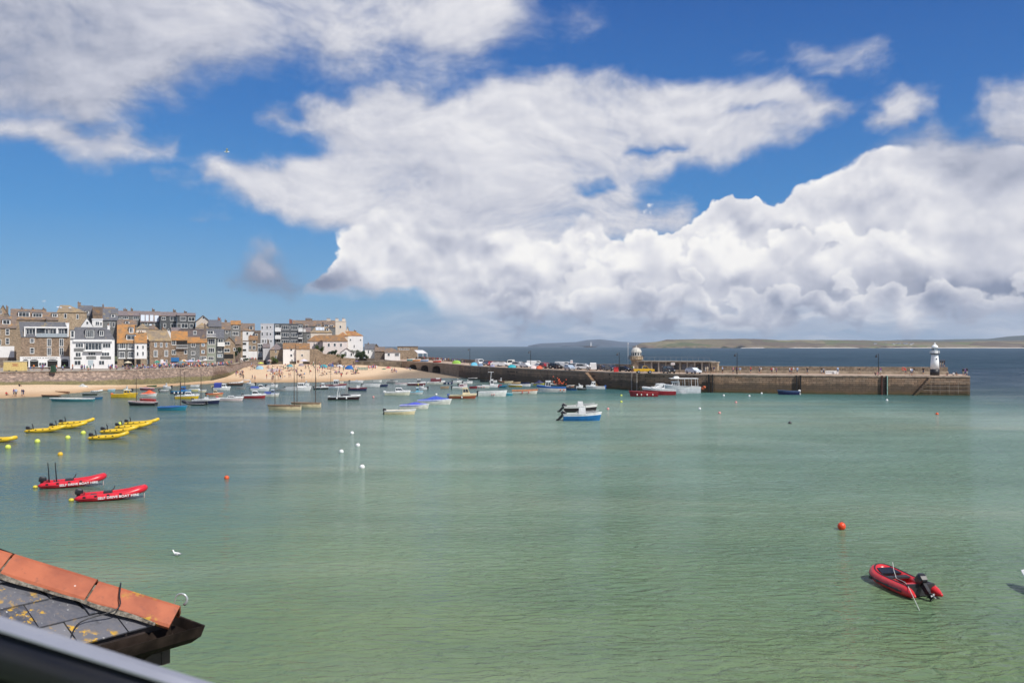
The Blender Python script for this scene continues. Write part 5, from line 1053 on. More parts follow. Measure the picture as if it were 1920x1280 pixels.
def boat(x0, x1, yw, bow, typ, label, hc=BW, c2=None, dc=None, B=None, H=None, name='boat', group='boats moored in the harbour', ang=0.0, z=0.0, cat='boat', **k):
    d = (CH - z) * F / (yw - HZ); L = (x1 - x0) / F * d * 1.0; c2 = c2 or BW; dc = dc or BGY
    L = L / max(.6, math.cos(R(ang))) if ang else L
    rz = (0 if bow == 'R' else math.pi) + R(ang) * (1 if bow == 'R' else -1)
    T = thing(name, label, cat, (((x0 + x1) / 2 - CX) / F * d, d, z), rz, group)
    B = B or L * .34; H = H or max(.45, .11 * L + .08)
    if typ in ('cab', 'cuddy', 'speed', 'fish'):
        low = typ == 'speed'
        st = hull_parts(T, L, B, H * (.85 if low else 1), hc, c2, dc, rise=.35, deckx=.5 if typ != 'fish' else .6)
        hh = H
        if typ == 'cab': cabin(T, L * .0, L * .3, B * .36, hh * 1.02, k.get('ch', 1.0), k.get('cc', BW), roofc=k.get('rc', BW))
        if typ == 'cuddy': cabin(T, -L * .08, L * .34, B * .36, hh * .95, k.get('ch', .7), k.get('cc', BW), sl=.9)
        if typ == 'speed': cabin(T, -L * .12, L * .3, B * .34, hh * .8, .5, k.get('cc', BW), sl=1.6, back=.3)
        if typ == 'fish': cabin(T, L * .02, L * .24, B * .30, hh * .6, k.get('ch', 1.7), k.get('cc', BW), sl=.12, roofc=k.get('rc', BW), ins=.05)
        mb = MB()
        for sg in (-1, 1):
            pts = [(L * .5 - .1, 0.02 * sg, H * 1.35 + .3), (L * .38, sg * B * .26, H * 1.2 + .32), (L * .2, sg * B * .42, H * 1.1 + .28)]
            mb.tube(pts, .02, 4)
            for p in pts: mb.tube([p, (p[0], p[1], p[2] - .32)], .015, 4)
        mb.build('bow_rail', paint((.6, .6, .6), .3, .05, metal=.6), T)
        if typ != 'fish' and k.get('motor', 1): outboard(T, -L * .5 - .1, H * .75, k.get('mc', BK), 1.0)
    elif typ in ('open', 'console', 'punt'):
        st = hull_parts(T, L, B, H, hc, c2, dc, rise=.3 if typ != 'punt' else .15, stern=.8 if typ != 'punt' else .55)
        mb = MB()
        for t in ((-.25, .0, .25) if typ != 'console' else (.2,)): w = B * .42 * (1 if t < .2 else .75); mb.box(L * t - .14, L * t + .14, -w, w, H * .62, H * .68)
        mb.build('thwart', paint(k.get('sc', (.30, .18, .09)), .6, .1), T)
        if typ == 'console':
            q = k.get('cs', 1.0); mb = MB(); mb.box(-.4 * q, .4 * q, -B * .18, B * .18, .12, 1.3 * q, 0, .1 * q, .05); mb.build('console', hp(BW), T); mb = MB(); mb.loft([[(.34 * q, -B * .18, 1.302 * q), (.34 * q, B * .18, 1.302 * q)], [(.2 * q, B * -.16, 1.7 * q), (.2 * q, B * .16, 1.7 * q)]], 0, False); mb.build('windscreen', GLASSL, T)
            mb = MB(); mb.tube([(L * .3, sg_ * B * .3, H * 1.1 + .35) for sg_ in (-1, 1)], .025, 4); [mb.tube([(L * -.2, sg_ * B * .48, H + .02), (L * -.1, sg_ * B * .47, H + .3), (L * .3, sg_ * B * .3, H * 1.1 + .35), (L * .44, sg_ * .08, H * 1.25 + .3)], .025, 4) for sg_ in (-1, 1)]; mb.build('hand_rail', paint((.6, .6, .6), .3, .05), T)
        if k.get('motor', typ == 'console'): outboard(T, -L * .5 - .08, H * .8, k.get('mc', BK), k.get('ms', 1.0), 0, k.get('mt', 12))
    elif typ == 'cover':
        st = hull_parts(T, L, B, H, hc, c2, dc, rise=.3); mb = MB(); rr = []
        for x, w, h, t in st: pk = k.get('peak', .45) * (.35 + math.exp(-((t - .55) / .22) ** 2)) * (1 if 0 < t < 1 else .1); rr.append([(x, -w - .04, h - .12), (x, -w - .03, h + .03), (x, -w * .5, h + pk * .6 + .05), (x, 0, h + pk), (x, w * .5, h + pk * .6 + .05), (x, w + .03, h + .03), (x, w + .04, h - .12)])
        mb.loft(rr, 0, False); mb.f = [tuple(reversed(f)) for f in mb.f]; mb.build('cover', paint(k.get('cv', (.03, .06, .40)), .7, .15, 1.2), T, smooth=True)
    elif typ == 'rib':
        r = k.get('r', L * .055); w = B / 2 - r; pts = []; rise = k.get('rise', .16) * L * .6
        for sg in (-1, 1):
            q = [(-L * .5, sg * w * .95, r * .95), (-L * .44, sg * w, r), (-L * .2, sg * w, r), (L * .05, sg * w, r + rise * .1), (L * .25, sg * w * .9, r + rise * .35), (L * .38, sg * w * .62, r + rise * .7), (L * .45, sg * w * .3, r + rise * .92)]
            pts.append(q)
        path = pts[0] + [(L * .47, 0, r + rise)] + list(reversed(pts[1])); rs = [r * .25, r * .8] + [r] * 5 + [r] + [r] * 5 + [r * .8, r * .25]
        mb = MB(); mb.tube(path, rs, 10); mb.build('tube', paint(hc, .35, .06, 2), T, smooth=True)
        mb = MB(); mb.loft([[(-L * .4, -w, r * .4), (-L * .4, w, r * .4)], [(L * .2, -w * .9, r * .5 + rise * .2), (L * .2, w * .9, r * .5 + rise * .2)], [(L * .44, -w * .2, r * .6 + rise * .8), (L * .44, w * .2, r * .6 + rise * .8)]], 0, False); mb.f = [tuple(reversed(f)) for f in mb.f]; mb.build('floor', paint(k.get('fc', (.10, .10, .10)), .7, .1), T)
        mb = MB(); mb.box(-L * .42, -L * .385, -w, w, .02, r * 2.1); mb.build('transom', paint(k.get('tc', BK), .6, .1), T)
        if k.get('motor', 1): outboard(T, -L * .43 - .1, r * 1.7, k.get('mc', BK), k.get('ms', .8))
        if k.get('strake', 1):
            mb = MB()
            for sg in (-1, 1): mb.tube([(x, y + sg * r * .98 * (1 if x < L * .3 else .5), z) for x, y, z in (pts[0] if sg < 0 else pts[1])[1:-1]], r * .09, 4)
            mb.build('rubbing_strake', paint(k.get('kc', tuple(x * .5 for x in hc)), .6, .1), T)
            mb = MB()
            for sg in (-1, 1):
                for t in (.12, .35, .6, .85): q = Vector(pts[0 if sg < 0 else 1][1]).lerp(Vector(pts[0 if sg < 0 else 1][4]), t); mb.box(q.x - .09, q.x + .09, q.y + sg * r * .8, q.y + sg * r * 1.06, q.z + r * .1, q.z + r * .55)
            mb.build('grab_patches', BLACKM, T); mb = MB(); mb.box(-L * .3, -L * .22, -w * .7, w * .7, r * 1.3, r * 1.6); mb.box(-L * .05, L * .0, -w * .7, w * .7, r * 1.3, r * 1.6); mb.build('seat', BLACKM, T)
            if hc == BY: mb = MB(); mb.tube([(-L * .32, .1, r), (-L * .34, .1, .95), (-L * .36, .1, 1.1)], .06, 6); mb.build('tiller_post', BLACKM, T)
    for (mx, mh) in k.get('masts', ()): mast(T, mx * L, mh, H * .4)
    if 'canopy' in k:
        c0, c1, cc, hh = k['canopy']; mb = MB(); mb.loft([[(L * t, -B * .42, H), (L * t, -B * .36, H + hh * .8), (L * t, 0, H + hh), (L * t, B * .36, H + hh * .8), (L * t, B * .42, H)] for t in (c0, c0 + .02, c1)], 0, False); mb.f = [tuple(reversed(f)) for f in mb.f]
        mb.face([(L * c0, -B * .42, H), (L * c0, -B * .36, H + hh * .8), (L * c0, 0, H + hh), (L * c0, B * .36, H + hh * .8), (L * c0, B * .42, H)]); mb.build('canopy', paint(cc, .8, .12), T)
    if 'fend' in k:
        for x in k['fend'][0]:
            for sg in (-1,) if bow == 'R' else (1,): mb = MB(); mb.sphere((x * L, sg * (B * .5 + .02), H * .45), .15, 8, 0, 1.4); mb.build('fender', hp(k['fend'][1]), T)
    if 'arch' in k:
        ax, ah, ac = k['arch']; mb = MB(); mb.tube([(ax * L, -B * .42, H), (ax * L + .3, -B * .4, ah), (ax * L + .3, B * .4, ah), (ax * L, B * .42, H)], .06, 5); mb.box(ax * L - .5, ax * L + .9, -B * .38, B * .38, ah, ah + .07); mb.build('radar_arch', hp(ac), T)
    return T
YI = 'yellow inflatable boats moored in a raft'
boat(-26, 30, 828, 'R', 'rib', 'yellow inflatable with only its pointed front in the picture at the left edge', BY, rise=.12, B=1.9, r=.24, group=YI, name='inflatable_boat')
for i, (a, b_, y, l_) in enumerate(((52, 121, 810, 'yellow inflatable nearest in the left raft of three'), (96, 160, 803, 'yellow inflatable in the middle of the left raft of three'), (114, 174, 796, 'farthest yellow inflatable in the left raft of three'),
        (170, 238, 823, 'nearest yellow inflatable in the right raft of four'), (192, 256, 811, 'second nearest yellow inflatable in the right raft of four'), (219, 282, 803, 'third yellow inflatable in the right raft of four'), (236, 296, 796, 'farthest yellow inflatable in the right raft of four'))):
    boat(a, b_, y, 'R', 'rib', l_, BY, B=1.75, r=.23, rise=.19, ms=.85, group=YI, name='inflatable_boat', fc=(.45, .33, .04), ang=10)
# red hire boats
def hire(a, b_, yw, label, extra=False):
    T = boat(a, b_, yw, 'R', 'rib', label, (.62, .015, .03), B=1.85, r=.25, rise=.16, fc=(.42, .02, .03), kc=(.35, .01, .02), group='red self drive hire boats', name='hire_boat', ang=19, tc=(.35, .02, .03), ms=.95)
    L = (b_ - a) / F * ((CH) * F / (yw - HZ)) / math.cos(R(19))
    me = text_mesh('SELF DRIVE BOAT HIRE', .25, 'lettering'); me.materials.append(WPAINT)
    for v in me.vertices:                                              # bend the words along the rising tube
        x = v.co.x + .25; v.co.z += 0
    o = put('lettering', me, T, (L * .12, -1.85 / 2 - .012, .30)); o.rotation_euler = (R(78), R(-3), 0); o.scale = (L * .58 / max(.1, o.dimensions.x), .9, 1)
    mb = MB(); mb.box(-L * .12, L * .02, -.3, .3, .1, .62, 0, .06, .03); mb.build('seat_box', paint((.03, .03, .035), .5, .1), T)
    mb = MB(); mb.tube([(L * .0, 0, .6), (L * .04, 0, .8)], .02, 5); mb.tube([(L * .04 + .14 * math.cos(t) * .3, .16 * math.sin(t), .82 + .14 * math.cos(t)) for t in [k * .7 for k in range(10)]], .02, 4); mb.build('steering_wheel', BLACKM, T)
    mb = MB(); mb.sphere((-L * .56, .0, .08), .19, 8, 0, .7); mb.build('propeller_guard', paint((.6, .5, .05), .6, .1), T)
    mb = MB(); mb.tube([(L * .44, -.1, .8), (L * .47, -.12, .3), (L * .47, -.1, -.1)], .04, 5); mb.build('mooring_chain', paint((.5, .4, .38), .6, .1), T)
    if extra:
        mb = MB()
        for x in (-L * .36, -L * .25): mb.tube([(x, .2, .3), (x - .12, .25, 1.9)], [.06, .03], 5)
        mb.build('boat_pole', BLACKM, T)
    return T
hire(84, 189, 911, 'red self drive hire boat farther out carrying two upright black poles', True)
hire(152, 266, 935, 'nearer red self drive hire boat with its bow raised and no poles')
# left shore
boat(94, 176, 752, 'L', 'punt', 'long low white topped rowing gig with a teal hull by the left sand', BTE, BW, BWO, H=.55, B=1.7)
boat(158, 193, 748, 'R', 'open', 'small blue dinghy tucked behind the stern of the long white gig', (.03, .13, .25), BGY)
boat(104, 129, 738, 'L', 'open', 'brown wooden dinghy drawn up behind the long white gig', BT, BT, BT)
boat(78, 112, 743.5, 'L', 'open', 'flat dark raft like dinghy left of the brown dinghy', (.14, .09, .06), BT, BT, H=.3)
boat(156, 183, 741, 'R', 'open', 'black dinghy with net inside close to the left sand', (.05, .06, .05), BGY, BT)
boat(171, 192, 735, 'R', 'rib', 'small white inflatable riding beside the black dinghy', (.7, .7, .68), B=1.4, r=.2, group='small white inflatables', name='inflatable_boat', motor=0)
boat(101, 122, 730, 'R', 'open', 'blue and white dinghy resting on the left sand', (.03, .12, .32), BW, z=.25)
boat(124, 137, 735, 'L', 'rib', 'tiny white inflatable tender at the edge of the left sand', (.7, .7, .7), B=1.3, r=.2, motor=0, group='small white inflatables', name='inflatable_boat')
boat(143, 165, 729, 'R', 'cover', 'boat under a rumpled grey white tarpaulin on the left sand', BW, cv=(.55, .55, .53), z=.3, peak=.6)
boat(198, 216, 728, 'R', 'open', 'slim pinkish white dinghy at the foot of the sea wall', (.6, .5, .48), BW)
boat(203, 216, 733, 'R', 'open', 'tiny pale blue dinghy below the sea wall', (.3, .5, .55), BW)
boat(226, 238, 727, 'R', 'open', 'tiny dark red dinghy at the edge of the sand', BMR, BT, BT)
boat(211, 257, 745, 'R', 'cab', 'yellow cabin boat with a white cabin top left of the orange covered boat', BY, BY, cc=BY, rc=BW, ch=.9, mc=BOR)
boat(265, 294, 742, 'R', 'cover', 'boat under a bright orange cover with a yellow buoy at its stern', BW, cv=(.62, .10, .03), peak=.6)
boat(262, 288, 731, 'L', 'cover', 'low maroon covered boat near the sand', (.25, .03, .06), cv=(.30, .12, .14), peak=.2)
boat(276, 294, 726, 'R', 'open', 'dark green dinghy afloat beside the maroon covered boat', (.02, .08, .05), BG)
boat(241, 293, 760, 'L', 'open', 'black open boat with a red stern tender aboard and one thin mast', BK, (.6, .5, .48), BMR, masts=((.22, 5.2),), B=2.0, H=.65)
boat(262, 291, 753, 'L', 'open', 'small red dinghy lying alongside the black open boat', (.45, .03, .02), BR, BR, B=1.3)
boat(298, 350, 769, 'R', 'cover', 'teal hulled boat under a flat royal blue cover', (.02, .20, .28), BCY, cv=(.03, .07, .30), peak=.1, masts=((.28, 4.9),))
boat(322, 358, 738, 'R', 'cab', 'navy hulled boat with a bright blue awning over its cabin', BN, BCY, cc=(.02, .14, .45), rc=(.02, .22, .55), masts=((-.06, 5.6), (.18, 5.2)), fend=((-.3, -.1, .1), BW))
boat(330, 373, 747, 'R', 'cuddy', 'yellow hulled cabin boat with a rounded white cabin', BY, BW, cc=BW, ch=.9)
boat(355, 374, 733, 'R', 'open', 'pale yellow dinghy behind the yellow hulled cabin boat', (.65, .58, .25), BW, (.6, .5, .2))
boat(374, 387, 735, 'R', 'open', 'pale cream dinghy with a white outboard cover', (.62, .57, .42), BW, motor=1, mc=BW, ms=.8)
boat(341, 389, 759, 'L', 'rib', 'black rigid inflatable alongside the navy and white launch', (.02, .02, .025), B=1.8, r=.25, name='inflatable_boat', kc=(.6, .6, .6))
boat(362, 412, 757, 'R', 'console', 'navy launch with a white rim and a thin mast', (.015, .02, .06), BW, masts=((-.2, 5.6),), H=.8)
boat(388, 418, 742, 'R', 'cuddy', 'cream and orange cabin boat behind the navy launch', (.55, .35, .2), BOR, cc=BCR, ch=.8)
boat(408, 456, 751, 'R', 'speed', 'white speedboat with a pink stripe and a sloping foredeck', (.75, .6, .58), BW, mc=(.45, .02, .02))
boat(401, 432, 731, 'R', 'cab', 'white cabin boat with a deep blue canopy over its stern', BW, BW, canopy=(-.45, .0, (.03, .05, .28), 1.3))
boat(427, 456, 723, 'R', 'open', 'low dark dinghy at the edge of the beach shallows', (.05, .04, .04), BT)
boat(430, 456, 719.5, 'R', 'rib', 'long white inflatable by the beach shallows', (.7, .68, .66), B=1.5, r=.23, motor=0, group='small white inflatables', name='inflatable_boat')
boat(444, 460, 729.5, 'R', 'open', 'small grey dinghy below the long white inflatable', BGY, BGY)
boat(358, 374, 725, 'R', 'open', 'flat white dinghy close to the foot of the sea wall', BW, BW, BW)
boat(455, 468, 714.5, 'R', 'open', 'white dinghy drawn up on the wet sand', BW, BW, z=.1)
boat(496, 513, 712, 'R', 'open', 'grey dinghy lying on the wet sand near the bathers', (.45, .4, .42), BW, z=.2)
# centre
boat(471, 505, 732.5, 'R', 'cuddy', 'white cabin boat with a blue canvas stretched down its stern', BW, BW, canopy=(-.5, -.02, (.04, .08, .35), .55), ch=1.0)
boat(500, 521, 726, 'R', 'cuddy', 'small white cuddy boat close to the beach', BW, BW)
boat(456, 498, 746, 'R', 'cuddy', 'red hulled boat with a white rounded cabin', (.32, .02, .03), BW, cc=BW, ch=1.0)
boat(495, 523, 743, 'R', 'cab', 'white hulled boat with a blue cabin behind the front luggers', BWO, BW, cc=(.30, .38, .50), canopy=(-.45, -.02, (.05, .08, .3), .6))
boat(535, 583, 732.5, 'R', 'cab', 'long white fishing launch with a forward white cabin', BW, BW, cc=BW, ch=1.1, motor=1)
boat(590, 616, 729.5, 'R', 'cab', 'black hulled launch with a white cabin', BK, BW, cc=BW, masts=((-.4, 3.0),))
boat(601, 649, 728, 'R', 'fish', 'white and pale blue fishing boat with a forward wheelhouse', (.55, .6, .66), BMR, cc=BW, masts=((-.1, 5.0),))
boat(616, 675, 749, 'R', 'speed', 'dark maroon speedboat with a white wake arch and black screen', (.03, .012, .015), BW, cc=(.05, .04, .045), arch=(-.2, 2.6, BW), fend=((-.2, .1), BW), motor=0)
boat(656, 681, 717.5, 'R', 'speed', 'white sports cruiser nearest the beach', BW, BW)
boat(655, 688, 732, 'R', 'console', 'navy open boat right of the white and blue fishing boat', BN, BMR)
t1 = boat(502, 564, 768, 'L', 'punt', 'nearer pale wooden lugger with two bare masts', BCR, (.30, .2, .12), (.12, .07, .04), B=2.0, H=.75, masts=((.28, 6.2), (-.30, 8.2)), name='lugger', group='two masted pale wooden luggers')
t2 = boat(546, 601, 763, 'L', 'punt', 'farther pale wooden lugger with two bare masts', BCR, (.30, .2, .12), (.12, .07, .04), B=2.0, H=.75, masts=((.30, 7.2), (-.33, 8.8)), name='lugger', group='two masted pale wooden luggers')
boat(680, 713, 725, 'R', 'open', 'white open launch left of the navy dinghy', BW, BW, motor=1)
boat(712, 727, 724.5, 'R', 'open', 'small navy dinghy behind the white open launch', BN, BN)
boat(725, 745, 718, 'R', 'cover', 'dark covered boat near the sand spit', BGY, cv=(.08, .09, .09), peak=.5)
boat(741, 765, 722, 'R', 'open', 'white dinghy with a pale pink stripe near the sand spit', BW, (.6, .45, .45))
boat(765, 798, 722, 'R', 'fish', 'maroon hulled fishing boat with a yellow float on deck', (.16, .03, .04), BW, cc=BGY, ch=1.2, fend=((.1,), (.7, .6, .05)))
boat(801, 834, 720, 'R', 'cab', 'long white boat with a dark maroon hood below the pier arches', BWO, BW, cc=BW, canopy=(-.3, .3, (.14, .03, .04), 1.0), motor=0)
boat(832, 849, 720, 'R', 'open', 'navy dinghy with white fenders below the pier', BN, BN, fend=((-.15, .2), BW))
boat(722, 769, 740.5, 'R', 'cuddy', 'cream cabin cruiser right of centre in the open harbour', (.66, .64, .50), BW, cc=BW, ch=1.0, mc=BW)
boat(767, 793, 738.5, 'R', 'cab', 'small pale boat with a sky blue cabin beside the cream cruiser', (.6, .62, .6), (.3, .55, .65), cc=(.15, .42, .55))
boat(783, 846, 758, 'R', 'cover', 'white hulled speedboat under a peaked royal blue cover', BWO, BW, cv=(.05, .10, .48), peak=.55)
boat(750, 804, 766, 'R', 'cover', 'speedboat under a low violet blue cover in front of the peaked blue cover', BWO, BW, cv=(.07, .09, .50), peak=.35)
boat(722, 779, 776.5, 'R', 'open', 'cream open boat with a black outboard nearest below the blue covered boats', BCR, BW, BCR, motor=1, B=2.0)
boat(842, 893, 747, 'R', 'cab', 'orange brown hulled boat with a cream wheelhouse', (.28, .07, .03), BCR, cc=BCR, rc=BCR, ch=1.5, mc=BB, fend=((-.02,), BW))
boat(848, 876, 729, 'R', 'cab', 'white launch with a pink hood left of the crowded pier moorings', BWO, BW, cc=(.5, .25, .28), ch=.7)
boat(849, 867, 717.5, 'R', 'cuddy', 'white cuddy boat at the left end of the pier moorings', BW, BW)
boat(868, 886, 719, 'R', 'cuddy', 'white cuddy boat with a dark window at the pier moorings', BW, BW)
boat(878, 895, 711.5, 'R', 'cover', 'small dark boat with white ends hard against the pier foot', BK, BW, cv=(.04, .04, .05), z=.1, peak=.2)
boat(880, 895, 728, 'R', 'open', 'small maroon dinghy behind the cream wheelhouse boat', BMR, BMR)
boat(893, 918, 727, 'R', 'open', 'pale open boat crowded with pink fenders', BWO, BW, fend=((-.3, -.1, .1), (.6, .3, .28)))
boat(904, 934, 726, 'R', 'fish', 'white fishing boat with a high wheelhouse and radar arch', BW, BW, cc=BW, ch=1.7, arch=(.0, 4.0, BW), masts=((-.05, 5.6),))
boat(929, 941, 725, 'R', 'open', 'bright red dinghy beside the high white fishing boat', BR, BR, BR)
boat(936, 950, 726.5, 'R', 'open', 'dark teal dinghy right of the bright red dinghy', (.01, .09, .13), BCY)
boat(953, 979, 725, 'L', 'open', 'yellow hulled open boat with a white rim at the pier', BY, BW, B=1.9)
boat(974, 995, 724, 'R', 'open', 'white open boat with a red bundle aboard at the pier', BW, BW, BR)
for a, b_, y, l_, c in ((946, 962, 718, 'cream upturned tender at the foot of the pier wall', BCR), (959, 976, 719.5, 'tan tender beside the cream upturned tender', (.5, .35, .2)), (977, 993, 720.5, 'dark blue dinghy at the foot of the pier wall', BN)): boat(a, b_, y, 'R', 'open', l_, c, c, c)
boat(897, 950, 743, 'R', 'open', 'large plain white open boat with a black outboard', (.72, .71, .66), BW, (.6, .6, .56), motor=1, B=2.2, H=1.0, fend=((-.02, .06), (.55, .3, .28)))
boat(943, 961, 741, 'L', 'open', 'small bright cyan dinghy moored to the large white open boat', (.02, .30, .42), (.3, .6, .65))
boat(960, 1008, 738, 'R', 'open', 'orange trimmed cream open boat with crew gear aboard', BWO, (.6, .18, .06), BCR, H=.8, fend=((-.1, .15), (.5, .06, .06)))
boat(1000, 1021, 722, 'R', 'cover', 'yellow hulled boat under a navy cover by the pier wall', (.45, .45, .04), (.4, .4, .1), cv=(.02, .025, .09), peak=.7, masts=((.1, 3.2),))
boat(1007, 1061, 734.5, 'L', 'fish', 'blue topped white fishing boat with a white wheelhouse and mast', (.66, .64, .6), (.03, .13, .40), (.03, .2, .42), cc=BW, ch=1.9, masts=((-.03, 5.4),), fend=((-.42, -.3), BOR), H=1.15)
boat(1061, 1081, 731.5, 'L', 'fish', 'dark blue fishing boat hung with nets beside the blue topped boat', (.01, .07, .2), BK, cc=(.1, .05, .04), ch=.9)
boat(1082, 1099, 731, 'L', 'open', 'small black dinghy left of the pier stairs', (.04, .04, .035), BGY)
boat(1099, 1134, 729, 'L', 'cab', 'white cuddy boat with a blue outboard at the foot of the pier stairs', BW, BW, cc=BW, ch=1.2, mc=(.02, .12, .42))
boat(1057, 1119, 772, 'R', 'console', 'black hulled white open boat with twin outboards in the open harbour', (.02, .012, .015), (.8, .78, .74), BGY, H=.95, B=2.3, ms=1.5, mt=42, cs=1.35)
boat(1056, 1127, 788, 'R', 'console', 'bright blue hulled open boat with a white console nearest in the open harbour', (.01, .15, .40), BW, BGY, B=2.4, H=.95, ms=1.5, mt=42, cs=1.5)
boat(1180, 1233, 743, 'L', 'open', 'dark red open passenger boat with pale fenders', (.28, .02, .03), (.35, .03, .03), (.3, .05, .04), H=.95, fend=((-.3, -.1, .1, .25), BWO), masts=((.1, 2.4),))
boat(1458, 1498, 739.6, 'L', 'open', 'navy open boat alone against the middle of the pier wall', (.01, .015, .08), (.06, .1, .2), BGY, motor=1, mc=BW, H=.8)
rb = random.Random(12)
EX = [(232, 247, 734, 'pale green dinghy just left of the yellow cabin boat', (.35, .45, .3)), (300, 316, 735, 'grey skiff between the orange covered boat and the navy awning boat', BGY), (306, 321, 728, 'small white skiff under the sea wall steps', BW), (396, 411, 726, 'cream skiff close behind the deep blue canopy boat', BCR), (463, 478, 722, 'white skiff with a brown rim left of the slipway shallows', BW),
      (518, 534, 733, 'pale grey skiff left of the long white fishing launch', BGY), (566, 580, 723, 'small white skiff afloat below the white beach cottage', BW), (628, 644, 719, 'cream skiff near the sports cruiser', BCR), (700, 716, 716, 'white skiff closest to the sand spit', BW), (786, 801, 730, 'blue rimmed white skiff above the sky blue cabin boat', BW),
      (826, 842, 728, 'tan skiff right of the maroon fishing boat', (.4, .28, .18)), (860, 876, 724, 'white skiff with a pink cover at the pier moorings', (.7, .55, .55)), (900, 914, 716, 'dark skiff behind the high white fishing boat', BK), (918, 932, 716.5, 'white skiff hard against the pier wall', BW), (934, 948, 717, 'red brown skiff at the pier wall', BT), (996, 1010, 721.5, 'pale skiff left of the navy covered yellow boat', BW), (1030, 1044, 723.5, 'black skiff behind the blue topped fishing boat', BK), (1062, 1077, 726, 'rust coloured skiff behind the dark blue fishing boat', (.25, .08, .04)), (1080, 1093, 727.5, 'white skiff left of the pier stairs', BW)]
for a, b_, y, l_, c in EX: boat(a, b_, y, rb.choice('RL'), rb.choice(['open', 'cuddy', 'cab', 'open']), l_, c, rb.choice([BW, BWO, c]), group='small skiffs moored among the bigger boats', name='skiff', motor=rb.choice([0, 1]), ch=.8)
# trip boats at the quay
T = boat(1205, 1266, 740, 'L', 'fish', 'white cruiser with a dark red hull and raked cabin at the quay', (.30, .02, .03), BW, BGY, H=1.25, B=2.8, cc=BW, ch=1.0, name='cruiser')
cabin(T, -1.2, 2.0, 1.0, 1.2, 1.25, BW, sl=.9, roofc=BW)
mb = MB()
for k in range(4): mb.tube([(-4.3 - k * .3, 1.42, 1.2), (-4.9 - k * .3, 1.6, .3)], .06, 5)
mb.build('boarding_rail', paint((.6, .6, .6), .3, .05), T)
T = boat(1238, 1312, 736.6, 'L', 'fish', 'white passenger trip boat with an open roofed deck and orange fenders', (.72, .73, .75), BW, BGY, H=1.5, B=3.2, cc=BW, ch=1.8, masts=((.02, 7.0),), name='trip_boat')
mb = MB(); mb.box(-4.0, 2.4, -1.4, 1.4, 3.35, 3.47); mb.box(.2, 1.6, -.8, .8, 3.475, 3.9, 0, .3, .2); mb.build('deck_roof', hp(BW), T)
for x in (-3.9, -2.4, -.9, .6):
    mb = MB()
    for sg in (-1.32, 1.32): mb.tube([(x, sg, 1.5), (x + .1, sg, 3.35)], .05, 5)
    mb.build('roof_post', WPAINT, T)
mb = MB()
for k in range(4): mb.sphere((-5.2 - .25 * (k % 2), .3 + .28 * k, 1.1 + .3 * (k % 2)), .3, 8)
mb.build('stern_fender', paint((.65, .14, .05), .6, .1), T)
# orange net floats heaped beside the fishing boats
T = thing('net_floats', 'heap of bright orange net floats behind the blue topped fishing boat', 'floats', W(1050, 727, .2)); mb = MB(); rnd = random.Random(3)
for k in range(26): mb.sphere((rnd.gauss(0, .8), rnd.gauss(0, .5), .9 + abs(rnd.gauss(0, .8))), .16, 6)
mb.build('float_cluster', paint((.62, .10, .03), .6, .1), T)
mb = MB(); mb.box(-1.0, 1.0, -.6, .6, -.4, .9, 0, .1, .1); mb.build('raft', BLACKM, T)
# ---- the near red inflatable, bottom right
T = thing('inflatable_boat', 'bright red inflatable with black seat pads and a big black outboard, nearest boat', 'inflatable boat', W(1691, 1102, 0), R(100))
L, r, w = 3.75, .24, .64; RED = paint((.60, .025, .03), .32, .05, 3)
side = []
for sg in (-1, 1): side.append([(-L * .5, sg * w * 1.02, r * .7), (-L * .47, sg * w * 1.01, r * .75), (-L * .33, sg * w, r), (0, sg * w, r), (L * .2, sg * w * .98, r * 1.1), (L * .33, sg * w * .82, r * 1.35), (L * .42, sg * w * .5, r * 1.65), (L * .455, sg * w * .18, r * 1.8)])
path = side[0] + list(reversed(side[1])); rs = [.03, .09, r, r, r, r, r, r]; rs = rs + list(reversed(rs))
def smooth_path(p, q, n=5):
    out, ro = [], []
    for i in range(len(p) - 1):
        p0, p1, p2, p3 = [Vector(p[max(0, min(len(p) - 1, i + k))]) for k in (-1, 0, 1, 2)]
        for k in range(n):
            t = k / n; out.append(.5 * ((2 * p1) + (-p0 + p2) * t + (2 * p0 - 5 * p1 + 4 * p2 - p3) * t * t + (-p0 + 3 * p1 - 3 * p2 + p3) * t ** 3)); ro.append(q[i] + (q[i + 1] - q[i]) * t)
    out.append(Vector(p[-1])); ro.append(q[-1]); return out, ro
sp_, sr = smooth_path(path, rs)
mb = MB(); mb.tube(sp_, sr, 18); mb.build('tube', RED, T, smooth=True)
mb = MB(); up_ = [(p + Vector((0, 0, q * .96))) for p, q in zip(sp_, sr) if q > .22]; mb.tube(up_, .042, 6); 
mb.tube([p + Vector(((.0, 0, 0))) + (Vector((p.x, p.y, 0)) - Vector((min(p.x, L * .2), 0, 0))).normalized() * q * .98 for p, q in zip(sp_, sr) if q > .22], .04, 6); mb.build('rubbing_strake', paint((.02, .02, .022), .6, .1), T, smooth=True)
mb = MB(); mb.loft([[(-L * .36, -w * .95, .1), (-L * .36, w * .95, .1)], [(0, -w * .95, .1), (0, w * .95, .1)], [(L * .22, -w * .9, .14), (L * .22, w * .9, .14)], [(L * .38, -w * .55, .3), (L * .38, w * .55, .3)], [(L * .43, -.05, .42), (L * .43, .05, .42)]], 0, False); mb.f = [tuple(reversed(f)) for f in mb.f]; mb.build('floor', paint((.42, .03, .03), .6, .15), T)
mb = MB(); mb.loft([[(L * .2, -.5, .42), (L * .2, .5, .42), (L * .2, .5, .5), (L * .2, -.5, .5)], [(L * .36, -.36, .52), (L * .36, .36, .52), (L * .36, .36, .6), (L * .36, -.36, .6)]]); mb.build('bow_pad', BLACKM, T)
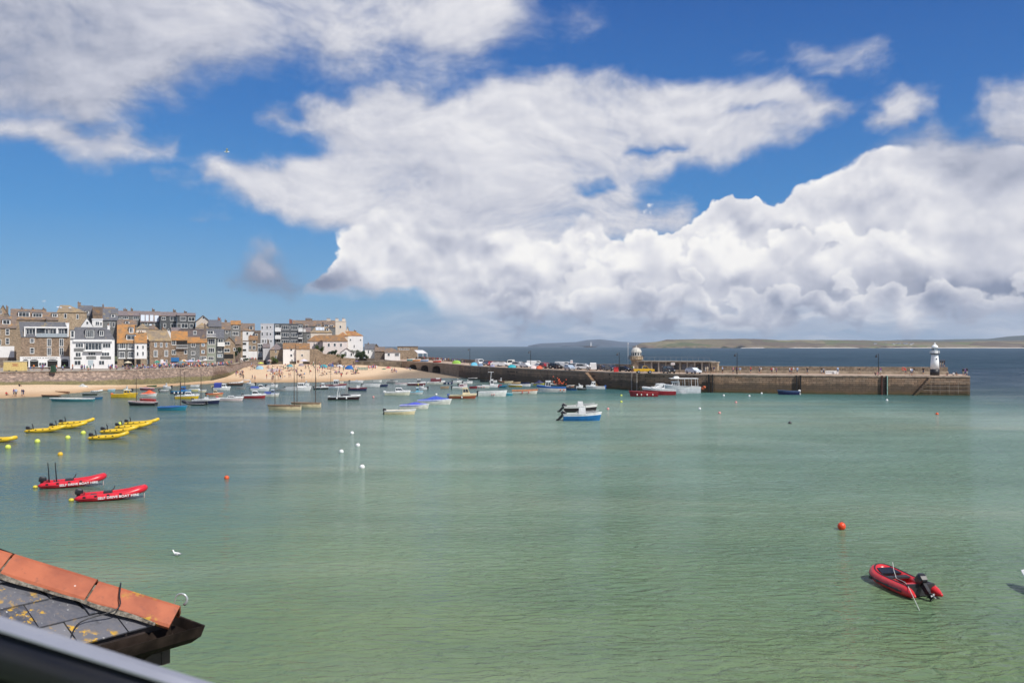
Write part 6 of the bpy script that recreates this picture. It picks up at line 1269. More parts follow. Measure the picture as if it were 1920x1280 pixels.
for x in (.28,): mb = MB(); mb.box(x - .16, x + .16, -w + .12, w - .12, .40, .47); mb.build('seat', paint((.03, .03, .035), .6, .1), T)
mb = MB(); mb.box(-1.0, -.2, -w - .12, -w + .2, r * 1.9, r * 2.05); mb.build('side_pad', BLACKM, T); 
mb = MB(); mb.box(-L * .37, -L * .34, -w, w, .05, .56); mb.build('transom', paint((.03, .03, .032), .5, .1), T)
o = outboard(T, -L * .39, .56, BK, 1.0, 0, 50)
me = text_mesh('40', .13, 'lettering'); me.materials.append(paint((.6, .6, .6), .4, .05)); q = put('decal', me, o, (-.04, -.225, .28)); q.rotation_euler = (R(90), 0, 0)
mb = MB(); mb.box(-.95, -.45, -.25, .2, .11, .38, 0, .03, .03); mb.build('fuel_tank', paint((.55, .04, .03), .4, .1), T)
mb = MB(); mb.sphere((.0, .38, .25), .1); mb.build('bailer', paint((.7, .55, .05), .4, .1), T)
for sg in (-1, 1):
    for x in (-.9, -.2, .55, 1.1): mb = MB(); y = sg * (w + r * .9); mb.box(x - .09, x + .09, y - .03, y + .03, r - .06, r + .06); mb.build('rope_patch', BLACKM, T)
mb = MB(); mb.tube([(L * .40, -.55, .78), (L * .2, -.1, .62), (-.1, .35, .5), (-.9, .5, .55), (-1.3, .62, .52), (-2.3, 1.0, .22), (-3.2, 1.35, -.05)], .014, 5); mb.build('mooring_rope', paint((.6, .6, .55), .9, .1), T)
T = thing('dinghy', 'edge of a small pale dinghy cut off at the right side of the picture', 'dinghy', W(1968, 1116, 0), R(100)); hull_parts(T, 3.0, 1.3, .5, (.45, .6, .55), BW, BWO)
# ---- buoys
def buoy(px, py, c, r, label, top=.35):
    p = W(px, py, 0); T = thing('mooring_buoy', label, 'buoy', p, 0, 'small mooring buoys'); mb = MB(); mb.sphere((0, 0, r * top), r, 12); mb.build('float', paint(c, .4, .12, 6), T, smooth=True)
    mb = MB(); mb.tube([(r * .35 * math.cos(a), 0, r * (1 + top) + r * .3 * math.sin(a)) for a in [k * math.pi / 5 for k in range(6)]], r * .08, 4); mb.build('loop', paint((.1, .1, .1), .7, .1), T)
YG, WB, OB, PB = (.62, .70, .10), (.8, .8, .78), (.75, .10, .02), (.7, .3, .28)
for px, py, l_ in ((15, 840, 'yellow green buoy closest to the left edge'), (70, 829, 'yellow green buoy below the left raft of yellow inflatables'), (127, 822, 'yellow green buoy between the two rafts of yellow inflatables'), (156, 813, 'yellow green buoy just right of the left raft of inflatables'), (225, 796, 'yellow green buoy behind the right raft of inflatables')): buoy(px, py, YG, .30, l_)
buoy(113, 853, (.75, .45, .02), .25, 'amber buoy floating above the red hire boats'); buoy(425, 897, OB, .20, 'small orange red buoy right of the red hire boats'); buoy(1578, 992, (.80, .07, .015), .24, 'bright orange ball buoy behind the near red inflatable', .8)
for px, py, l_ in ((660, 813, 'farthest white buoy of the central four'), (671, 836, 'second farthest white buoy of the central four'), (640, 848, 'white buoy set left in the central four'), (679, 877, 'nearest white buoy of the central four')): buoy(px, py, WB, .24, l_)
for px, py, c, l_ in ((1140, 767.5, PB, 'pink buoy right of the blue hulled open boat'), (1165, 742, YG, 'yellow buoy nearest the quay left of the red passenger boat'), (1165, 754, YG, 'yellow buoy second from the quay left of the red passenger boat'), (1357, 742, WB, 'white buoy below the bare lamp post stretch of the pier'), (1405, 743, WB, 'white buoy left of the lone navy boat'), (1428, 738, WB, 'white buoy closest to the lone navy boat'),
        (1380, 755, PB, 'pale pink buoy out from the middle of the pier'), (1349, 775, PB, 'pink buoy farthest out from the middle of the pier'), (1312, 767, WB, 'small pale buoy out from the passenger boats'), (1663, 751, WB, 'white buoy below the green ladder post'), (1757, 777, OB, 'orange red buoy below the white lighthouse'), (700, 745, PB, 'faint pink buoy left of the cream cruiser'), (818, 740, WB, 'white buoy above the peaked blue cover'), (1481, 794, (.05, .05, .05), 'small dark float in the empty green water')):
    buoy(px, py, c, .24, l_)
# ---- gulls
def gull(T):
    mb = MB(); prof = [(-.24, .02, .10), (-.18, .05, .10), (-.08, .085, .09), (.03, .09, .09), (.11, .065, .12), (.155, .045, .19), (.175, .05, .235), (.20, .045, .26), (.235, .02, .255), (.29, .006, .24)]
    mb.loft([[(x, r * math.cos(a), z + r * math.sin(a)) for a in [k * math.pi / 4 for k in range(8)]] for x, r, z in prof], 0)
    mb.m = [1 if f // 8 >= 8 else 0 for f in range(len(mb.f))]; mb.build('body', [paint((.85, .85, .83), .7, .05), paint((.6, .25, .05), .6, .1)], T, smooth=True)
    mb = MB()
    for sg in (-1, 1): mb.loft([[(.06, sg * .085, .13), (.0, sg * .1, .06), (-.05, sg * .09, .15)], [(-.2, sg * .05, .12), (-.2, sg * .055, .07), (-.22, sg * .04, .13)], [(-.33, sg * .01, .15), (-.33, sg * .015, .14), (-.34, sg * .01, .15)]])
    mb.build('wing', paint((.35, .36, .38), .7, .1), T)
T = thing('seagull', 'white gull swimming alone on the green water above the tiled roof', 'gull', W(331, 1041, 0), R(170)); gull(T)
T = thing('seagull', 'tiny white gull flying high against the blue sky', 'gull', P(425, 285, 70), R(20)); mb = MB(); mb.sphere((0, 0, 0), .08, 8, 0, .8); mb.tube([(-.2, 0, 0), (0, 0, 0), (.22, 0, .02)], [.02, .08, .02], 6)
mb.loft([[(-.06, y, z), (.08, y, z + .01), (.0, y, z - .012)] for y, z in ((-.55, .16), (-.28, .12), (0, .02), (.28, .12), (.55, .16))]); mb.build('body', paint((.75, .75, .75), .7, .05), T)
# ---------------------------------------------------------------- people
def cloth_fn(nt, b):
    oi = nt.n('ShaderNodeObjectInfo'); S(nt, b, col=oi.outputs['Color'], rough=.85)
def trouser_fn(nt, b):
    oi = nt.n('ShaderNodeObjectInfo'); S(nt, b, col=nt.ramp(oi.outputs['Random'], [(0, (.03, .04, .09)), (.3, (.10, .11, .14)), (.5, (.42, .36, .26)), (.7, (.03, .03, .03)), (.85, (.5, .5, .5))], 'CONSTANT'), rough=.85)
def skin_fn(nt, b):
    oi = nt.n('ShaderNodeObjectInfo'); S(nt, b, col=nt.ramp(oi.outputs['Random'], [(0, (.55, .30, .20)), (.6, (.42, .21, .13)), (1, (.22, .10, .06))]), rough=.6)
def hair_fn(nt, b):
    oi = nt.n('ShaderNodeObjectInfo'); S(nt, b, col=nt.ramp(oi.outputs['Random'], [(0, (.03, .02, .012)), (.4, (.12, .06, .03)), (.75, (.35, .24, .12)), (.9, (.4, .38, .36))], 'CONSTANT'), rough=.8)
CLO, TRO, SKI, HAI = mat('clothes', cloth_fn), mat('trousers', trouser_fn), mat('skin', skin_fn), mat('hair', hair_fn)
def figure(J):
    """one continuous skinned body from joints; J = name: (point, radius)"""
    me = bpy.data.meshes.new('person'); names = list(J); idx = {n: i for i, n in enumerate(names)}
    E = [('pel', 'wai'), ('wai', 'che'), ('che', 'nec'), ('nec', 'jaw'), ('jaw', 'hea')]
    for s in 'LR': E += [('che', 'sh' + s), ('sh' + s, 'el' + s), ('el' + s, 'wr' + s), ('wr' + s, 'ha' + s), ('pel', 'hi' + s), ('hi' + s, 'kn' + s), ('kn' + s, 'an' + s), ('an' + s, 'to' + s)]
    me.from_pydata([J[n][0] for n in names], [(idx[a], idx[b_]) for a, b_ in E], [])
    o = bpy.data.objects.new('tmp', me); COL.objects.link(o); m = o.modifiers.new('s', 'SKIN'); m.use_smooth_shade = True; s2 = o.modifiers.new('u', 'SUBSURF'); s2.levels = 1
    sv = me.skin_vertices[0].data if me.skin_vertices else None
    if sv is None:
        o2 = o; bpy.context.view_layer.objects.active = o; o.select_set(True); bpy.ops.mesh.customdata_skin_add(); sv = me.skin_vertices[0].data
    for n in names: r = J[n][1]; sv[idx[n]].radius = (r if isinstance(r, tuple) else (r, r)); sv[idx[n]].use_root = n == 'pel'
    dg = bpy.context.evaluated_depsgraph_get(); out = bpy.data.meshes.new_from_object(o.evaluated_get(dg)); bpy.data.objects.remove(o)
    out.materials.clear()
    for mm in (CLO, TRO, SKI, HAI): out.materials.append(mm)
    bones = [(J[a][0], J[b_][0], k) for a, b_, k in [('pel', 'wai', 0), ('wai', 'che', 0), ('che', 'nec', 0), ('nec', 'jaw', 2), ('jaw', 'hea', 2)] + [q for s in 'LR' for q in (('che', 'sh' + s, 0), ('sh' + s, 'el' + s, 0), ('el' + s, 'wr' + s, 2), ('wr' + s, 'ha' + s, 2), ('pel', 'hi' + s, 1), ('hi' + s, 'kn' + s, 1), ('kn' + s, 'an' + s, 2), ('an' + s, 'to' + s, 1))]]
    hd = Vector(J['hea'][0]); jw = Vector(J['jaw'][0]); upv = (hd - jw).normalized()
    for p in out.polygons:
        c = p.center; best, bk = 1e9, 0
        for a, b_, k in bones:
            a, b_ = Vector(a), Vector(b_); e = b_ - a; t = max(0, min(1, (c - a).dot(e) / max(1e-6, e.dot(e)))); dd = (c - a - e * t).length
            if dd < best: best, bk = dd, k
        if bk == 2 and (c - hd).length < .2:
            q = (c - hd).dot(upv)
            if q > .03 or (c.x - hd.x < -.02 and q > -.07): bk = 3
        p.material_index = bk; p.use_smooth = True
    return out
def J_stand(walk=0.0, arm=0.0):
    J = dict(pel=((0, 0, .95), (.13, .10)), wai=((0, 0, 1.12), (.12, .09)), che=((.01, 0, 1.34), (.16, .11)), nec=((.01, 0, 1.50), .055), jaw=((.04, 0, 1.58), .075), hea=((.02, 0, 1.68), .095))
    for s, g in (('L', 1), ('R', -1)):
        w = walk * g
        J.update({'sh' + s: ((.0, g * .19, 1.42), .06), 'el' + s: ((-w * .5 - .02 + arm * .1, g * .25, 1.14 + arm * .04), .045), 'wr' + s: ((-w * .7 + .08 + arm * .25, g * .25, .90 + arm * .25), .033), 'ha' + s: ((-w * .7 + .11 + arm * .3, g * .25, .80 + arm * .3), .035),
                  'hi' + s: ((0, g * .09, .90), .10), 'kn' + s: ((w * .6 + .02, g * .10, .50), .065), 'an' + s: ((w - (.0 if w >= 0 else .05), g * .10, .08 + (0 if w >= 0 else .05)), .042), 'to' + s: ((w + .14, g * .11, .035), .035)})
    return J
def J_sit(z=0.06, chair=False):
    h = .45 if chair else z; J = dict(pel=((0, 0, h + .08), (.13, .12)), wai=((-.02, 0, h + .26), (.12, .09)), che=((-.02, 0, h + .48), (.16, .11)), nec=((0, 0, h + .63), .055), jaw=((.04, 0, h + .71), .075), hea=((.03, 0, h + .81), .095))
    for s, g in (('L', 1), ('R', -1)):
        J.update({'sh' + s: ((-.02, g * .19, h + .55), .06), 'el' + s: ((.05, g * .26, h + .32), .045), 'wr' + s: ((.26, g * .18, h + .28), .033), 'ha' + s: ((.34, g * .15, h + .28), .035), 'hi' + s: ((.04, g * .1, h + .08), .10)})
        if chair: J.update({'kn' + s: ((.44, g * .12, h + .06), .065), 'an' + s: ((.46, g * .12, .08), .042), 'to' + s: ((.6, g * .12, .035), .035)})
        else: J.update({'kn' + s: ((.40, g * .14, .42), .065), 'an' + s: ((.68, g * .12, .07), .042), 'to' + s: ((.80, g * .12, .05), .035)})
    return J
def J_lie():
    J = {}; S0 = J_stand()
    for k, (p, r) in S0.items(): J[k] = ((p[2] - .9, p[1], .12 + max(-.05, p[0])), r)
    return J
FIG = {'standing': figure(J_stand(0, .3)), 'walking': figure(J_stand(.22)), 'sitting': figure(J_sit()), 'seated': figure(J_sit(0, True)), 'lying': figure(J_lie())}
TOPS = [('white', (.78, .77, .75)), ('red', (.5, .03, .03)), ('navy', (.02, .03, .10)), ('black', (.02, .02, .02)), ('pink', (.65, .25, .30)), ('pale blue', (.30, .42, .62)), ('grey', (.25, .25, .26)), ('teal', (.03, .25, .25)), ('orange', (.65, .2, .05)), ('purple', (.18, .06, .22)), ('green', (.06, .2, .07)), ('skin toned', (.52, .29, .20)), ('cream', (.6, .53, .4)), ('blue', (.03, .1, .4))]
PPL = []
rp = random.Random(21)
def person(p, pose, where, group, ti=None, face=None, s=None):
    nm, c = TOPS[ti] if ti is not None else rp.choice(TOPS)
    o = bpy.data.objects.new('person', FIG[pose]); COL.objects.link(o); o.location = p; o.rotation_euler = (0, 0, face if face is not None else rp.uniform(0, 6.28)); o.color = (*c, 1); k = s or rp.uniform(.92, 1.06); o.scale = (k, k, k)
    pw = {'sitting': 'sitting', 'seated': 'seated', 'lying': 'lying', 'standing': 'standing', 'walking': 'walking'}[pose]
    tag(o, ('bare chested person %s %s' if nm == 'skin toned' else 'person in a ' + nm + ' top %s %s') % (pw, where), 'person', group); PPL.append(o); return o
# sand height where a photo position meets the beach
bv = bpy.data.objects['beach_sand']; BVH = None
from mathutils.bvhtree import BVHTree
_m = bv.data; BVH = BVHTree.FromPolygons([v.co for v in _m.vertices], [p.vertices for p in _m.polygons])
def on_sand(px, py):
    d = Vector(((px - CX) / F, 1, -(py - HZ) / F)).normalized(); h = BVH.ray_cast(Vector((0, 0, CH)), d)
    return h[0]
def place_word(px, t):
    best = min(t, key=lambda q: abs(q[0] - px)); return best[1]
BE = [(450, 'on the sand beside the slipway wall'), (487, 'on the sand near the lime parasol'), (530, 'on the sand below the tan stone cottage'), (556, 'on the sand before the white beach cottage'), (585, 'on the sand near the peach cottage'), (615, 'on the sand below the garden wall'), (655, 'on the sand near the blue beach tent'), (682, 'on the sand near the grey windbreak'), (700, 'on the sand near the striped windbreak'), (727, 'on the sand near the red parasol'), (765, 'on the sand beside the pier arches')]
pts = []
def far_enough(px, py): return all(abs(px - a) > 2.2 or abs(py - b_) > 1.0 for a, b_ in pts)
dens = [(500, 690, 45, 5, 26), (512, 697, 14, 5, 18), (590, 688, 30, 4, 14), (625, 690, 24, 5, 34), (655, 690, 18, 5, 14), (560, 694, 20, 6, 12), (640, 699, 18, 3, 14), (600, 701, 22, 3, 10), (535, 688, 12, 6, 10), (475, 690, 18, 6, 16), (665, 700, 6, 2, 5), (520, 703, 12, 3, 8), (450, 700, 8, 5, 8), (700, 692, 14, 3, 5), (738, 697, 8, 2, 5), (770, 692, 6, 2, 3), (565, 703, 8, 2, 5), (588, 684, 12, 2, 8)]
for cx_, cy_, sx, sy, n in dens:
    for _ in range(int(n * .62)):
        px, py = rp.gauss(cx_, sx * .55), rp.gauss(cy_, sy * .55)
        if not far_enough(px, py) or px > 780 or px < 434: continue
        p = on_sand(px, py)
        if p is None or p.z < .05: continue
        pts.append((px, py)); person(p, rp.choice(['sitting'] * 5 + ['lying'] * 2 + ['standing'] * 2), place_word(px, BE), 'people on the beach', ti=rp.choice([0, 1, 2, 3, 4, 5, 11, 11, 11, 7, 13, 9, 6]))
for px, py in ((456, 712), (478, 714), (473, 712), (522, 712.5), (526, 713), (530, 709), (542, 708), (545, 707), (566, 713.5), (570, 714), (510, 715), (512, 713), (640, 709), (455, 704), (500, 710)):
    p = on_sand(px, py)
    if p: person(p, rp.choice(['walking', 'standing']), 'at the water edge ' + place_word(px, BE).replace('on the sand ', ''), 'people paddling at the water edge', ti=rp.choice([3, 11, 1, 2, 11]))
for px, py, t, ps in ((12, 741, 1, 'sitting'), (26, 743, 9, 'walking'), (30, 743.5, 5, 'walking'), (41, 743, 2, 'standing'), (44, 743.3, 2, 'walking'), (36, 724.5, 3, 'sitting')):
    p = on_sand(px, py)
    if p: person(p, ps, 'on the small beach below the sea wall', 'people on the small left beach', ti=t)
PW = [(20, 'beside the yellow kiosk'), (60, 'in front of the stone restaurant'), (100, 'near the green bin'), (130, 'at the right end of the restaurant terrace'), (165, 'in front of the white hotel'), (205, 'at the right corner of the white hotel'), (235, 'before the orange roofed house'), (270, 'before the white end house'), (300, 'before the brown stone house'), (330, 'near the blue shop'), (360, 'before the small paned shop'), (395, 'before the green grey house'), (430, 'at the bend of the promenade'), (470, 'on the slipway road')]
wt_ = wall_top
def wall_y(px):
    for (a, ya), (b_, yb) in zip(wt_, wt_[1:]):
        if a <= px <= b_: return ya + (yb - ya) * (px - a) / (b_ - a)
for k in range(78):
    px = rp.uniform(8, 490) if k % 3 else rp.uniform(280, 440); y0 = wall_y(px)
    back = 691.5 if px < 300 else (686.5 if px < 430 else 675.5)
    if y0 - back < 1: py = y0 - .6
    else: py = rp.uniform(back + .5, y0 - .8)
    p = W(px, py, 4.12); person(p, rp.choice(['standing', 'walking', 'standing', 'seated' if px < 300 else 'walking']) if py < y0 - 2 else rp.choice(['standing', 'walking']), place_word(px, PW), 'people on the promenade')
for k in range(16):
    px = rp.uniform(150, 400) if k % 2 else rp.choice([234, 237, 256, 260, 276, 279]) + rp.uniform(-1, 1); p = W(px, wall_y(px), 4.1); p.y += .35; p.z = 4.62
    person(p, 'sitting', 'on the sea wall coping ' + place_word(px, PW), 'people sitting on the sea wall', face=R(-90) + rp.uniform(-.3, .3))
PQ = [(745, 'before the white bungalow on the quay'), (790, 'above the pier arches'), (830, 'on the quay left of the lamp post'), (900, 'among the tents on the quay'), (960, 'near the cyan quay tent'), (1010, 'by the white vans on the quay'), (1060, 'near the parked cars'), (1100, 'at the top of the pier stairs'), (1160, 'beside the stone lighthouse'), (1260, 'before the quay sheds'), (1325, 'beside the stone hut'), (1382, 'beside the bare stretch lamp post'), (1430, 'on the pier right of the lamp post'), (1480, 'midway along the pier'), (1540, 'near the white sign panels on the pier'), (1600, 'on the right half of the pier'), (1650, 'near the lighthouse lamp post'), (1708, 'left of the white lighthouse'), (1770, 'beside the white lighthouse base'), (1808, 'at the very tip of the pier')]
def quay_pt(px, f):
    s = s_of(px); a = path_at(s); i = min(int(s), len(IN) - 2); b_ = OUT[i].lerp(OUT[i + 1], s - i); q = a.lerp(b_, f); q.z = ZQ; return q
for px, f, t in [(748, .3, 0), (756, .3, 3), (765, .3, 3), (772, .2, 2)] + [(800 + k * 3.4, rp.uniform(.4, .85), None) for k in range(22)] + [(893, .5, 0), (900, .5, 1), (920, .4, 1), (921, .3, 2), (946, .4, 3), (1028, .3, 6), (1108, .2, 0), (1128, .3, 3), (1187, .3, 10), (1190, .3, 0), (1245, .4, 3), (1312, .4, 10), (1326, .3, 12), (1330, .35, 12), (1338, .4, 3), (1343, .4, 2), (1360, .5, 5), (1378, .3, 4), (1386, .4, 9), (1392, .4, 5), (1413, .5, 1), (1429, .5, 6), (1432, .5, 0), (1452, .5, 1), (1455, .5, 0), (1459, .3, 9), (1485, .4, 0), (1489, .5, 1), (1492, .4, 0), (1498, .3, 5), (1516, .2, 3), (1545, .4, 3), (1548, .3, 6), (1577, .5, 5), (1618, .5, 3), (1643, .15, 3), (1648, .15, 4), (1658, .5, 9), (1709, .1, 0), (1712, .15, 5), (1705, .5, 1), (1720, .4, 3), (1740, .6, 3)]:
    person(quay_pt(px, f), rp.choice(['standing', 'walking']) if px not in (1643, 1648) else 'sitting', place_word(px, PQ), 'people on the pier', ti=t)
for px, dd, z in ((1763, 202.2, 5.95), (1767, 202.2, 5.95), (1771, 202.2, 5.95)): person(P(px, 690, dd), 'standing', 'on top of the parapet right of the lighthouse', 'people on the pier', ti=3).location.z = z
for px, d_, t, ps in ((1776, 190, 3, 'sitting'), (1788, 191, 0, 'sitting'), (1793, 192, 3, 'sitting'), (1806, 190, 3, 'standing'), (1810, 190.5, 9, 'standing'), (1813, 191, 3, 'standing')): person(Vector(((px - CX) / F * d_, d_, ZQ)), ps, 'at the very tip of the pier' if px > 1800 else 'beside the white lighthouse base', 'people on the pier', ti=t)

def crowd():
    V, Fc, Mi, mats = [], [], [], []
    for nm, c in TOPS: mats.append(paint(c, .85, .05))
    mats += [paint((.05, .05, .09), .85, .05), paint((.5, .29, .2), .7, .05), paint((.10, .06, .03), .8, .05)]; nT = len(TOPS)
    src = {k: ([v.co.copy() for v in m.vertices], [tuple(p.vertices) for p in m.polygons], [p.material_index for p in m.polygons]) for k, m in FIG.items()}
    def add(p, pose):
        vs_, fs_, ms_ = src[pose]; a = rp.uniform(0, 6.28); ca, sa = math.cos(a), math.sin(a); k0 = len(V); ti = rp.randrange(nT); sc = rp.uniform(.9, 1.05)
        V.extend([(p[0] + sc * (v.x * ca - v.y * sa), p[1] + sc * (v.x * sa + v.y * ca), p[2] + sc * v.z) for v in vs_])
        for f, m in zip(fs_, ms_): Fc.append(tuple(k0 + i for i in f)); Mi.append(ti if m == 0 else nT + m - 1)
    n = 0
    while n < 150:
        cx_, cy_, sx, sy, _ = rp.choice(dens); px, py = rp.gauss(cx_, sx * .6), rp.gauss(cy_, sy * .6)
        if 436 < px < 770:
            p = on_sand(px, py)
            if p is not None and p.z > .05: add(p, rp.choice(['sitting', 'sitting', 'lying', 'standing'])); n += 1
    for k in range(170):
        px = rp.uniform(36, 495) if k % 3 == 0 else rp.gauss(365, 48)
        if not 8 < px < 498: continue
        y0 = wall_y(px); back = 691.5 if px < 300 else (687 if px < 430 else 675.5); add(W(px, rp.uniform(min(back + .5, y0 - .6), y0 - .5), 4.12), rp.choice(['standing', 'walking', 'standing', 'seated']))
    me = bpy.data.meshes.new('crowd'); me.from_pydata(V, [], Fc)
    for m in mats: me.materials.append(m)
    me.polygons.foreach_set('material_index', Mi); o = put('crowd', me); tag(o, 'dense summer crowd filling the gaps on the sand and the promenade', 'crowd', kind='stuff')
crowd()
# ---------------------------------------------------------------- cars on the quay
def car(px, d, rz, kind, c, label, cat='car'):
    T = thing({'pickup': 'pickup_truck', 'van': 'parked_van'}.get(kind, 'parked_car'), label, cat, ((px - CX) / F * d, d, ZQ - .01), rz, 'vehicles parked along the quay')
    bodyc = paint(c, .25, .04, 3)
    if kind == 'van': prof = [(-2.5, .35), (2.45, .35), (2.5, .8), (2.2, 1.15), (1.45, 2.05), (-2.4, 2.1), (-2.5, 1.9)]; W_ = .98; cab = [(2.1, 1.2), (1.45, 1.95), (.6, 1.95), (.6, 1.2)]
    elif kind == 'suv': prof = [(-2.2, .4), (2.2, .4), (2.25, .85), (1.25, 1.05), (.6, 1.7), (-2.0, 1.72), (-2.2, 1.05)]; W_ = .92; cab = [(1.15, 1.08), (.6, 1.62), (-1.85, 1.64), (-2.0, 1.08)]
    elif kind == 'pickup': prof = [(-2.5, .55), (2.45, .55), (2.5, 1.0), (1.3, 1.15), (.9, 1.15), (-2.5, 1.12)]; W_ = .9; cab = None
    else: prof = [(-2.0, .32), (2.05, .32), (2.1, .7), (1.1, .95), (.45, 1.42), (-1.3, 1.43), (-2.0, .98), (-2.08, .7)]; W_ = .86; cab = [(1.0, .96), (.42, 1.35), (-1.2, 1.36), (-1.75, .98)]
    mb = MB(); A = [(x, -W_ * (1 if z < 1.1 * (1.2 if kind != 'car' else .9) else .82), z) for x, z in prof]; B2 = [(x, -y, z) for x, y, z in A]; mb.loft([A, B2]); body = mb.build('body', bodyc, T)
    if kind == 'pickup':
        mb = MB(); A = [(1.1, -.85, 1.15), (.65, -.75, 1.75), (-.25, -.75, 1.78), (-.4, -.85, 1.15)]; mb.loft([A, [(x, -y, z) for x, y, z in A]]); mb.build('cab', bodyc, T); cab = [(1.0, 1.2), (.6, 1.68), (-.2, 1.7), (-.3, 1.2)]; mb = MB(); mb.box(-2.4, -.5, -.8, .8, 1.125, 1.14); mb.build('load_bed', BLACKM, T)
    g = MB()
    for sg in (-1, 1): g.face([(x, sg * (W_ * (.93 if z < 1.3 else .84) + (.03 if kind != 'van' else .03)), z) for x, z in cab])
    x0, z0 = cab[0]; x1, z1 = cab[1]; nx = .06; g.face([(x0 + nx, -W_ * .8, z0), (x0 + nx, W_ * .8, z0), (x1 + nx + .03, W_ * .72, z1), (x1 + nx + .03, -W_ * .72, z1)])
    if kind != 'van': x0, z0 = cab[3]; x1, z1 = cab[2]; g.face([(x0 - .12, W_ * .8, z0), (x0 - .12, -W_ * .8, z0), (x1 - .14, -W_ * .72, z1), (x1 - .14, W_ * .72, z1)])
    g.build('window', GLASS, T); Rw = .33 if kind == 'car' else .38
    for x in (-1.35, 1.4):
        for sg in (-1, 1):
            mb = MB(); mb.tube([(x, sg * (W_ - .2), Rw), (x, sg * (W_ + .01), Rw)], Rw, 12); wv = mb.build('wheel', BLACKM, T); mb = MB(); mb.tube([(x, sg * (W_ + .0), Rw), (x, sg * (W_ + .02), Rw)], Rw * .55, 8); mb.build('rim', paint((.4, .4, .42), .3, .05), wv)
    for sg in (-1, 1): xf = prof[2][0]; zf = (prof[1][1] + prof[2][1]) / 2 + .12; mb = MB(); mb.box(xf - .08, xf + .012, sg * W_ * .72 - .15, sg * W_ * .72 + .15, zf - .05, zf + .07); mb.build('headlight', paint((.8, .8, .78), .2, .05), T)
    return T
cw, cb, cs, cr, cn = (.75, .75, .74), (.015, .015, .018), (.35, .42, .5), (.35, .02, .03), (.03, .04, .07)
CARS = [(899, 296, -70, 'van', (.7, .7, .7), 'white van parked farthest left among the quay tents'), (911, 292, -80, 'car', cn, 'dark car beside the leftmost white van'), (921, 286, -100, 'car', cr, 'dark red car left of the pair of low white cars'), (932, 281, -15, 'car', cw, 'left one of the pair of low white cars'), (943, 277, -20, 'car', cw, 'right one of the pair of low white cars'),
        (958, 281, -100, 'van', (.72, .70, .62), 'cream fronted van behind the cyan quay tent'), (973, 268, -30, 'suv', cw, 'white estate car right of the cream fronted van'), (986, 262, -50, 'car', cw, 'white hatchback in front of the long white van'), (1003, 266, -8, 'van', cw, 'long white van behind the dark lamp post'), (1013, 255, -60, 'car', cw, 'white car with an orange tent before it'), (1022, 252, -65, 'suv', cr, 'dark red four wheel drive on the quay'), (1032, 250, -75, 'car', cb, 'black car right of the dark red four wheel drive'),
        (1043, 248, -55, 'suv', cb, 'black estate car with a person behind it'), (1057, 248, -25, 'van', cw, 'white camper van with long side windows'), (1068, 236, -70, 'car', cs, 'silver blue car parked in front of the white camper van'), (1079, 243, -40, 'suv', cw, 'white four wheel drive right of the camper van'), (1095, 239, -25, 'suv', cw, 'white off roader with its bonnet towards the left'), (1112, 233, 85, 'van', cw, 'white topped van with a dark open rear above the pier stairs'),
        (1129, 234, -50, 'car', cn, 'dark blue car right of the pier stairs'), (1146, 228, -70, 'suv', cn, 'dark people carrier left of the red box on the quay'), (1168, 223, -40, 'car', cb, 'black car beside the stone lighthouse'), (1207, 207.5, 0, 'pickup', (.72, .40, .02), 'bright yellow pickup truck in front of the stone lighthouse'), (1254, 208, -80, 'suv', cb, 'black four wheel drive before the quay sheds'), (1300, 206, -60, 'car', (.6, .65, .7), 'small pale car before the quay sheds')]
for a in CARS: car(a[0], a[1], R(a[2]), *a[3:], cat={'van': 'van', 'pickup': 'pickup truck'}.get(a[3], 'car'))
T = thing('storage_box', 'red storage box on the quay left of the lamp post', 'box', quay_pt(1156, .15)); mb = MB(); mb.box(-.6, .6, -.4, .4, 0, 1.1, 0, .04, .04); mb.build('body', paint((.5, .03, .03), .5, .1), T); mb = MB(); mb.box(-.65, .65, -.45, .45, 1.103, 1.2); mb.build('lid', paint((.4, .02, .02), .5, .1), T)
for px, py, w, h, lab in ((1264.5, 682, 1.0, .5, 'small white notice board on a post before the quay sheds'), (1074, 678, .7, .9, 'white and red notice board among the parked cars')):
    q = quay_pt(px, .35); T = thing('notice_board', lab, 'sign', q); h0 = CH - (py - HZ) * q.y / F - q.z; mb = MB(); mb.tube([(0, 0, 0), (0, 0, h0)], .04, 5); mb.build('post', BLACKM, T); mb = MB(); mb.box(-w / 2, w / 2, -.06, -.02, h0 - h / 2, h0 + h / 2); mb.build('board', WPAINT, T)
    mb = MB(); mb.box(-w * .4, w * .4, -.07, -.061, h0 - h * .08, h0 + h * .12); mb.build('board_print', paint((.5, .08, .06), .6, .1), T)
for i, (px, w, lab) in enumerate(((1564, 2.0, 'white lettered panel leaning on the pier parapet, left one'), (1577, 1.2, 'white panel leaning on the pier parapet, right one'))):
    q = quay_pt(px, .72); T = thing('sign_panel', lab, 'sign', q); mb = MB(); mb.box(-w / 2, w / 2, -.05, .02, 0, .75); mb.build('panel', WPAINT, T)
    if i == 0:
        mb = MB()
        for j in range(9): mb.box(-.85 + j * .2, -.72 + j * .2, -.06, -.051, .3, .5)
        mb.build('lettering', paint((.1, .1, .12), .6, .1), T)
T = thing('lifebuoy_stand', 'red lifebuoy board on the parapet left of the white lighthouse', 'lifebuoy', quay_pt(1705, .8)); mb = MB(); mb.tube([(0, 0, 0), (0, 0, 1.0)], .05, 5); mb.build('post', BLACKM, T); mb = MB(); mb.tube([(.32 * math.cos(k * .5236), -.08, 1.25 + .32 * math.sin(k * .5236)) for k in range(13)], .08, 6); mb.build('ring', paint((.65, .04, .02), .5, .1), T)
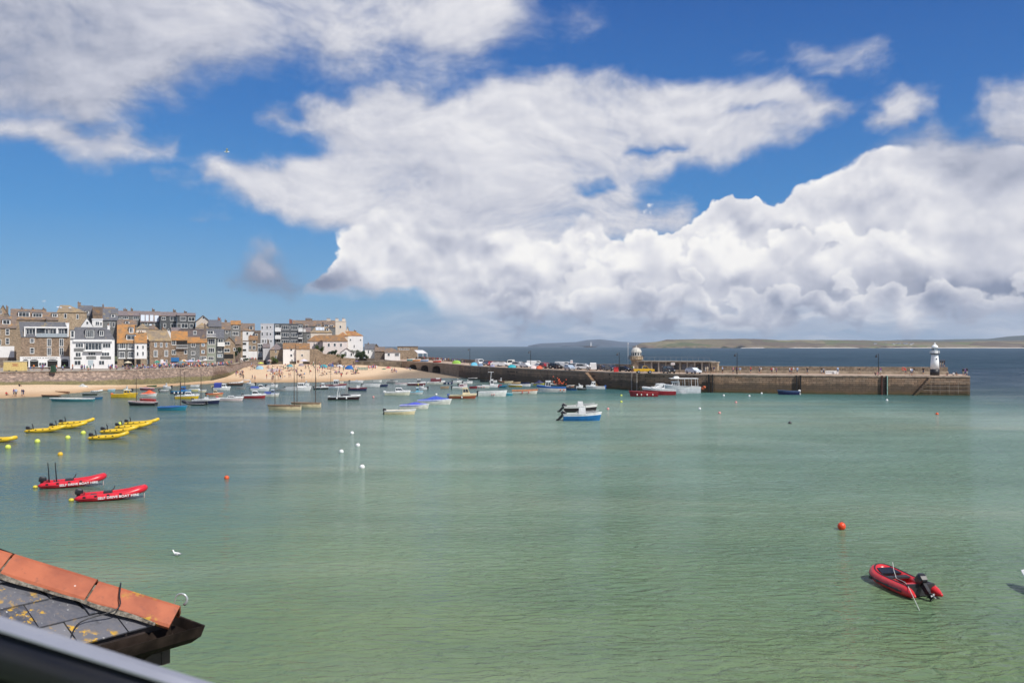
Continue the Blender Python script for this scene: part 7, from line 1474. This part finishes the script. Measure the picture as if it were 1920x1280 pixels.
# ---------------------------------------------------------------- tents, parasols, windbreaks
def tent(p, w, h, c, label, c2=None):
    T = thing('beach_tent', label, 'tent', p, rp.uniform(-.3, .3)); mb = MB(); n = 8; rr = []
    for i in range(n + 1): a = math.pi * i / n; x = -math.cos(a) * w / 2; rr.append([(x, -w * .32 * math.sin(a) ** .5, 0), (x, -w * .22 * math.sin(a) ** .5, math.sin(a) ** .7 * h * .75), (x, 0, math.sin(a) ** .8 * h), (x, w * .3 * math.sin(a) ** .5, 0)])
    mb.loft(rr, 0, False); mb.f = [tuple(reversed(f)) for f in mb.f]; sh = mb.build('shell', paint(c, .6, .08), T)
    mb = MB(); mb.tube([(-math.cos(math.pi * i / 8) * w / 2, -.02, math.sin(math.pi * i / 8) ** .8 * h + .02) for i in range(9)], .03, 4); mb.build('pole', paint(c2 or tuple(x * .5 for x in c), .6, .08), T)
def parasol(p, r, h, c, label, c2=None):
    T = thing('parasol', label, 'parasol', p); mb = MB(); mb.tube([(0, 0, 0), (0, 0, h)], .025, 5); mb.build('pole', WPAINT, T); mb = MB(); n = 8
    for k in range(n):
        a0, a1 = 2 * math.pi * k / n, 2 * math.pi * (k + 1) / n; mb.face([(0, 0, h), (r * math.cos(a0), r * math.sin(a0), h - r * .42), (r * math.cos(a1), r * math.sin(a1), h - r * .42)], k % 2)
        mb.face([(0, 0, h - .04), (r * math.cos(a1), r * math.sin(a1), h - r * .42 - .04), (r * math.cos(a0), r * math.sin(a0), h - r * .42 - .04)], k % 2)
    mb.build('canopy', [paint(c, .7, .08), paint(c2 or c, .7, .08)], T)
def windbreak(p, w, c, c2, label):
    T = thing('windbreak', label, 'windbreak', p, .1); n = 8
    for k in range(5): mb = MB(); mb.tube([(-w / 2 + w * k / 4, .1 * (k % 2), -.1), (-w / 2 + w * k / 4, .1 * (k % 2), 1.3)], .025, 5); mb.build('pole', paint((.5, .4, .28), .7, .1), T)
    mb = MB()
    for k in range(n): x0, x1 = -w / 2 + w * k / n, -w / 2 + w * (k + 1) / n; mb.box(x0, x1, -.03, -.025, .15, 1.15, k % 2)
    mb.build('cloth', [paint(c, .8, .08), paint(c2, .8, .08)], T)
TE = [(655, 692, 3.4, 1.5, (.02, .14, .45), 'deep blue beach tent at the right of the crowded sand'), (607, 689, 3.0, 1.2, (.03, .30, .36), 'teal beach tent in the thick of the crowd'), (620, 687, 2.6, 1.2, (.03, .10, .28), 'navy beach tent above the teal tent'), (487, 692, 3.0, 1.3, (.30, .50, .62), 'pale blue shelter beneath the lime parasol'), (637, 688, 2.6, 1.0, (.6, .6, .62), 'pale grey beach tent near the garden wall'), (543, 687.5, 2.6, 1.0, (.1, .3, .35), 'blue green beach shelter before the white beach cottage'), (565, 686, 2.4, 1.0, (.35, .3, .33), 'greyish beach shelter at the foot of the peach cottage')]
for px, py, w, h, c, l_ in TE:
    p = on_sand(px, py); tent(p, w, h, c, l_)
for px, py, r, h, c, l_, c2 in ((489, 691, 1.3, 2.6, (.62, .65, .08), 'lime yellow beach parasol left of the cottages', None), (728, 698, 1.2, 2.2, (.5, .03, .07), 'red beach parasol on the sand before the pier arches', None), (720, 698, .9, 1.6, (.05, .16, .08), 'dark green beach parasol beside the red parasol', None), (570, 683.5, 1.8, 2.4, (.66, .64, .78), 'pale lilac gazebo parasol at the foot of the peach cottage', None), (505, 684, 1.0, 2.2, (.6, .3, .3), 'pink parasol at the top of the beach', (.75, .72, .7)), (669, 685, 1.0, 2.2, (.12, .08, .25), 'violet parasol by the hedge below the tall white house', None), (592, 682.5, 1.2, 2.0, (.5, .2, .2), 'reddish parasol below the garden wall', (.7, .7, .7))):
    p = on_sand(px, py); parasol(p, r, h, c, l_, c2)
windbreak(on_sand(680, 694), 4.0, (.35, .38, .30), (.28, .32, .26), 'grey green windbreak standing alone on the right sand'); windbreak(on_sand(699, 690.5), 3.6, (.55, .1, .1), (.7, .7, .68), 'red and white striped windbreak on the right sand'); windbreak(on_sand(515, 697), 4.5, (.6, .55, .56), (.5, .42, .5), 'pale striped windbreak in the middle of the crowd')
for px, f, w, h, c, l_ in ((857, .25, 3.4, 1.3, (.30, .55, .08), 'lime green tent on the quay edge'), (889, .12, 2.4, 1.1, (.12, .45, .62), 'sky blue tent on the quay edge'), (961, .08, 2.6, .9, (.01, .35, .42), 'cyan tent on the quay edge'), (1001, .08, 2.0, .9, (.72, .6, .58), 'pale pink tent on the quay edge'), (1012, .08, 1.9, .9, (.62, .12, .05), 'orange red tent on the quay edge'), (901, .1, 1.8, .9, (.2, .28, .4), 'grey blue tent on the quay edge'), (924, .1, 1.6, .6, (.35, .35, .5), 'low lilac grey tent on the quay edge')):
    tent(quay_pt(px, f), w, h, c, l_)
for px, py, r, c, l_, c2 in ((345, 688, 1.2, (.7, .35, .08), 'orange and white parasol outside the blue shop', (.75, .75, .7)), (356, 689, 1.3, (.45, .45, .65), 'lilac parasol right of the orange and white parasol', None), (295, 692, 1.2, (.02, .25, .16), 'green parasol before the brown stone house', None), (306, 693, 1.1, (.7, .55, .55), 'pale pink closed look parasol before the brown stone house', None), (240, 693, 1.2, (.7, .6, .42), 'cream parasol before the orange roofed house', None), (372, 689, 1.1, (.6, .1, .1), 'red parasol before the small paned shop', (.7, .7, .7)), (340, 692, 1.4, (.12, .22, .24), 'dark teal parasol near the sea wall', None), (385, 686, 1.1, (.7, .7, .68), 'white parasol before the green grey house', None)):
    parasol(W(px, py, 4.12), r, 2.5, c, l_, c2)
for px, d, l_, c in ((771, .15, 'teal upturned dinghy on the quay above the arches', (.05, .25, .25)), (782, .15, 'orange dinghy on the quay above the arches', (.6, .25, .05)), (797, .15, 'blue and white dinghy on the quay above the arches', (.2, .35, .6)), (821, .15, 'bright red dinghy standing on the quay', (.6, .05, .03))):
    q = quay_pt(px, d); T = thing('dinghy', l_, 'dinghy', q, rp.uniform(-.3, .3), 'dinghies stored on the quay'); hull_parts(T, 3.4, 1.4, .6, c, BW, BWO); T.location.z += .22

# ---------------------------------------------------------------- the tiled roof and the balcony rail close to the camera
C0 = Vector((-1.80, 4.5, 9.55)); e1 = Vector((-.63, -.777, 0)).normalized(); e2 = Vector((-.777, .63, 0)).normalized(); pit = .5
ROOF = thing('tiled_roof', 'nearby hipped slate roof with orange hip tiles and yellow lichen at the lower left', 'roof', C0)
def rp3(a, b_, up=0.0):
    """a metres along the front eave, b metres up the slope plan-wise, in local coordinates"""
    inw = e2                                                           # plan direction into the roof from eave e1
    return e1 * a + inw * b_ + Vector((0, 0, b_ * pit + up))
nrm = e1.cross(e2 + Vector((0, 0, pit))).normalized(); nrm = nrm if nrm.z > 0 else -nrm
def slate_fn(nt, b):
    p = geo(nt); n = nt.noise(p, 9, 5, .65); gr = nt.noise(nt.vm('MULTIPLY', p, (40, 40, 6)), 1.2, 3, .6); n2 = nt.noise(p, 1.1, 4, .6, .3); ring = nt.vor(nt.vm('ADD', p, nt.vm('SCALE', nt.noise(p, 14, 3, out=1), sc=.06)), 5.0, 0)
    rnd_ = nt.n('ShaderNodeNewGeometry').outputs['Random Per Island']
    c = nt.mix(rnd_, (.055, .06, .078), (.17, .17, .185)); c = nt.mix(nt.mr(gr, .4, .7, 0, .5), c, (.17, .16, .16)); c = nt.mix(nt.mr(n, .62, .72, 0, .5), c, (.03, .03, .03))
    li = nt.m('MULTIPLY', nt.mr(nt.m('ABSOLUTE', nt.m('SUBTRACT', ring, .15)), .05, .02), nt.m('MULTIPLY', nt.mr(n2, .56, .60), nt.mr(nt.noise(p, 22, 4, .7), .42, .5))); li = nt.m('MAXIMUM', li, nt.m('MULTIPLY', nt.mr(nt.noise(p, 16, 6, .75), .53, .57), nt.mr(nt.noise(p, 2.6, 4, .6), .52, .6)))
    c = nt.mix(li, c, nt.mix(nt.mr(n, .3, .7), (.42, .24, .02), (.62, .36, .03)))
    sp_ = nt.mr(nt.noise(p, 60, 1, .5), .74, .78); c = nt.mix(nt.m('MULTIPLY', sp_, .7), c, (.6, .6, .58))
    S(nt, b, col=c, rough=.55, normal=bump(nt, n, .3, .01))
SLATE = mat('slate_near', slate_fn)
mb = MB(); rs_ = random.Random(9); row = 0; gap = .006
expo, sw_ = .165, .24
for row in range(16):
    b0 = .0 + row * expo; 
    for k in range(-1, 14):
        a0 = k * sw_ + (row % 2) * sw_ / 2; a1 = a0 + sw_ - gap
        lim = lambda b_: b_ + .02                                      # hip line: a = b
        a0c, a1c = max(a0, b0 + .0), a1
        if a1c <= b0 + .02: continue
        b1 = b0 + expo + .06; a0t = max(a0, b1) if a0 < b1 else a0
        if a1c - a0t < .0: a0t = a1c - .01
        j = rs_.uniform(-.006, .006); z0, z1 = .018 + j, .002 + j
        P0, P1, P2, P3 = rp3(a0c, b0 - .01), rp3(a1c, b0 - .01), rp3(a1c, b1), rp3(a0t, b1)
        t0, t1, t2, t3 = P0 + nrm * z0, P1 + nrm * z0, P2 + nrm * z1, P3 + nrm * z1
        b_s = [q - nrm * .008 for q in (t0, t1, t2, t3)]; mb.loft([b_s, [t0, t1, t2, t3]])
mb.build('slate', SLATE, ROOF)
mb = MB(); mb.face([rp3(0, 0), rp3(5, 0), rp3(5, 5), rp3(5, 5)][:3]); 
q0, q1, q2 = Vector((0, 0, 0)), e2 * 5, (e1 + e2) * 5 + Vector((0, 0, 5 * pit)); mb.face([q0, q2, q1]); mb.build('underlay', paint((.05, .045, .04), .9, .2, 4), ROOF)
# mortar and hip tiles
hipd = (e1 + e2 + Vector((0, 0, pit))); hl = hipd.length; hd = hipd.normalized(); sidev = (e1 - e2).normalized(); upv = sidev.cross(hd); upv = upv if upv.z > 0 else -upv
def mortar_fn(nt, b):
    p = geo(nt); n = nt.noise(p, 30, 5, .7); S(nt, b, col=nt.ramp(n, [(.35, (.03, .025, .02)), (.5, (.16, .14, .11)), (.65, (.30, .27, .22))]), rough=.95, normal=bump(nt, n, 1, .02))
mb = MB(); mb.loft([[hd * t + sidev * s_ + upv * u for s_, u in ((.122, .0), (.108, .010), (0, .066), (-.108, .010), (-.122, 0))] for t in [k * .1 + .05 for k in range(0, 40)]]); 
for i in range(len(mb.v)): x, y, z = mb.v[i]; mb.v[i] = (x + rs_.uniform(-.005, .005), y + rs_.uniform(-.005, .005), z + rs_.uniform(-.005, .003))
mb.build('mortar', mat('mortar', mortar_fn), ROOF)
def tile_fn(nt, b):
    p = geo(nt); n = nt.noise(p, 5, 4, .6); n2 = nt.noise(p, 1.9, 3, .6); f = nt.noise(p, 26, 5, .75)
    c = nt.mix(nt.mr(n, .3, .7), (.27, .065, .028), (.42, .115, .048)); c = nt.mix(nt.mr(nt.noise(p, 32, 4, .7), .55, .72, 0, .6), c, (.2, .06, .035))
    li = nt.m('MULTIPLY', nt.mr(f, .47, .53), nt.mr(n2, .53, .58)); c = nt.mix(li, c, (.45, .27, .02)); c = nt.mix(nt.mr(nt.noise(p, 34, 1, .5), .77, .80, 0, .8), c, (.7, .68, .64))
    S(nt, b, col=c, rough=.6, normal=bump(nt, f, .15, .01))
TILE = mat('terracotta', tile_fn)
tl = .445
for k in range(9):
    t0, t1 = -.02 + k * tl, -.02 + (k + 1) * tl - .012; mb = MB(); lift = .004 * (k % 2)
    prof = [(.106, .006), (.1, .02), (.016, .084), (0, .09), (-.016, .084), (-.1, .02), (-.106, .006)]
    def ring(t, sc, cut=0): return [hd * (t + (abs(s_) * cut)) + sidev * s_ * sc + upv * ((u) * sc + lift) for s_, u in prof] 
    def ringi(t, sc, cut=0): return [hd * (t + (abs(s_) * cut)) + sidev * s_ * .9 + upv * ((u - .014) * sc + lift) for s_, u in prof]
    cut = 0 if k else 0
    A, B2 = ring(t0, 1.0), ring(t1, .98); Ai, Bi = ringi(t0, 1), ringi(t1, .98)
    mb.loft([A + list(reversed(Ai)), B2 + list(reversed(Bi))]); mb.build('hip_tile', TILE, ROOF)
# eave board, gutter, wall and downpipe below
IRON = paint((.028, .02, .016), .9, .3, 8, spec=.1)
for e, n_, ln in ((e1, -e2, 4.0), (e2, -e1, 4.0)):
    mb = MB(); st, en = n_ * .0 - e * .02, e * ln; dn = Vector((0, 0, -1))
    def qd(a, b_, o0, o1, z0, z1): mb.loft([[a + n_ * o0 + dn * -z0, a + n_ * o1 + dn * -z0, a + n_ * o1 + dn * -z1, a + n_ * o0 + dn * -z1], [b_ + n_ * o0 + dn * -z0, b_ + n_ * o1 + dn * -z0, b_ + n_ * o1 + dn * -z1, b_ + n_ * o0 + dn * -z1]])
    qd(Vector(), en, -.05, -.005, .006, -.22); mb.build('fascia', paint((.05, .035, .03), .7, .3, 6), ROOF)
    mb = MB(); gp = [(.0, -.03), (.005, -.075), (.03, -.105), (.07, -.105), (.10, -.075), (.115, -.03), (.125, -.028), (.11, -.085), (.075, -.118), (.025, -.118), (-.006, -.085), (-.01, -.03)]
    ex = .115; mb.loft([[(-e * (o if o > 0 else 0)) + n_ * o + Vector((0, 0, z)) for o, z in gp], [en + n_ * o + Vector((0, 0, z)) for o, z in gp]]); mb.build('gutter', IRON, ROOF)
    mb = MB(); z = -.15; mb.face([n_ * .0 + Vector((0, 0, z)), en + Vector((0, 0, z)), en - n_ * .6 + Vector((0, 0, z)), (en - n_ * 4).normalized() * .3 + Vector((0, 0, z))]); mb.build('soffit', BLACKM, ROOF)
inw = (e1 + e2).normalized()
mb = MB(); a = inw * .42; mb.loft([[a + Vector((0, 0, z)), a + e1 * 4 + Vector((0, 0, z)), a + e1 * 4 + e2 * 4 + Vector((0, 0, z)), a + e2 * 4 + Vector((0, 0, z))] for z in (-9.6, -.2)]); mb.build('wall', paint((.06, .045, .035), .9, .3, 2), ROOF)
mb = MB(); a = inw * .30 + e1 * .02; mb.tube([inw * .05 + e1 * .1 - e2 * .06 + Vector((0, 0, -.1)), a + Vector((0, 0, -.3)), a + Vector((0, 0, -9.5))], .038, 10)
for z in (-.35, -.62, -1.5): mb.tube([a + Vector((0, 0, z)), a + Vector((0, 0, z - .06))], .052, 10)
mb.build('downpipe', IRON, ROOF)
mb = MB(); cpts = [hd * .32 - sidev * .10 + upv * .02, hd * .31 - sidev * .01 + upv * .108, hd * .28 + sidev * .06 + upv * .075, hd * .25 + sidev * .135 + upv * .03, rp3(.42, .10, .03), rp3(.52, .0, .03), rp3(.62, -.10, .02), rp3(.80, -.13, -.06), rp3(1.0, -.14, -.2)]
cp2, _r = smooth_path(cpts, [1] * len(cpts), 5); mb.tube(cp2, .0038, 6); o = mb.build('cable', BLACKM, None, C0, smooth=True); tag(o, 'thin black cable looped over the hip tiles and down past the gutter', 'cable')
T = thing('metal_hook', 'curled galvanised metal hook standing beyond the lower end of the hip tiles', 'hook', C0 + Vector((-.01, .06, -.02))); mb = MB()
pt = [Vector((0, 0, 0)), Vector((.004, 0, .09))] + [Vector((.042 - .032 * math.cos(k * .42), 0, .115 + .032 * math.sin(k * .42) * 1.0)) for k in range(0, 11)]
mb.tube([Vector((p.x, p.y, p.z)) for p in pt], [.002, .002] + [.003 + .0005 * k for k in range(11)], 8); mb.build('hook', paint((.45, .48, .48), .35, .1, 20, metal=.4), T, smooth=True)
# rail: a dark glossy balustrade with a pale metal top rail, just in front of the lens
dr = .62
a, b_ = Vector(((-150 - CX) / F * dr, dr, CH - (1122 - HZ) * dr / F)), Vector(((560 - CX) / F * dr, dr, CH - (1346 - HZ) * dr / F))
dv = (b_ - a).normalized(); a = a - dv * .15; b_ = b_ + dv * .15
RAIL = thing('balcony_rail', 'blurred pale metal rail over a glossy black panel at the bottom left corner', 'rail', a)
up2 = Vector((0, 0, 1)); bk = Vector((0, 1, 0))
mb = MB(); vec = b_ - a; pr_ = [(0, -.004), (.004, .0), (.008, .002), (.012, .0), (.0125, -.004), (.011, -.006), (0, -.006)]
mb.loft([[bk * o + up2 * z for o, z in pr_], [vec + bk * o + up2 * z for o, z in pr_]]); mb.build('top_rail', paint((.36, .37, .42), .3, .08, 8, metal=.55), RAIL, smooth=False)
mb = MB(); pr_ = [(.011, -.0063), (.004, -.0063), (.002, -.022), (-.004, -.034), (.006, -.045), (.010, -.06), (-.004, -.085), (-.008, -.12), (.0, -.22), (.02, -.22)]
mb.loft([[bk * o + up2 * z for o, z in pr_], [vec + bk * o + up2 * z for o, z in pr_]]); mb.build('panel', paint((.012, .012, .014), .3, .1, 6), RAIL, smooth=True)

# ---------------------------------------------------------------- labels that would repeat get their place in the row
from collections import defaultdict
g = defaultdict(list)
for o in ALL: g[o['label']].append(o)
ORD = ['leftmost', 'second from left', 'third from left', 'fourth from left', 'fifth from left', 'sixth from left', 'seventh from left', 'eighth from left', 'ninth from left']
for l_, os_ in g.items():
    if len(os_) > 1 and True:
        os_.sort(key=lambda o: o.location.x / max(1, o.location.y))
        for i, o in enumerate(os_): w_ = l_.split(); o['label'] = ' '.join(w_ if len(w_) <= 13 else w_[:13]) + ', ' + (ORD[i] if i < len(ORD) and i < len(os_) - 1 else 'rightmost') + ''
